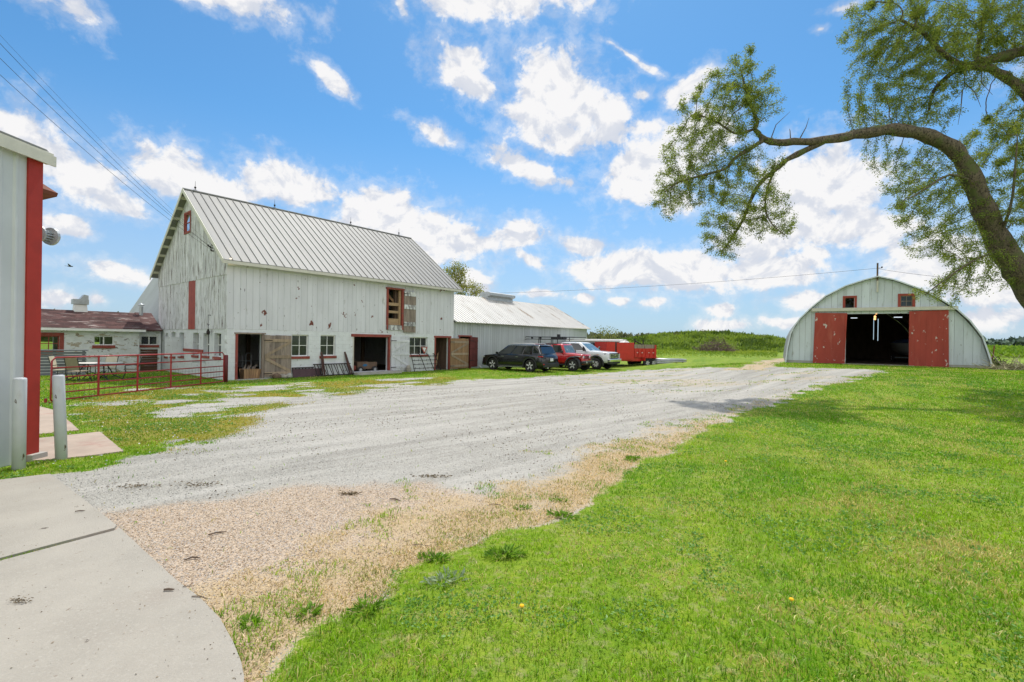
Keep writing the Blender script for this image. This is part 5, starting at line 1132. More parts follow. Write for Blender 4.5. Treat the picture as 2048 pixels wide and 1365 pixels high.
for sg in (-1, 1):
    m = MB(); m.beam(cab.side(.05, .94, sg, .012), cab.side(.93, .94, sg, .012), .02, .022); m.beam(cab.side(.04, .94, sg, .012), cab.side(.02, .16, sg, .012), .02, .03); m.build('window_trim', M['chrome'], suv)
    m = MB(); m.tube([(-1.75, sg * .66, 1.77), (-1.6, sg * .66, 1.82), (.0, sg * .64, 1.82), (.18, sg * .63, 1.77)], .02, 6); m.build('roof_rail', M['alloy'], suv)
    m = MB(); m.box(-1.02, 1.0, sg * .985 - .03, sg * .985 + .03, .29, .33); m.build('sill_trim', M['chrome'], suv)
    m = MB(); m.box(-1.02, 1.0, sg * .96 - .03, sg * .96 + .032, .335, .42); m.build('rocker', M['plastic'], suv)
    lampbox('tail_lamp', M['tail'], suv, -2.56, -2.20, sg * .93 - .035, sg * .93 + .03, .985, 1.045); lampbox('reflector', M['tail'], suv, -2.62, -2.54, sg * .65 - .22, sg * .65 + .22, .50, .56)
    lampbox('headlight', M['lamp'], suv, 2.30, 2.55, sg * .80 - .10, sg * .80 + .10, .84, .92)
    m = MB(); m.hexa([(1.02,sg*.95,1.10),(1.16,sg*.95,1.10),(1.16,sg*1.12,1.12),(1.02,sg*1.12,1.12),(1.02,sg*.95,1.24),(1.16,sg*.95,1.24),(1.13,sg*1.12,1.25),(1.02,sg*1.12,1.25)]); m.build('mirror', CP['black'], suv, bevel=.03)
    for x in (.62, -.55): lampbox('door_handle', M['chrome'], suv, x - .10, x + .10, sg * .985 - .01, sg * .985 + .022, .94, .965)
    for x in (1.53, -1.56): wheel(suv, x, sg * .84, r, .26, M['alloy'], 5, .70); flare(suv, x, r, R, sg * .965, M['plastic'], .05, .03)
lampbox('rear_bumper', M['plastic'], suv, -2.66, -2.45, -.84, .84, .33, .62, .05); lampbox('licence_plate', M['plate'], suv, -2.62, -2.60, -.17, .17, .72, .90, .004); lampbox('front_bumper', M['plastic'], suv, 2.45, 2.64, -.75, .75, .30, .55, .05)
m = MB(); m.hexa([(-2.30,-.72,1.75),(-2.1,-.72,1.75),(-2.1,.72,1.75),(-2.30,.72,1.75),(-2.30,-.70,1.78),(-2.1,-.70,1.80),(-2.1,.70,1.80),(-2.30,.70,1.78)]); m.build('spoiler', CP['black'], suv)
m = MB(); m.box(-2.2, 2.2, -.7, .7, .24, .34); m.build('underbody', M['plastic'], suv); m = MB(); m.tube([(-2.50, .52, .30), (-2.68, .52, .30)], .05, 10); m.build('exhaust_tip', M['chrome'], suv)

# --- red off-road car, nose towards the yard
rz = heading(.80, -.60); r = .415
jp = thing('parked_car', 'red boxy off road car with black fenders, between the black SUV and silver pickup', 'car', place(1146, 741, 32.2, 1.40, -.80, rz), rz)
wl = [(1.40, r), (-1.55, r)]; R = .50
m = shell_body(dense(-2.15, 1.98, wl, R), arch_f(.48, wl, R), lin([(-2.15, 1.16), (.60, 1.18), (.75, 1.22), (1.98, 1.12)]), lin([(-2.15, .78), (.6, .79), (.75, .72), (1.98, .60)])); m.build('body', CP['red'], jp, True)
cab = Cabin(-2.10, .78, -2.02, .45, 1.15, 1.80, .78, .66); cab.mesh(.03).build('hard_top', CP['red'], jp, True)
for sg in (-1, 1):
    cab.side_glass(jp, ((.06, .30), (.36, .62), (.68, .94)), sg, M['cglass'])
    for x in (1.40, -1.55):
        wheel(jp, x, sg * .80, r, .26, M['alloy'], 5, .62); flare(jp, x, r, R, sg * .80, M['plastic'], .10, .17)
    lampbox('indicator', M['amber'], jp, 1.86, 1.93, sg * .82 - .07, sg * .82 + .07, .93, 1.00); m = MB(); m.lathe([(0, .02), (.085, .015), (.095, -.03)], (1.99, sg * .44, .96), 'x', 16); m.build('headlight', M['lamp'], jp, True)
    m = MB(); m.box(-1.0, .85, sg * .86 - .07, sg * .86 + .07, .40, .47); m.build('side_step', M['plastic'], jp)
    m = MB(); m.hexa([(.52,sg*.78,1.2),(.62,sg*.78,1.2),(.62,sg*.98,1.2),(.52,sg*.98,1.2),(.52,sg*.78,1.38),(.62,sg*.78,1.38),(.62,sg*.98,1.38),(.52,sg*.98,1.38)]); m.build('mirror', M['plastic'], jp, bevel=.03)
    m = MB(); m.hexa([(1.55,sg*.60,1.0),(1.96,sg*.57,1.0),(1.96,sg*.98,.95),(1.55,sg*.98,1.0),(1.55,sg*.60,1.04),(1.97,sg*.57,1.03),(1.97,sg*.98,.98),(1.55,sg*.98,1.04)]); m.build('fender_top', M['plastic'], jp)
cab.end_glass(jp, True, M['cglass_clear'], 'windscreen', .10, .90); cab.end_glass(jp, False, M['cglass'], 'rear_window')
m = MB(); m.box(-2.0, .0, -.64, .64, 1.835, 1.85); m.build('roof_panel', M['plastic'], jp)
for k in range(7):
    y = -.30 + .10 * k; m = MB(); m.box(1.975, 1.992, y - .025, y + .025, .80, 1.04); m.build('grille_slot', M['plastic'], jp)
lampbox('front_bumper', M['plastic'], jp, 1.98, 2.24, -.80, .80, .52, .70, .04)
m = MB(); m.box(2.0, 2.2, -.55, .55, .705, .72); m.build('bumper_trim', M['chrome'], jp)
m = MB(); m.box(-2.0, 1.9, -.5, .5, .40, .50); m.build('underbody', M['plastic'], jp)
for sg in (-1, 1): m = MB(); m.lathe([(0, .02), (.06, .015), (.065, -.02)], (2.24, sg * .45, .61), 'x', 12); m.build('fog_lamp', M['lamp'], jp)
m = MB(); m.lathe([(.15, -.12), (.36, -.12), (.39, -.06), (.39, .06), (.36, .12), (.15, .12), (.12, 0)], (-2.32, 0, 1.0), 'x', 20); m.build('spare_wheel', M['tyre'], jp, True)

# --- silver pickup
rz = heading(.80, -.60); r = .42
tk = thing('pickup_truck', 'silver white pickup truck with chrome front and black ladder rack', 'pickup truck', place(1193, 737.5, 34.6, 1.95, -.88, rz), rz)
wl = [(1.95, r), (-2.05, r)]; R = .53
m = shell_body(dense(-3.15, 2.92, wl, R), arch_f(.50, wl, R), lin([(-3.15, 1.32), (.95, 1.32), (1.15, 1.36), (2.6, 1.28), (2.86, 1.22), (2.92, 1.10)]), lin([(-3.15, .98), (1.0, 1.0), (2.5, .99), (2.92, .90)])); m.build('body', CP['silver'], tk, True)
cab = Cabin(-1.25, 1.45, -1.10, .55, 1.30, 1.93, .95, .76); cab.mesh(.05).build('cab_roof', CP['silver'], tk, True)
for sg in (-1, 1):
    cab.side_glass(tk, ((.10, .42), (.47, .86)), sg, M['cglass'])
    for x in (1.95, -2.05): wheel(tk, x, sg * .88, r, .30, M['alloy'], 8, .58); flare(tk, x, r, R, sg * .985, M['plastic'], .09, .05)
    m = MB(); m.hexa([(1.0,sg*.98,1.32),(1.14,sg*.98,1.32),(1.14,sg*1.28,1.32),(1.0,sg*1.28,1.32),(1.0,sg*.98,1.40),(1.14,sg*.98,1.40),(1.14,sg*1.30,1.66),(1.0,sg*1.30,1.66)]); m.build('mirror', M['plastic'], tk, bevel=.03)
    m = MB(); m.hexa([(2.60,sg*.90,.90),(2.93,sg*.66,.92),(2.95,sg*.70,1.18),(2.62,sg*.99,1.18),(2.60,sg*.5,.90),(2.93,sg*.6,.92),(2.95,sg*.6,1.18),(2.62,sg*.5,1.18)]); m.build('headlight', M['plastic'], tk)
    m = MB(); m.box(2.91, 2.965, sg * .79 - .05, sg * .79 + .05, .82, 1.16); m.build('lamp_strip', M['lamp'], tk); lampbox('fender_lamp', M['amber'], tk, 2.0, 2.16, sg * .99 - .01, sg * 1.0 + .012, 1.07, 1.10, .003)
    m = MB(); m.tube([(-1.1, sg * 1.02, .42), (1.2, sg * 1.02, .42)], .06, 8); m.build('side_step', M['plastic'], tk)
cab.end_glass(tk, True, M['cglass_clear'], 'windscreen', .08, .90); cab.end_glass(tk, False, M['cglass'], 'rear_window', .2)
m = MB(); m.box(2.90, 2.94, -.66, .66, .80, 1.20); gr_ = m.build('grille', M['plastic'], tk)
for z in (.88, .98, 1.09): m = MB(); m.box(2.935, 2.955, -.64, .64, z - .012, z + .02); m.build('grille_bar', M['chrome'], gr_)
cu_ = bpy.data.curves.new('badge', 'FONT'); cu_.body = 'GMC'; cu_.size = .20; cu_.extrude = .008; cu_.align_x = 'CENTER'; cu_.align_y = 'CENTER'; cu_.materials.append(M['chrome'])
bo = bpy.data.objects.new('badge', cu_); COL.objects.link(bo); bo.parent = tk; bo.location = (2.985, 0, 1.04); bo.rotation_euler = (math.pi / 2, 0, math.pi / 2)
me_ = bpy.data.meshes.new_from_object(bo.evaluated_get(bpy.context.evaluated_depsgraph_get())); b2 = bpy.data.objects.new('badge', me_); COL.objects.link(b2); b2.parent = tk; b2.location = bo.location; b2.rotation_euler = bo.rotation_euler; bpy.data.objects.remove(bo); b2.name = 'badge'
lampbox('front_bumper', M['chrome'], tk, 2.84, 3.06, -.96, .96, .58, .80, .05); lampbox('air_dam', M['plastic'], tk, 2.80, 2.98, -.90, .90, .42, .575, .03)
m = MB(); m.box(-2.9, 2.7, -.6, .6, .42, .54); m.build('underbody', M['plastic'], tk)
# ladder rack high over the load bed
rk = 2.32
m = MB()
for sg in (-1, 1):
    m.tube([(.1, sg * .9, rk), (-4.3, sg * .9, rk), (-4.45, sg * .9, rk - .12), (-4.4, sg * .9, rk - .22), (-4.2, sg * .9, rk - .18), (.05, sg * .9, rk - .16)], .026, 6)
    for x in (-1.35, -2.9, -3.05): m.tube([(x, sg * .92, 1.30), (x, sg * .9, rk)], .032, 6)
for x in (-4.1, -3.0, -2.0, -1.0, 0.0): m.tube([(x, -.9, rk), (x, .9, rk)], .024, 6)
m.build('ladder_rack', M['blackmetal'], tk)
m = MB(); m.box(-2.2, -1.3, -.5, .4, rk - .17, rk + .02); m.box(-1.9, -1.7, -.1, .1, rk, rk + .22)
for x in (-3.7, -2.9, -1.2, -.9): m.box(x - .06, x + .06, -.96, -.84, rk - .14, rk + .02)
m.build('rack_load', M['blackmetal'], tk)

# --- grey van body with a pale roof behind the trailer
rz2 = heading(.92, -.38); vp = at(1190, 733, 41.5)
vn = thing('parked_van', 'dark grey van body with pale white roof, mostly hidden behind the silver pickup and trailer', 'van', (vp[0], vp[1], 0), rz2)
m = MB(); m.box(-2.3, 2.3, -.95, .95, .45, 2.02); m.build('body', CP['grey'], vn, bevel=.08)
m = MB(); m.hexa([(-2.4,-1.02,2.03),(2.4,-1.02,2.03),(2.4,1.02,2.03),(-2.4,1.02,2.03),(-2.35,-.95,2.22),(2.55,-.95,2.24),(2.55,.95,2.24),(-2.35,.95,2.22)]); m.build('roof', M['white'], vn, bevel=.05)
m = MB(); m.poly([(-.6, -.956, 1.25), (1.9, -.956, 1.25), (1.9, -.956, 1.92), (-.6, -.956, 1.92)]); m.build('side_window', M['cglass'], vn)
for x in (-1.5, 1.5):
    for sg in (-1, 1): wheel(vn, x, sg * .84, .36, .24, M['alloy'], 6)

# --- red dump trailer
tA, tB = at(1213, 733, 37.6), at(1311, 730, 39.0); dv = tB - tA; rz = math.atan2(dv[1], dv[0]); TL = float(np.hypot(dv[0], dv[1]))
tr = thing('dump_trailer', 'bright red dump trailer with grey side boards and junk on top', 'trailer', (tA[0], tA[1], 0), rz)
M['tred'] = mat('trailer red', (.52, .022, .016), .4, var=.08, vscale=3, coat=.3, patches=[((.36, .03, .02), 1.6, .58, .2, (1, 1, 1))])
xs1 = TL * .36; W_ = 2.0
m = MB(); m.wall(lambda u, w_, t: (u, t, w_), 0, xs1 * .46, .78, 2.0, 0, .05); m.wall(lambda u, w_, t: (u, t - .06, w_), xs1 * .54, TL * .54, .62, 1.98, 0, .06); m.wall(lambda u, w_, t: (u, W_ - t, w_), 0, TL * .54, .78, 2.0, 0, .05); m.build('tall_side', M['tred'], tr)
m = MB(); m.box(xs1 * .46 + .01, xs1 * .54 - .01, .0, .05, .8, 2.02); m.build('side_gap_dark', M['plastic'], tr)  # black strip stands in for the dark gap between the two plates
m = MB(); m.box(TL * .54 + .004, TL, 0, .05, .80, 1.52); m.box(TL * .54 + .004, TL, W_ - .05, W_, .80, 1.52); m.box(TL - .05, TL, .051, W_ - .051, .80, 1.75); m.box(0, .05, .051, W_ - .051, .8, 1.98); m.box(.05, TL - .05, .05, W_ - .05, .80, .86); m.build('bed', M['tred'], tr)
m = MB(); m.box(TL - .12, TL + .02, -.06, -.002, .55, 1.82); m.build('corner_post', M['tred'], tr)
for k in range(6): 
    x = TL * .54 + .06 + k * (TL * .46 - .2) / 5.2; m = MB(); m.box(x, x + .07, -.05, -.001, .80, 1.50); m.build('stake', M['tred'], tr)
for k in range(2):
    x0 = TL * .55 + k * TL * .22; m = MB(); m.box(x0 + .02, x0 + TL * .21, .005, .045, 1.53, 1.84); m.build('side_board', M['woodgrey'], tr)
m = MB(); m.box(-.2, TL, .1, .2, .50, .78); m.box(-.2, TL, W_ - .2, W_ - .1, .50, .78); m.build('chassis', M['tred'], tr)
m = MB(); m.box(TL * .74, TL * 1.0, -.30, -.001, .78, .83); m.box(TL * .73, TL * .745, -.28, -.001, .55, .78); m.build('mudguard', M['tred'], tr)
for x in (TL * .80, TL * .93):
    for y in (-.14, W_ + .14): wheel(tr, x, y, .36, .22, M['alloy'], 6, .55)
m = MB(); m.lathe([(0, -.1), (.16, -.1), (.16, .1), (0, .1)], (.6, .3, .24), 'y', 14); m.build('jack_wheel', M['tyre'], tr)
for k, (x, z) in enumerate(((.62, .92), (.84, .92), (.75, .68), (TL * .60, 1.16), (TL * .70, 1.16), (TL * .84, 1.16), (TL * .93, 1.16))):
    m = MB(); m.box(x, x + (.13 if k < 3 else .10), -.064 if k < 3 else -.054, -.0605 if k < 3 else -.0505, z, z + .05); m.build('decal', M['plate'], tr)
jk = thing('junk_pile', 'dark bent steel bars and white bag heaped on the red trailer', 'junk', (tA[0] + dv[0] * .45, tA[1] + dv[1] * .45, .86), rz)
m = MB(); m.tube([(TL * .16, .4, .6), (TL * .17, .4, 1.42)], .05, 6); m.tube([(TL * .17, .4, 1.25), (TL * .34, .5, .98)], .05, 6); m.tube([(TL * .35, .5, .7), (TL * .36, .5, 1.36)], .045, 6); m.tube([(TL * .1, .9, .6), (TL * .42, .8, 1.0)], .05, 6); m.build('bent_bars', M['iron'], jk)
m = rock('white_bag', 'crumpled white plastic bag on top of the red trailer', (tA[0] + dv[0] * .46 - dv[1] / TL * .8, tA[1] + dv[1] * .46 + dv[0] / TL * .8, 1.70), (.40, .40, .25), M['white'], 21, 'bag')
m = MB(); m.box(-TL * .3, TL * .42, .3, 1.7, 0.0, .85); m.build('scrap_fill', M['wooddark'], jk, bevel=.1)

# --- covered boat inside the arched shed
u_, _ = qf(1812, 690, 6.5); bt_p = QL + QD * (u_ + .75) - QN * 8.8; bt_p[2] = .75
bt = thing('covered_boat', 'grey rounded boat hull under a dark blue cover, half hidden behind the right red door', 'boat', bt_p, QRZ - math.pi / 2)
m = MB(); rings = []
for k in range(9):
    x = 2.3 - k * .55; wv = 1.05 * math.sin(min(1, (k + .35) / 5) * math.pi / 2); rings.append([m.pt(p) for p in ((x, -wv, 1.55), (x - .1, -wv * .85, 1.0), (x - .35, -wv * .3, .62), (x - .4, 0, .52), (x - .35, wv * .3, .62), (x - .1, wv * .85, 1.0), (x, wv, 1.55))])
for i in range(8):
    for k in range(6): m.face((rings[i][k], rings[i][k+1], rings[i+1][k+1], rings[i+1][k]))
m.face(rings[-1]); m.build('hull', car_mat('pale grey hull', (.55, .57, .58), .35), bt, True)
m = MB(); rr_ = [[m.pt((2.32 - k * .55, s * 1.06 * math.sin(min(1, (k + .35) / 5) * math.pi / 2), 1.56 + (.35 * (1 - s * s)))) for s in (-1.02, -.5, 0, .5, 1.02)] for k in range(9)]
for i in range(8):
    for k in range(4): m.face((rr_[i][k], rr_[i][k+1], rr_[i+1][k+1], rr_[i+1][k]))
m.build('cover', mat('blue cover', (.06, .12, .32), .6), bt, True)
m = MB(); m.beam((2.6, 0, .35), (-2.2, 0, .35), .1, .1); m.beam((-1, -.9, .35), (-1, .9, .35), .1, .1); m.beam((1.2, 0, .4), (1.2, 0, .6), .1, .1); m.build('trailer_frame', M['galv'], bt)
for sg in (-1, 1): wheel(bt, -1, sg * 1.0, .3, .2, M['alloy'], 6)
# ------------------------------------------------------------------ leaves and trees
def leaf_quads(pos, direc, ln, wd, g, droop=0.0):
    """one folded diamond per leaf (2 triangles sharing the midrib); returns verts (n*4,3) and triangle indices"""
    n = len(pos); d = direc + np.array([0, 0, -droop]); d /= np.linalg.norm(d, axis=1, keepdims=True) + 1e-9
    rv = g.normal(size=(n, 3)); s = np.cross(d, rv); s /= np.linalg.norm(s, axis=1, keepdims=True) + 1e-9
    ln = ln[:, None]; wd = wd[:, None]; up = np.cross(s, d)
    v = np.stack([pos, pos + d * ln * .5 + s * wd * .5 + up * wd * .12, pos + d * ln, pos + d * ln * .5 - s * wd * .5 + up * wd * .12], 1).reshape(-1, 3)
    b = np.arange(n)[:, None] * 4; f = np.concatenate([b + [0, 1, 2], b + [0, 2, 3]], 1).reshape(-1, 3)
    return v, f
def leaf_object(name, parent, pos, direc, ln, wd, cols, g, droop=0.0, m=None):
    v, f = leaf_quads(pos, direc, ln, wd, g, droop); c = np.concatenate([cols, np.ones((len(cols), 1))], 1)
    o = fast_mesh(name, v, f.ravel(), 3, m or M['leaf'], [('col', 'FACE', np.repeat(c, 2, axis=0))])
    if parent is not None: o.parent = parent
    return o
def grow(skel, attr, step, di, dk, g, bias=np.zeros(3), iters=90):
    """space colonisation: skel is a list of (point, parent index); returns arrays of nodes and parents"""
    P = [np.array(p, float) for p, _ in skel]; par = [q for _, q in skel]; A = np.array(attr)
    near = np.full(len(A), -1); nd = np.full(len(A), 1e9); done = 0; alive = np.ones(len(A), bool)
    for it in range(iters):
        for j in range(done, len(P)):
            d = np.linalg.norm(A - P[j], axis=1); k = d < nd; nd[k] = d[k]; near[k] = j
        done = len(P); alive &= nd > dk
        act = alive & (nd < di)
        if not act.any(): break
        new = {}
        for j in np.unique(near[act]):
            v = A[act & (near == j)] - P[j]; v = (v / (np.linalg.norm(v, axis=1, keepdims=True) + 1e-9)).sum(0)
            if np.linalg.norm(v) < 1e-6: continue
            v = v / np.linalg.norm(v) + bias + g.normal(size=3) * .12; new[j] = P[j] + v / np.linalg.norm(v) * step
        for j, p in new.items(): P.append(p); par.append(j)
    return np.array(P), np.array(par)
def branches(P, par, r0, tip, name, mt, parent, fixed=0, expo=2.4):
    """tubes along every chain of nodes, thickness by the pipe rule"""
    n = len(P); ch = [[] for _ in range(n)]
    for i in range(n):
        if par[i] >= 0: ch[par[i]].append(i)
    rad = np.zeros(n)
    for i in range(n - 1, -1, -1):
        rad[i] = max(tip, sum(rad[c] ** expo for c in ch[i]) ** (1 / expo)) if ch[i] else tip
    m = MB()
    for i in range(fixed, n):
        if par[i] < 0: continue
        if ch[par[i]] and max(ch[par[i]], key=lambda c: rad[c]) == i and par[i] >= fixed: continue     # continues a chain
        pts = [P[par[i]], P[i]]; rs = [min(rad[i] * 1.1, r0), min(rad[i], r0)]; c = i
        while ch[c]:
            c = max(ch[c], key=lambda k: rad[k]); pts.append(P[c]); rs.append(min(rad[c], r0))
        m.tube(pts, rs, 5 if max(rs) > .02 else 4, False)
    return m.build(name, mt, parent, True), rad, ch

# --- the big elm at the right
TY = 20.0
g5 = np.random.default_rng(5)
def P3(px, py, dy=0.0): return at(px, py, TY + dy)
tree = thing('elm_tree', 'large leaning elm with a long bare limb arching left over the lawn', 'tree', (0, 0, 0))
base = np.array([27.0, TY + .5, float(terrain(27.0, TY + .5)) - .2])
fork = P3(2140, 655, .2)
limb = [(2140,655,.2),(2085,610,.1),(2027,527,0),(1995,477,0),(1967.7,418,-.1),(1945,363,-.15),(1922,318,-.2),(1890.5,288,-.2),(1845,269,-.3),(1799.6,262,-.3),(1754,263,-.3),(1709,270,-.2),(1663,279,-.1),(1618,284,0),(1572.5,286,0),(1540.7,283,.1),(1518,270,.2)]
lr = [.92 * v for v in [.66,.60,.52,.46,.42,.38,.34,.31,.28,.255,.235,.215,.19,.165,.15,.14,.12]]
skel = []; srad = []
def chain(pts, rad, start=-1):
    ids = []
    fine = []
    for k in range(len(pts) - 1):
        a, b = np.array(pts[k]), np.array(pts[k + 1]); q_ = max(1, int(np.linalg.norm(b - a) / .28))
        for j in range(q_): fine.append((a + (b - a) * j / q_, rad[k] + (rad[k + 1] - rad[k]) * j / q_))
    fine.append((np.array(pts[-1]), rad[-1]))
    for k, (p, r_) in enumerate(fine):
        wob_ = g5.normal(size=3) * min(.02, r_ * .12)
        skel.append((p + (wob_ if 0 < k < len(fine) - 1 else 0), start if k == 0 else len(skel) - 1)); srad.append(r_); ids.append(len(skel) - 1)
    return ids
trunk_pts = [base, base * .7 + fork * .3 + np.array([.25, 0, .1]), base * .3 + fork * .7 + np.array([.15, 0, .15]), fork]
ids_t = chain(trunk_pts, [.95, .80, .74, .68]); chains = [ids_t]
def smooth_px(L, sub=3):
    """Catmull-Rom through pixel points"""
    Q = [np.array(p, float) for p in L]; out = []
    for i in range(len(Q) - 1):
        p0 = Q[max(i - 1, 0)]; p1 = Q[i]; p2 = Q[i + 1]; p3 = Q[min(i + 2, len(Q) - 1)]
        for j in range(sub):
            t = j / sub; out.append(.5 * (2 * p1 + (p2 - p0) * t + (2 * p0 - 5 * p1 + 4 * p2 - p3) * t * t + (3 * p1 - p0 - 3 * p2 + p3) * t ** 3))
    out.append(Q[-1]); return out
def limb_chain(L, r0, r1, start, rr=None):
    S_ = smooth_px(L); n_ = len(S_)
    rad = [np.interp(k / (n_ - 1), np.linspace(0, 1, len(rr)), rr) for k in range(n_)] if rr else list(np.linspace(r0, r1, n_))
    ids = chain([P3(*p) for p in S_], rad, start); chains.append(ids); return ids
def nearest(px, py):
    p = P3(px, py); return int(np.argmin([np.linalg.norm((q - p) * np.array([1, .4, 1])) for q, _ in skel]))
li = limb_chain(limb, 0, 0, ids_t[-1], lr)
limb_chain([(1645,284,0),(1609,302,.1),(1572.5,320,.3),(1550,341,.4),(1522.6,364,.4),(1504,395,.5),(1486,440,.6),(1468,470,.7),(1450,497,.8)], .13, .035, nearest(1645, 282))
limb_chain([(1522.6,284,.1),(1495,301,-.1),(1468,319,-.3),(1450,338,-.4),(1400,353,-.5),(1359,364,-.6),(1330,384,-.7)], .09, .025, nearest(1522, 276))
limb_chain([(1518,268,.2),(1509,258,.2),(1515,245,.3),(1506,222,.4),(1498,200,.5),(1489,170,.5),(1481.7,140,.5)], .10, .02, nearest(1518, 270))
limb_chain([(1509,258,.2),(1472.6,268,0),(1436,246,-.2),(1391,227,-.4)], .06, .02, nearest(1509, 259))
limb_chain([(1550,341,.4),(1535,375,0),(1531,420,-.3),(1545,450,-.5),(1568,470,-.6)], .05, .015, nearest(1550, 341))
limb_chain([(2260,90,-.5),(2150,95,-.3),(2048,103,0),(2008,112,0),(1972,121,0),(1936,132,.2),(1899,150,.3),(1868,182,.4),(1858,222,.5)], .30, .04, nearest(2140, 655))
skel[chains[-1][0]] = (skel[chains[-1][0]][0], ids_t[-1])
limb_chain([(2140,300,.3),(2048,184,.2),(2008,152,.2),(1981,138,.1),(1945,132,0),(1900,120,-.4),(1850,70,-.6),(1800,40,-.7)], .22, .05, nearest(2140, 655))
limb_chain([(1955,128,.1),(1962,60,.3),(1985,10,.5),(2000,-40,.6)], .09, .03, nearest(1955, 130))
limb_chain([(1945,363,-.15),(1900,350,-1.0),(1860,372,-1.4),(1815,400,-1.6)], .06, .02, nearest(1945, 363))
limb_chain([(2010,500,0),(1950,520,-.9),(1890,560,-1.3),(1850,590,-1.5)], .05, .015, nearest(2010, 500))
limb_chain([(1995,477,0),(2020,420,-.8),(2030,340,-1.2),(2035,270,-1.3)], .07, .02, nearest(1995, 477))
limb_chain([(2085,610,.1),(2110,480,.9),(2120,350,1.3),(2110,240,1.5)], .22, .05, nearest(2085, 610))
nfix = len(skel)
# bare dead sprigs on the limb
CL = [(1480,175,75,75,1.3,1),(1435,235,90,75,1.3,1),(1395,300,75,75,1.2,1),(1360,370,58,52,1.0,1),(1475,400,80,85,1.2,1),(1445,470,48,60,.9,1),(1540,420,50,62,.9,.8),(1500,320,70,50,1.0,.8),(1345,400,45,38,.8,.7),(1520,205,48,45,.8,.8),(1570,440,30,35,.6,.5),
  (1790,50,110,75,1.6,1),(1905,45,140,70,1.8,1),(1840,140,125,80,1.6,1.1),(1770,195,75,65,1.2,1),(1985,50,75,75,1.4,1),(1850,228,80,36,1.0,.8),(1740,120,55,80,1.1,.7),(1960,170,70,30,1.0,.35),(2060,60,90,90,1.5,.8),
  (1800,335,60,55,.9,.45),(1850,395,85,75,1.2,.8),(1990,310,75,80,1.3,1),(2020,420,65,90,1.3,1),(1890,475,85,62,1.2,.7),(1955,545,80,50,1.2,.55),(1890,585,60,40,.9,.22),(2030,240,55,45,1.0,.9),(1870,320,50,40,.9,.5),(2110,330,90,140,1.8,.8),(2150,150,120,120,1.8,.8),(2130,480,60,60,1.3,.8),(1925,420,50,60,.9,.8)]
att = []
for (cx, cy, rx, ry, rd, den) in CL:
    c = P3(cx, cy); sx, sz = rx * TY / F, ry * TY / F; nn = int(72 * den * sx * sz * rd ** .6) + 12
    u = g5.normal(size=(nn, 3)); u /= np.linalg.norm(u, axis=1, keepdims=True); u *= g5.random((nn, 1)) ** (1 / 2.4)
    att.append(c + u * np.array([sx, rd, sz]))
att = np.concatenate(att)
PN, PP = grow(skel, att, .16, 1.6, .20, g5, np.array([-.10, 0, -.12]), 70)
# stems of the hand-placed limbs
m = MB()
for ids in chains:
    pts = [skel[i][0] for i in ids]; rs = [srad[i] for i in ids]
    if skel[ids[0]][1] >= 0 and ids is not chains[1]: pts = [skel[skel[ids[0]][1]][0]] + pts; rs = [rs[0]] + rs
    rs = [r_ * (1 + .07 * math.sin(i * 1.7 + len(ids)) + g5.normal() * .05) for i, r_ in enumerate(rs)]
    m.tube(pts, rs, 14 if max(rs) > .1 else 8)
m.build('trunk', M['bark'], tree, True)
tw, rad, chh = branches(PN, PP, .05, .0058, 'twigs', M['twig'], tree, nfix, 2.5)
for (a, b_, c) in (((1541,280),(1552,250),(1580,224)),((1600,277),(1612,255),(1618,236)),((1581,280),(1580,262),(1579,258)),((1930,140),(1928,178),(1905,205)),((1928,165),(1950,185),(1962,215)),((1965,130),(1962,165),(1985,190)),((1925,180),(1922,215),(1916,250))):
    m = MB(); m.tube([P3(*a), P3(*b_), P3(*c)], [.025, .016, .006], 5); m.build('dead_sprig', M['twig'], tree)
# leaves on the outer twigs
term = np.array([i for i in range(nfix, len(PN)) if rad[i] < .0135]); d0 = PN[term] - PN[PP[term]]; d0 /= np.linalg.norm(d0, axis=1, keepdims=True) + 1e-9
rep = 34; pos = np.repeat(PN[term], rep, 0) - np.repeat(d0, rep, 0) * g5.random((len(term) * rep, 1)) * .18
dr = np.repeat(d0, rep, 0) * .6 + g5.normal(size=pos.shape) * .55 + np.array([-.35, -.05, -.15])
pos = pos + g5.normal(size=pos.shape) * .080
tone = np.repeat(g5.random(len(term)), rep)[:, None] * .6 + g5.random((len(pos), 1)) * .4
cols = np.array([.065, .110, .018]) * (1 - tone) + np.array([.33, .40, .080]) * tone
yl = g5.random(len(pos)) < .10; cols[yl] = cols[yl] * .5 + np.array([.15, .12, .03])
leaf_object('crown', tree, pos, dr, g5.uniform(.065, .12, len(pos)), g5.uniform(.020, .036, len(pos)), cols, g5, .1)
print('elm', len(PN), len(pos))

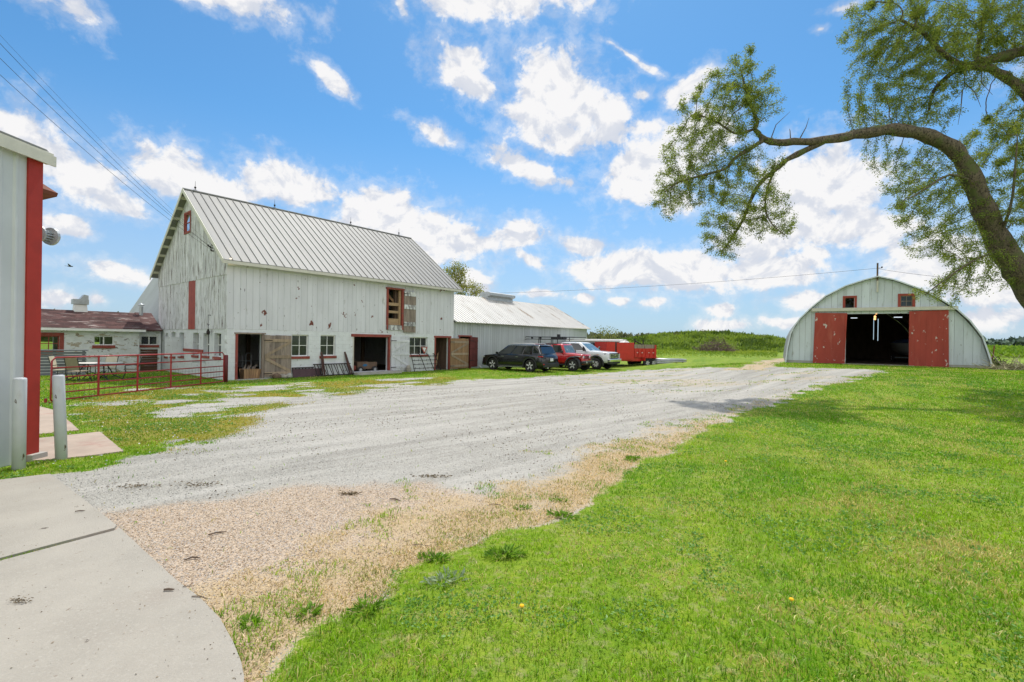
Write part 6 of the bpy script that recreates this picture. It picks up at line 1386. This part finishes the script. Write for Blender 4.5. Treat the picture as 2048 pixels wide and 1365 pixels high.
def small_tree(name, label, cat, base, h, clusters, n, leaf, cdark, clight, trunk_r, seed, group=None, dens=26, step=.3, di=2.2, dk=.35, bare=False, stems=None):
    """clusters: (dx, dy, z, rx, ry, rz)"""
    g = np.random.default_rng(seed); t = thing(name, label, cat, base, 0, group)
    sk = []; k = 0
    for (tx, tz) in (stems or [(0, h * .55)]):
        start = -1 if not sk else 0
        q_ = max(2, int(tz / step))
        for j in range(q_ + 1):
            s = j / q_; sk.append((np.array([tx * s ** 1.4 + g.normal() * .03, g.normal() * .03, tz * s]), (-1 if not sk else (0 if j == 0 else len(sk) - 1))))
    at_ = []
    for (dx, dy, z, rx, ry, rz_) in clusters:
        nn = int(dens * rx * ry * rz_) + 8; u = g.normal(size=(nn, 3)); u /= np.linalg.norm(u, axis=1, keepdims=True); u *= g.random((nn, 1)) ** .4; at_.append(np.array([dx, dy, z]) + u * np.array([rx, ry, rz_]))
    P, par = grow(sk, np.concatenate(at_), step, di, dk, g, np.array([0, 0, .1]), 60)
    _, rad_, _ = branches(P, par, trunk_r, trunk_r * .07 + .004, 'trunk', M['bark'], t, 0, 2.2)
    if not bare:
        te = np.array([i for i in range(len(sk), len(P))]); d = P[te] - P[par[te]]; pos = np.repeat(P[te], n, 0); dd_ = np.repeat(d, n, 0) + g.normal(size=pos.shape) * .6; pos = pos + g.normal(size=pos.shape) * leaf * 1.5
        tn = g.random((len(pos), 1)) * .5 + np.repeat(g.random((len(te), 1)), n, 0) * .5; cl = np.array(cdark) * (1 - tn) + np.array(clight) * tn
        leaf_object('crown', t, pos, dd_, g.uniform(.7, 1.3, len(pos)) * leaf, g.uniform(.4, .7, len(pos)) * leaf, cl, g)
    return t
tp = at(930, 600, 46.0); tz = lambda y, Y=46.0: at(930, y, Y)[2]
small_tree('leafy_tree', 'light green tree rising behind the low shed roof, beside the barn', 'tree', (tp[0], 46.0, 0), 10,
   [(-.7, 0, tz(560), 1.0, 1.0, 1.5), (-.6, 0, tz(538), .8, .9, .7), (.1, 0, tz(580), 1.3, 1.2, .9), (1.3, 0, tz(582), .7, .7, .6), (-1.4, 0, tz(548), .8, .8, .8), (.9, 0, tz(570), .4, .5, .5)], 34, .17, (.14, .16, .03), (.34, .33, .09), .14, 41, stems=[(-.3, tz(575)), (.8, tz(590))])
bp_ = at(1215, 690, 62.0)
small_tree('bare_tree', 'small half leafed tree with pale branches, on the skyline above the red trailer', 'tree', (bp_[0], 62.0, 0), 4,
   [(0, 0, at(1215, 672, 62)[2], 1.5, 1.2, .9), (-.8, 0, at(1215, 668, 62)[2], .8, .8, .6), (.9, 0, at(1215, 668, 62)[2], .8, .8, .6)], 12, .22, (.13, .15, .05), (.28, .28, .12), .13, 42, stems=[(-.8, 2.2), (.2, 2.6), (.9, 2.2)])

# --- brush pile, bushes on the mound, junk beside the arched shed
def brush_pile(name, label, base, rx, ry, h, n, seed, mt, cat='brush pile'):
    g = np.random.default_rng(seed); t = thing(name, label, cat, base); m = MB()
    for k in range(n):
        a = g.uniform(0, 2 * math.pi); r_ = math.sqrt(g.random()); x, y = r_ * rx * math.cos(a), r_ * ry * math.sin(a); z = h * (1 - r_ ** 1.6) * g.uniform(.2, 1.0)
        d = g.normal(size=3) * np.array([1, 1, .45]); d /= np.linalg.norm(d); L_ = g.uniform(.4, 1.3); p0 = np.array([x, y, max(z, .03)]); mid = p0 + d * L_ * .5 + g.normal(size=3) * .08; e = p0 + d * L_
        for q_ in (mid, e): q_[2] = max(q_[2], .02)
        m.t = g.uniform(.5, 1.6); w_ = g.uniform(.012, .035); m.tube([p0, mid, e], [w_, w_ * .8, w_ * .4], 4, False)
    m.build('branches', mt, t); return t
M['brush'] = mat('dead brush', (.17, .12, .10), .95, var=.3, vscale=3)
b = ground(1447, 706); brush_pile('brush_pile', 'grey brown heap of cut branches in front of the green mound', (b[0], b[1] + 2, float(terrain(b[0], b[1] + 2)) - .05), 2.6, 1.6, 1.9, 620, 61, M['brush'])
b = ground(2030, 741); brush_pile('brush_pile', 'low pale heap of cut twigs on the lawn right of the arched shed', (b[0] + .3, b[1], float(terrain(b[0], b[1])) - .03), 1.7, .9, .42, 300, 62, mat('pale cut twigs', (.30, .28, .17), .9, var=.3, vscale=3))
def bush(label, base, rx, ry, rz_, n, leaf, cd, cl_, seed, name='bush', cat='bush', group=None):
    g = np.random.default_rng(seed); t = thing(name, label, cat, base, 0, group); u = g.normal(size=(n, 3)); u /= np.linalg.norm(u, axis=1, keepdims=True); u *= g.random((n, 1)) ** .35
    lob = 1 + .25 * np.sin(u[:, :1] * 5 + seed) + .2 * np.sin(u[:, 2:] * 7 + seed * 2); pos = u * np.array([rx, ry, rz_]) * lob; pos[:, 2] = np.abs(pos[:, 2]) * .95 + .02
    tn = g.random((n, 1)) * .6 + .4 * (g.random((n, 1)) > .5); leaf_object('foliage', t, pos, g.normal(size=(n, 3)) + np.array([0, 0, .4]), g.uniform(.6, 1.3, n) * leaf, g.uniform(.4, .8, n) * leaf, np.array(cd) * (1 - tn) + np.array(cl_) * tn, g)
    m = MB()
    for k in range(6): a = g.uniform(0, 6.28); m.tube([(0, 0, -.05), (rx * .4 * math.cos(a), ry * .4 * math.sin(a), rz_ * .5), (rx * .75 * math.cos(a), ry * .75 * math.sin(a), rz_ * .85)], [.02, .015, .006], 4)
    m.build('stems', M['twig'], t); return t
def on_mound(px, Y): p = at(px, 680, Y); return (p[0], Y, float(terrain(p[0], Y)) - .05)
for k, (px, Y, s, lb_) in enumerate(((1352, 82, .9, 'left end of the mound top, thin grey bush against the sky'), (1405, 84, 1.0, 'thin grey bush left of the middle of the mound top'), (1430, 86, .9, 'small green bush at the middle of the mound top'), (1460, 86, 1.1, 'bushy green shrub right of the middle of the mound top'), (1520, 80, 1.3, 'dark twiggy bush at the right end of the mound, beside the track'))):
    bush(lb_, on_mound(px, Y), s * 1.2, s, s * .9, 700 if k in (2, 3) else 380, .16, (.035, .06, .012) if k > 1 else (.09, .09, .05), (.12, .17, .04) if k in (2, 3) else (.17, .15, .09), 70 + k, group='bushes on the mound')
# weedy growth over the mound: nobody could count the plants
def scatter_weeds(name, n, region, leaf, cd, cl_, seed, hgt, label=None):
    g = np.random.default_rng(seed); x, y = region(g, n); z = terrain(x, y)
    cn = fbm(x / 1.1, y / 1.1, seed, 3); tall = hgt * (0.25 + 1.5 * np.clip(cn - .35, 0, 1)); pos = np.stack([x, y, z + g.random(len(x)) * tall], 1)
    tn = (g.random((len(x), 1)) * .4 + .6 * sstep(.40, .60, fbm(x / 3.0, y / 3.0, seed + 9, 3))[:, None]); cols = np.array(cd) * (1 - tn) + np.array(cl_) * tn
    dl = np.clip(np.hypot(x, y) / 60, .3, 3); o = leaf_object(name, None, pos, g.normal(size=(len(x), 3)) + np.array([0, 0, .9]), g.uniform(.6, 1.3, len(x)) * leaf * dl, g.uniform(.25, .5, len(x)) * leaf * dl, cols, g, 0, M['grass']); return tag(o, kind='stuff')
def reg_mound(g, n):
    x = g.uniform(8, 62, n); y = g.uniform(62, 102, n); k = (terrain(x, y) - .45 > g.random(n) * 1.2); return x[k], y[k]
scatter_weeds('mound_weeds', 60000, reg_mound, .42, (.042, .085, .012), (.26, .36, .055), 81, .55)
def reg_verge(g, n):
    y = 42 + 40 * g.random(n) ** 1.1; x = -2 + (y * .80 + 2) * g.random(n); k = (zones(x, y)[0] < .3) & (g.random(n) < sstep(43, 62, y + 8 * fbm(x / 4, y / 4, 171, 3) - 4)) & ~((np.abs(x - cs_[0]) < 3.0) & (y < cs_[1] + 3.5)) & ~((np.abs(x - 13) < 4) & (y < 42)); q_ = bloc_xy(x, y); k &= ~((q_[0] > 0) & (q_[0] < 32) & (q_[1] > -1)); 
    u = (x - QL[0]) * QD[0] + (y - QL[1]) * QD[1]; v = -((x - QL[0]) * QN[0] + (y - QL[1]) * QN[1]); k &= ~((u > -.6) & (v > -1)); return x[k], y[k]
def bloc_xy(x, y): return (x - BC[0]) * BD[0] + (y - BC[1]) * BD[1], -((x - BC[0]) * BN[0] + (y - BC[1]) * BN[1])
scatter_weeds('verge_grass', 60000, reg_verge, .22, (.12, .22, .016), (.34, .40, .06), 82, .16)
def reg_field(g, n):
    y = 46 + 190 * g.random(n) ** 1.8; x = y * g.uniform(.80, 1.12, n); k = (terrain(x, y) > .9) | (y > 90); return x[k], y[k]
scatter_weeds('crop_field', 60000, reg_field, .40, (.12, .24, .016), (.28, .40, .05), 83, .55)
# far woods along the horizon
def far_woods(name, az0, az1, dist, h, n, seed, cd, cl_):
    g = np.random.default_rng(seed); a = g.uniform(az0, az1, n); r_ = dist * g.uniform(1.0, 1.12, n); x, y = r_ * np.sin(a), r_ * np.cos(a)
    hh_ = h * (.55 + .75 * fbm(a * 60, a * 0 + 3, seed, 4)); z = hh_ * g.random(n) ** .7; pos = np.stack([x, y, z], 1); tn = np.clip(z / hh_, 0, 1)[:, None] * .0 + g.random((n, 1)) * .5 + .5 * sstep(.4, .6, fbm(a * 220, z * .4, seed + 3, 2))[:, None]
    o = leaf_object(name, None, pos, g.normal(size=(n, 3)), g.uniform(2.2, 4.5, n), g.uniform(1.5, 3.2, n), np.array(cd) * (1 - tn) + np.array(cl_) * tn, g, 0, M['flatcol']); return tag(o, kind='stuff')
far_woods('far_woods', math.radians(8), math.radians(20.5), 260, 4.6, 5000, 91, (.13, .145, .08), (.22, .225, .13))
far_woods('far_woods', math.radians(20), math.radians(31), 330, 3.8, 5000, 92, (.08, .12, .07), (.14, .18, .10))
far_woods('far_woods', math.radians(43.5), math.radians(60), 420, 6.3, 6500, 93, (.075, .115, .09), (.13, .18, .125))  # haze of distance put into the slightly bluish leaf colours
far_woods('far_woods', math.radians(-62), math.radians(-38), 160, 5.5, 3500, 94, (.05, .085, .03), (.12, .16, .06))

mj = ground(1984, 733); ma = thing('old_implement', 'rusty old farm implement with a raised lever, beside the arched shed', 'farm implement', (mj[0] + .1, mj[1] + .3, float(terrain(mj[0], mj[1]))), .3)
m = MB(); m.beam((-.1, 0, .2), (.15, .1, .95), .08, .06); m.beam((.35, 0, .4), (.52, 0, 1.45), .06, .05); m.beam((-.2, -.2, .5), (.5, .1, .62), .09, .07); m.beam((.0, .2, .3), (.6, .1, .25), .08, .08); m.build('beam', M['rust'], ma)
for x in (.05, .48): m = MB(); m.lathe([(.30, -.02), (.33, -.02), (.33, .02), (.30, .02), (.30, -.02)], (x, -.22, .33), 'y', 18); [m.beam((x, -.22, .33), (x + .31 * math.cos(a), -.22, .33 + .31 * math.sin(a)), .02, .02) for a in (0, 1.05, 2.1, 3.14, 4.2, 5.2)]; m.build('wheel', M['iron'], ma)
bush('rank green weeds growing through the rusty implement at the arched shed corner', (mj[0] + .45, mj[1] + .1, float(terrain(mj[0] + .45, mj[1]))), .85, .5, .40, 900, .10, (.03, .07, .01), (.13, .20, .03), 95, 'weed_clump', 'weeds')

# --- bird in the sky
bd = at(140, 533, 40.0); br = thing('bird', 'tiny dark bird flying above the outbuilding roof', 'bird', bd, .6)
m = MB(); m.lathe([(0, -.22), (.03, -.14), (.055, 0), (.04, .12), (.03, .17), (0, .21)], ax='x', n=10); m.build('body', M['wire'], br, True)
for s in (-1, 1):
    m = MB(); m.hexa([(.08,s*.03,.0),(-.06,s*.03,0),(-.10,s*.42,.16),(-.02,s*.36,.14),(.08,s*.03,.02),(-.06,s*.03,.012),(-.10,s*.42,.165),(-.02,s*.36,.155)]); m.build('wing', M['wire'], br)
m = MB(); m.hexa([(-.18,-.03,0),(-.18,.03,0),(-.34,.07,.0),(-.34,-.07,0),(-.18,-.03,.015),(-.18,.03,.015),(-.34,.07,.008),(-.34,-.07,.008)]); m.build('tail', M['wire'], br)

# ------------------------------------------------------------------ grass, straw, stones, litter
def blades(name, x, y, z0, h, wdt, cols, seed, lean=.45):
    g = np.random.default_rng(seed); n = len(x); a = g.uniform(0, 2 * math.pi, n); ld = g.uniform(0, 2 * math.pi, n); lm = np.abs(g.normal(size=n)) * lean * h
    sx, sy = np.cos(a) * wdt / 2, np.sin(a) * wdt / 2; lx, ly = np.cos(ld) * lm, np.sin(ld) * lm; b = np.stack([x, y, z0], 1); S_ = np.stack([sx, sy, 0 * sx], 1)
    mid = b + np.stack([lx * .35, ly * .35, h * .6], 1); tip = b + np.stack([lx, ly, h * np.clip(1 - (lm / h) ** 2 * .3, .4, 1)], 1)
    v = np.stack([b - S_, b + S_, mid + S_ * .8, mid - S_ * .8, tip], 1).reshape(-1, 3); k = np.arange(n)[:, None] * 5
    f = np.concatenate([k + [0, 1, 2], k + [0, 2, 3], k + [3, 2, 4]], 1).ravel(); c = np.concatenate([cols, np.ones((n, 1))], 1)
    return tag(fast_mesh(name, v, f, 3, M['grass'], [('col', 'FACE', np.repeat(c, 3, 0))]), kind='stuff')
def frustum(g, n, y0, y1, p, xr=(-1.12, 1.12), pad=0.0):
    """points over the visible ground, thinner with distance (density ~ y^-p across)"""
    u = g.random(n); q_ = 1 - (p - 1); y = (y0 ** (q_ ) + u * (y1 ** q_ - y0 ** q_)) ** (1 / q_) if abs(q_) > 1e-6 else y0 * (y1 / y0) ** u
    u = g.uniform(*xr, n); return y * u + pad * np.clip(u, -.3, 9), y
SLABS = [np.array([ground(*a)[:2] for a in L_]) for L_ in ([(-420,1100),(0,964),(100,952),(160,998),(233,1056),(228,1062),(0,1123),(-420,1240)], [(-420,1262),(0,1130),(230,1068),(238,1062),(350,1167),(400,1205),(440,1247),(466,1295),(482,1335),(488,1365),(480,1500),(380,2400),(-900,2400)], [(60,924),(66,880),(200,866),(247,905),(180,914),(100,922)], [(60,872),(64,840),(70,812),(110,822),(140,845),(158,862),(100,868)])]
def blocked(x, y):
    k = np.zeros(len(x), bool)
    for s_ in SLABS: k |= sdist(s_, x, y) > .0
    a, b_ = bloc_xy(x, y); k |= (a > -.05) & (a < 32) & (b_ > -.02); k |= (a > -30) & (a <= 0) & (b_ > 8.9); k |= (x < NX + .12) & (y < Y1 + .1)
    u = (x - QL[0]) * QD[0] + (y - QL[1]) * QD[1]; v = -((x - QL[0]) * QN[0] + (y - QL[1]) * QN[1]); k |= (u > 0) & (u < QW) & (v > -.02); return k
DRY = [(*ground(a_, b_)[:2], c_) for a_, b_, c_ in ((1740, 1235, .42), (1500, 1325, .20), (1560, 1225, .16), (1330, 1010, .55), (1640, 1015, .6), (880, 1225, .12), (1330, 1160, .3), (1900, 1100, .6), (1460, 1190, .2))]
def lawn_cols(x, y, g):
    n = len(x); p = sstep(.38, .66, fbm(x * .55, y * .55, 101, 4)); d = sstep(.46, .70, fbm(x * 1.1 + 40, y * 1.1, 102, 4)); st_ = sstep(.40, .62, fbm((x * .94 + y * .34) * .15, (y * .94 - x * .34) * 1.1, 103, 3)); r_ = g.random((n, 1))
    c = np.array([.128, .295, .007]) * (1 - p[:, None]) + np.array([.235, .380, .013]) * p[:, None]
    cl4 = fbm(x * 4.2, y * 4.2, 142, 3); c = c * (.62 + .78 * cl4)[:, None]
    c = c * (1 - .38 * st_[:, None]) + np.array([.150, .345, .012]) * .38 * st_[:, None]
    dp = np.zeros(n)
    for cx, cy, s_ in DRY: dp = np.maximum(dp, np.exp(-(((x - cx) / s_) ** 2 + ((y - cy) / (s_ * .55)) ** 2)))
    dry = (g.random(n) < .08 + .42 * d + .75 * dp)[:, None]; c = np.where(dry, np.array([.56, .49, .18]) * (.6 + .6 * r_), c * (.60 + .75 * r_)); return c
g6 = np.random.default_rng(66)
x, y = frustum(g6, 950000, 2.0, 34.0, 1.50, (-1.12, 1.2), 3.5); gg, ss, mm, pp = zones(x, y); k = ~blocked(x, y) & ((gg + .30 * ss < .42 + g6.normal(size=len(x)) * .22) | ((ss > .25) & (fbm(x * 3.1, y * 3.1, 151, 3) > .60) & (g6.random(len(x)) < .6))) & (g6.random(len(x)) < .30 + 1.1 * fbm(x * 5.5, y * 5.5, 141, 3)) & (mm < .3 + .7 * g6.random(len(x)))
x, y = x[k], y[k]; dd = np.hypot(x, y); lush = (.55 + .9 * fbm(x * .7, y * .7, 104, 3)) * (.55 + .9 * fbm(x * 4.2, y * 4.2, 142, 3))
edge = sstep(.30, .0, zones(x, y)[0]); h = g6.uniform(.022, .052, len(x)) * lush * (1 + .012 * dd); wv = g6.uniform(.0030, .0055, len(x)) * (1 + .13 * dd)
blades('lawn_grass', x, y, terrain(x, y) - .004, h, wv, lawn_cols(x, y, g6), 1, 1.0); print('lawn', len(x))
# mossy yellow growth in the corner by the gate and greener turf along the barn
x, y = frustum(g6, 260000, 6.0, 34, 1.3, (-1.1, .35)); gg, ss, mm, pp = zones(x, y); k = ~blocked(x, y) & (mm > .25 + .5 * g6.random(len(x))); x, y = x[k], y[k]; dd = np.hypot(x, y)
r_ = g6.random((len(x), 1)); p = sstep(.42, .60, fbm(x * .5, y * .8, 111, 3))[:, None]; c = (np.array([.17, .27, .015]) * (1 - p) + np.array([.40, .32, .04]) * p) * (.6 + .7 * r_)
blades('moss_growth', x, y, terrain(x, y) - .003, g6.uniform(.015, .035, len(x)) * (1 + .02 * dd), g6.uniform(.004, .007, len(x)) * (1 + .10 * dd), c, 2, .8)
# dry straw over the pale band beside the lawn
x, y = frustum(g6, 330000, 2.3, 22, 1.55, (-.8, .75)); gg, ss, mm, pp = zones(x, y); cl2 = fbm(x * 2.2, y * 2.2, 121, 3); k = ~blocked(x, y) & (ss * (1 - .35 * pp) > .35 + .5 * g6.random(len(x)) + (cl2 - .5) * .8); x, y = x[k], y[k]; dd = np.hypot(x, y)
r_ = g6.random((len(x), 1)); gr_n = (g6.random(len(x)) < .10 + .35 * sstep(.5, .65, fbm(x * 1.6, y * 1.6, 122, 3)))[:, None]; c = np.where(gr_n, np.array([.28, .32, .06]), np.array([.62, .485, .30])) * (.50 + .85 * r_)
blades('straw_stubble', x, y, terrain(x, y) + .002, g6.uniform(.010, .032, len(x)) * (1 + .03 * dd), g6.uniform(.0035, .006, len(x)) * (1 + .10 * dd), c, 3, 1.3)
# loose stones
def stones(name, x, y, s, cols, seed):
    g = np.random.default_rng(seed); n = len(x); z = terrain(x, y); base = np.array([[1,0,0],[0,1,0],[-1,0,0],[0,-1,0],[0,0,.8],[0,0,-.4]], float); v = base[None] * g.uniform(.55, 1.25, (n, 6, 1)) * s[:, None, None]; a = g.uniform(0, 6.28, n); ca, sa = np.cos(a)[:, None], np.sin(a)[:, None]
    v = np.stack([v[..., 0] * ca - v[..., 1] * sa * .75, v[..., 0] * sa + v[..., 1] * ca * .75, v[..., 2] * .7], -1) + np.stack([x, y, z + .004], 1)[:, None]; T_ = np.array([[0,1,4],[1,2,4],[2,3,4],[3,0,4],[1,0,5],[2,1,5],[3,2,5],[0,3,5]]); f = (np.arange(n)[:, None, None] * 6 + T_[None]).ravel()
    return tag(fast_mesh(name, v.reshape(-1, 3), f, 3, M['flatcol'], [('col', 'FACE', np.repeat(np.concatenate([cols, np.ones((n, 1))], 1), 8, 0))]), kind='stuff')
x, y = frustum(g6, 130000, 2.4, 20, 1.55, (-.95, .75)); gg, ss, mm, pp = zones(x, y); k = ~blocked(x, y) & (gg > .55) & (ss < .75 + .3 * g6.random(len(x))) & (g6.random(len(x)) < np.where(pp > .5, 1.0, .45)); x, y, pp = x[k], y[k], pp[k]; dd = np.hypot(x, y)
r_ = g6.random((len(x), 1)); kind = g6.random(len(x)); c = np.where((kind < .12)[:, None], np.array([.14, .13, .14]), np.array([.47, .45, .42])) * (.55 + .6 * r_); pc = np.where((kind < .35)[:, None], np.array([.46, .31, .21]), np.where((kind < .75)[:, None], np.array([.60, .47, .34]), np.where((kind < .88)[:, None], np.array([.62, .58, .52]), np.array([.22, .20, .20])))) * (.6 + .6 * r_)
c = np.where((pp > .4 + .3 * g6.random(len(x)))[:, None], pc, c); stones('loose_gravel', x, y, g6.uniform(.003, .0075, len(x)) * (1 + .07 * dd), c, 5)
# brown leaf litter on the gravel
x, y = frustum(g6, 13000, 3.0, 26, 1.2, (-.7, .5)); gg, ss, mm, pp = zones(x, y); cl3 = fbm(x * .9, y * .9, 131, 3); k = (gg > .7) & (pp < .35) & (ss < .5) & ~blocked(x, y) & (cl3 > .47 + .22 * g6.random(len(x))); x, y = x[k], y[k]; dd = np.hypot(x, y)
leaf_object('leaf_litter', None, np.stack([x, y, terrain(x, y) + .012], 1), np.stack([g6.normal(size=len(x)), g6.normal(size=len(x)), g6.uniform(0, .25, len(x))], 1), g6.uniform(.014, .038, len(x)) * (1 + .03 * dd), g6.uniform(.008, .015, len(x)) * (1 + .03 * dd), np.array([.14, .10, .06]) * (.5 + .9 * g6.random((len(x), 1))), g6, 0, M['flatcol'])['kind'] = 'stuff'
# white clover and petals dotted near the gate
x, y = frustum(g6, 1600, 7, 22, 1.2, (-1.05, -.3)); gg, ss, mm, pp = zones(x, y); k = ~blocked(x, y) & (gg < .5); x, y = x[k], y[k]; leaf_object('fallen_petals', None, np.stack([x, y, terrain(x, y) + .035], 1), g6.normal(size=(len(x), 3)) * np.array([1, 1, .2]), g6.uniform(.02, .04, len(x)), g6.uniform(.015, .03, len(x)), np.full((len(x), 3), .62), g6, 0, M['flatcol'])['kind'] = 'stuff'

# clover and broad leaves spread through the turf
x, y = frustum(g6, 180000, 2.0, 22, 1.5, (-1.12, 1.2), 3.5); gg, ss, mm, pp = zones(x, y); k = ~blocked(x, y) & (gg < .3) & (fbm(x * 1.7, y * 1.7, 161, 3) > .56 + .10 * g6.random(len(x))); x, y = x[k], y[k]; dd = np.hypot(x, y); tn = g6.random((len(x), 1))
leaf_object('clover', None, np.stack([x, y, terrain(x, y) + g6.uniform(.012, .045, len(x))], 1), g6.normal(size=(len(x), 3)) * np.array([1, 1, .35]), g6.uniform(.012, .028, len(x)) * (1 + .08 * dd), g6.uniform(.010, .020, len(x)) * (1 + .08 * dd), np.array([.085, .22, .035]) * (1 - tn) + np.array([.20, .36, .09]) * tn, g6, 0, M['grass'])['kind'] = 'stuff'
# specks of grit and leaf crumbs on the slabs
x, y = frustum(g6, 9000, 2.3, 8, 1.4, (-1.1, -.1)); k = (sdist(SLABS[1], x, y) > 0) | (sdist(SLABS[0], x, y) > 0); x, y = x[k], y[k]; ed = np.maximum(sdist(SLABS[0], x, y), sdist(SLABS[1], x, y)); k = g6.random(len(x)) < .05 + .5 * np.exp(-ed / .05); x, y = x[k], y[k]
leaf_object('slab_grit', None, np.stack([x, y, np.full(len(x), .040)], 1), g6.normal(size=(len(x), 3)) * np.array([1, 1, .1]), g6.uniform(.006, .020, len(x)), g6.uniform(.004, .010, len(x)), np.array([.16, .12, .08]) * g6.uniform(.4, 2.4, (len(x), 1)), g6, 0, M['flatcol'])['kind'] = 'stuff'

# --- weeds, dandelions, twigs: each a thing of its own
def tuft(px, py, label, n, L_, cd, cl_, seed):
    """ragged low weed: many small leaves of mixed length fanning out of one crown"""
    g = np.random.default_rng(seed); p = ground(px, py); t = thing('weed_plant', label, 'weed', p, 0, 'broad leaved weeds along the lawn edge'); nn = n * 9
    a = g.uniform(0, 6.28, nn); r_ = L_ * .75 * np.sqrt(g.random(nn)) * (1 + .5 * np.sin(a * 2 + seed)); pos = np.stack([r_ * np.cos(a), r_ * np.sin(a) * .8, g.random(nn) * L_ * .22], 1)
    d = np.stack([np.cos(a), np.sin(a), g.uniform(.1, 1.3, nn)], 1) + g.normal(size=(nn, 3)) * .35; tn = g.random((nn, 1)); leaf_object('leaves', t, pos, d, L_ * g.uniform(.18, .55, nn), L_ * g.uniform(.05, .15, nn), np.array(cd) * (1 - tn) + np.array(cl_) * tn, g, .1, M['grass']); return t
for i, (px, py, lb_, n, L_, pale) in enumerate(((733, 1222, 'leafy weed with bare soil beneath it, nearest to the slab corner', 16, .15, 0), (890, 1165, 'silvery pale leaved thistle in the lawn edge', 11, .17, 1), (1010, 1112, 'long leaved bright dandelion clump at the lawn edge', 22, .17, 0), (868, 1120, 'low dark weed on the tan gravel left of the dandelion clump', 22, .13, 0), (1125, 1035, 'broad weed pair beside the pale bare patch', 20, .15, 0), (500, 1248, 'flat dark weed beside the curved slab edge', 20, .10, 0), (620, 1230, 'ragged weed on the straw between slab and lawn', 18, .11, 0), (1265, 920, 'dark weed at the lawn edge halfway along the gravel', 20, .15, 0), (1045, 1018, 'small flat weed on the straw near the lawn', 14, .10, 0), (1120, 1003, 'tiny flat weed on the straw, farther off', 12, .10, 0))):
    tuft(px, py, lb_, n, L_, (.20, .27, .16) if pale else (.07, .16, .014), (.36, .44, .30) if pale else (.22, .40, .03), 200 + i)
def dandelion(px, py, label, s):
    p = ground(px, py); t = thing('dandelion', label, 'flower', p, 0, 'yellow dandelions in the lawn'); m = MB(); m.tube([(0, 0, 0), (.01, 0, .05), (.012, .004, .075)], .003, 5); m.build('stem', mat('stem green', (.16, .24, .05), .7), t)
    m = MB(); m.lathe([(.0, .070), (.5 * s, .074), (s, .085), (.8 * s, .092), (.3 * s, .096), (0, .095)], (.012, .004, 0), n=14); m.build('flower_head', mat('dandelion yellow', (.85, .48, .01), .8), t)
dandelion(1040, 1236, 'yellow dandelion alone in the tall green grass, left one of the two near ones', .018); dandelion(1580, 1222, 'yellow dandelion beside a dry patch, right one of the two near ones', .018); dandelion(1450, 933, 'faint far dandelion halfway up the lawn', .02)
def twig(px, py, L_, a, z, label, r_=.006, bend=.15):
    p = ground(px, py); o = thing('fallen_twig', label, 'twig', (p[0], p[1], p[2] + z), a, 'fallen twigs'); m = MB(); m.tube([(-L_ / 2, 0, r_), (-L_ * .1, bend * L_, r_ * 1.3), (L_ * .2, bend * L_ * .6, r_), (L_ / 2, -bend * L_ * .2, r_ * 1.1)], [r_, r_ * 1.1, r_, r_ * .5], 6); m.build('twig', M['twig'], o)
for a in ((338, 1192, .075, .1, .04, 'short thick twig on the concrete slab', .008, .05), (398, 1207, .13, -.2, .04, 'long thin curved twig on the concrete slab, near its curved edge', .004, .12), (375, 1184, .07, .1, .04, 'straight thin twig by the slab edge, behind the curved one', .003, .02), (435, 1070, .16, .6, .01, 'forked dark twig on the pink gravel', .007, .1), (385, 1122, .12, .4, .01, 'bent twig on the pink gravel near the slab', .007, .3), (790, 1003, .16, -.4, .01, 'dark bent twig on the straw patch', .008, .15), (990, 1012, .14, -.1, .01, 'thin twig lying on the tan gravel', .005, .1), (840, 1094, .16, -.1, .01, 'thin pale twig near the low dark weed', .004, .05), (160, 1030, .09, .3, .036, 'short twig on the farther slab panel', .006, .1)): twig(*a)
for i, (px, py, s, lb_) in enumerate(((270, 975, .20, 'largest dark clot of dead leaves on the gravel'), (400, 972, .16, 'long clot of dead leaves on the gravel, right of the largest'), (870, 955, .14, 'dry straw tuft lying on the open gravel'), (700, 990, .07, 'small clod on the gravel edge of the tan patch'), (40, 1215, .035, 'mossy crumb on the near slab'))):
    g = np.random.default_rng(300 + i); p = ground(px, py); n = 90; pos = np.array(p) + np.stack([g.normal(size=n) * s, g.normal(size=n) * s * .35, np.abs(g.normal(size=n)) * .012 + (.045 if i == 4 else .01)], 1)
    o = leaf_object('debris_clot', None, pos, g.normal(size=(n, 3)) * np.array([1, .5, .15]), g.uniform(.02, .06, n) * (.5 if i == 4 else 1), g.uniform(.008, .018, n) * (.5 if i == 4 else 1), np.array([.14, .10, .055]) * g.uniform(.5, 1.6, (n, 1)), g, 0, M['flatcol']); tag(o, lb_, 'debris', 'clots of dead leaves')
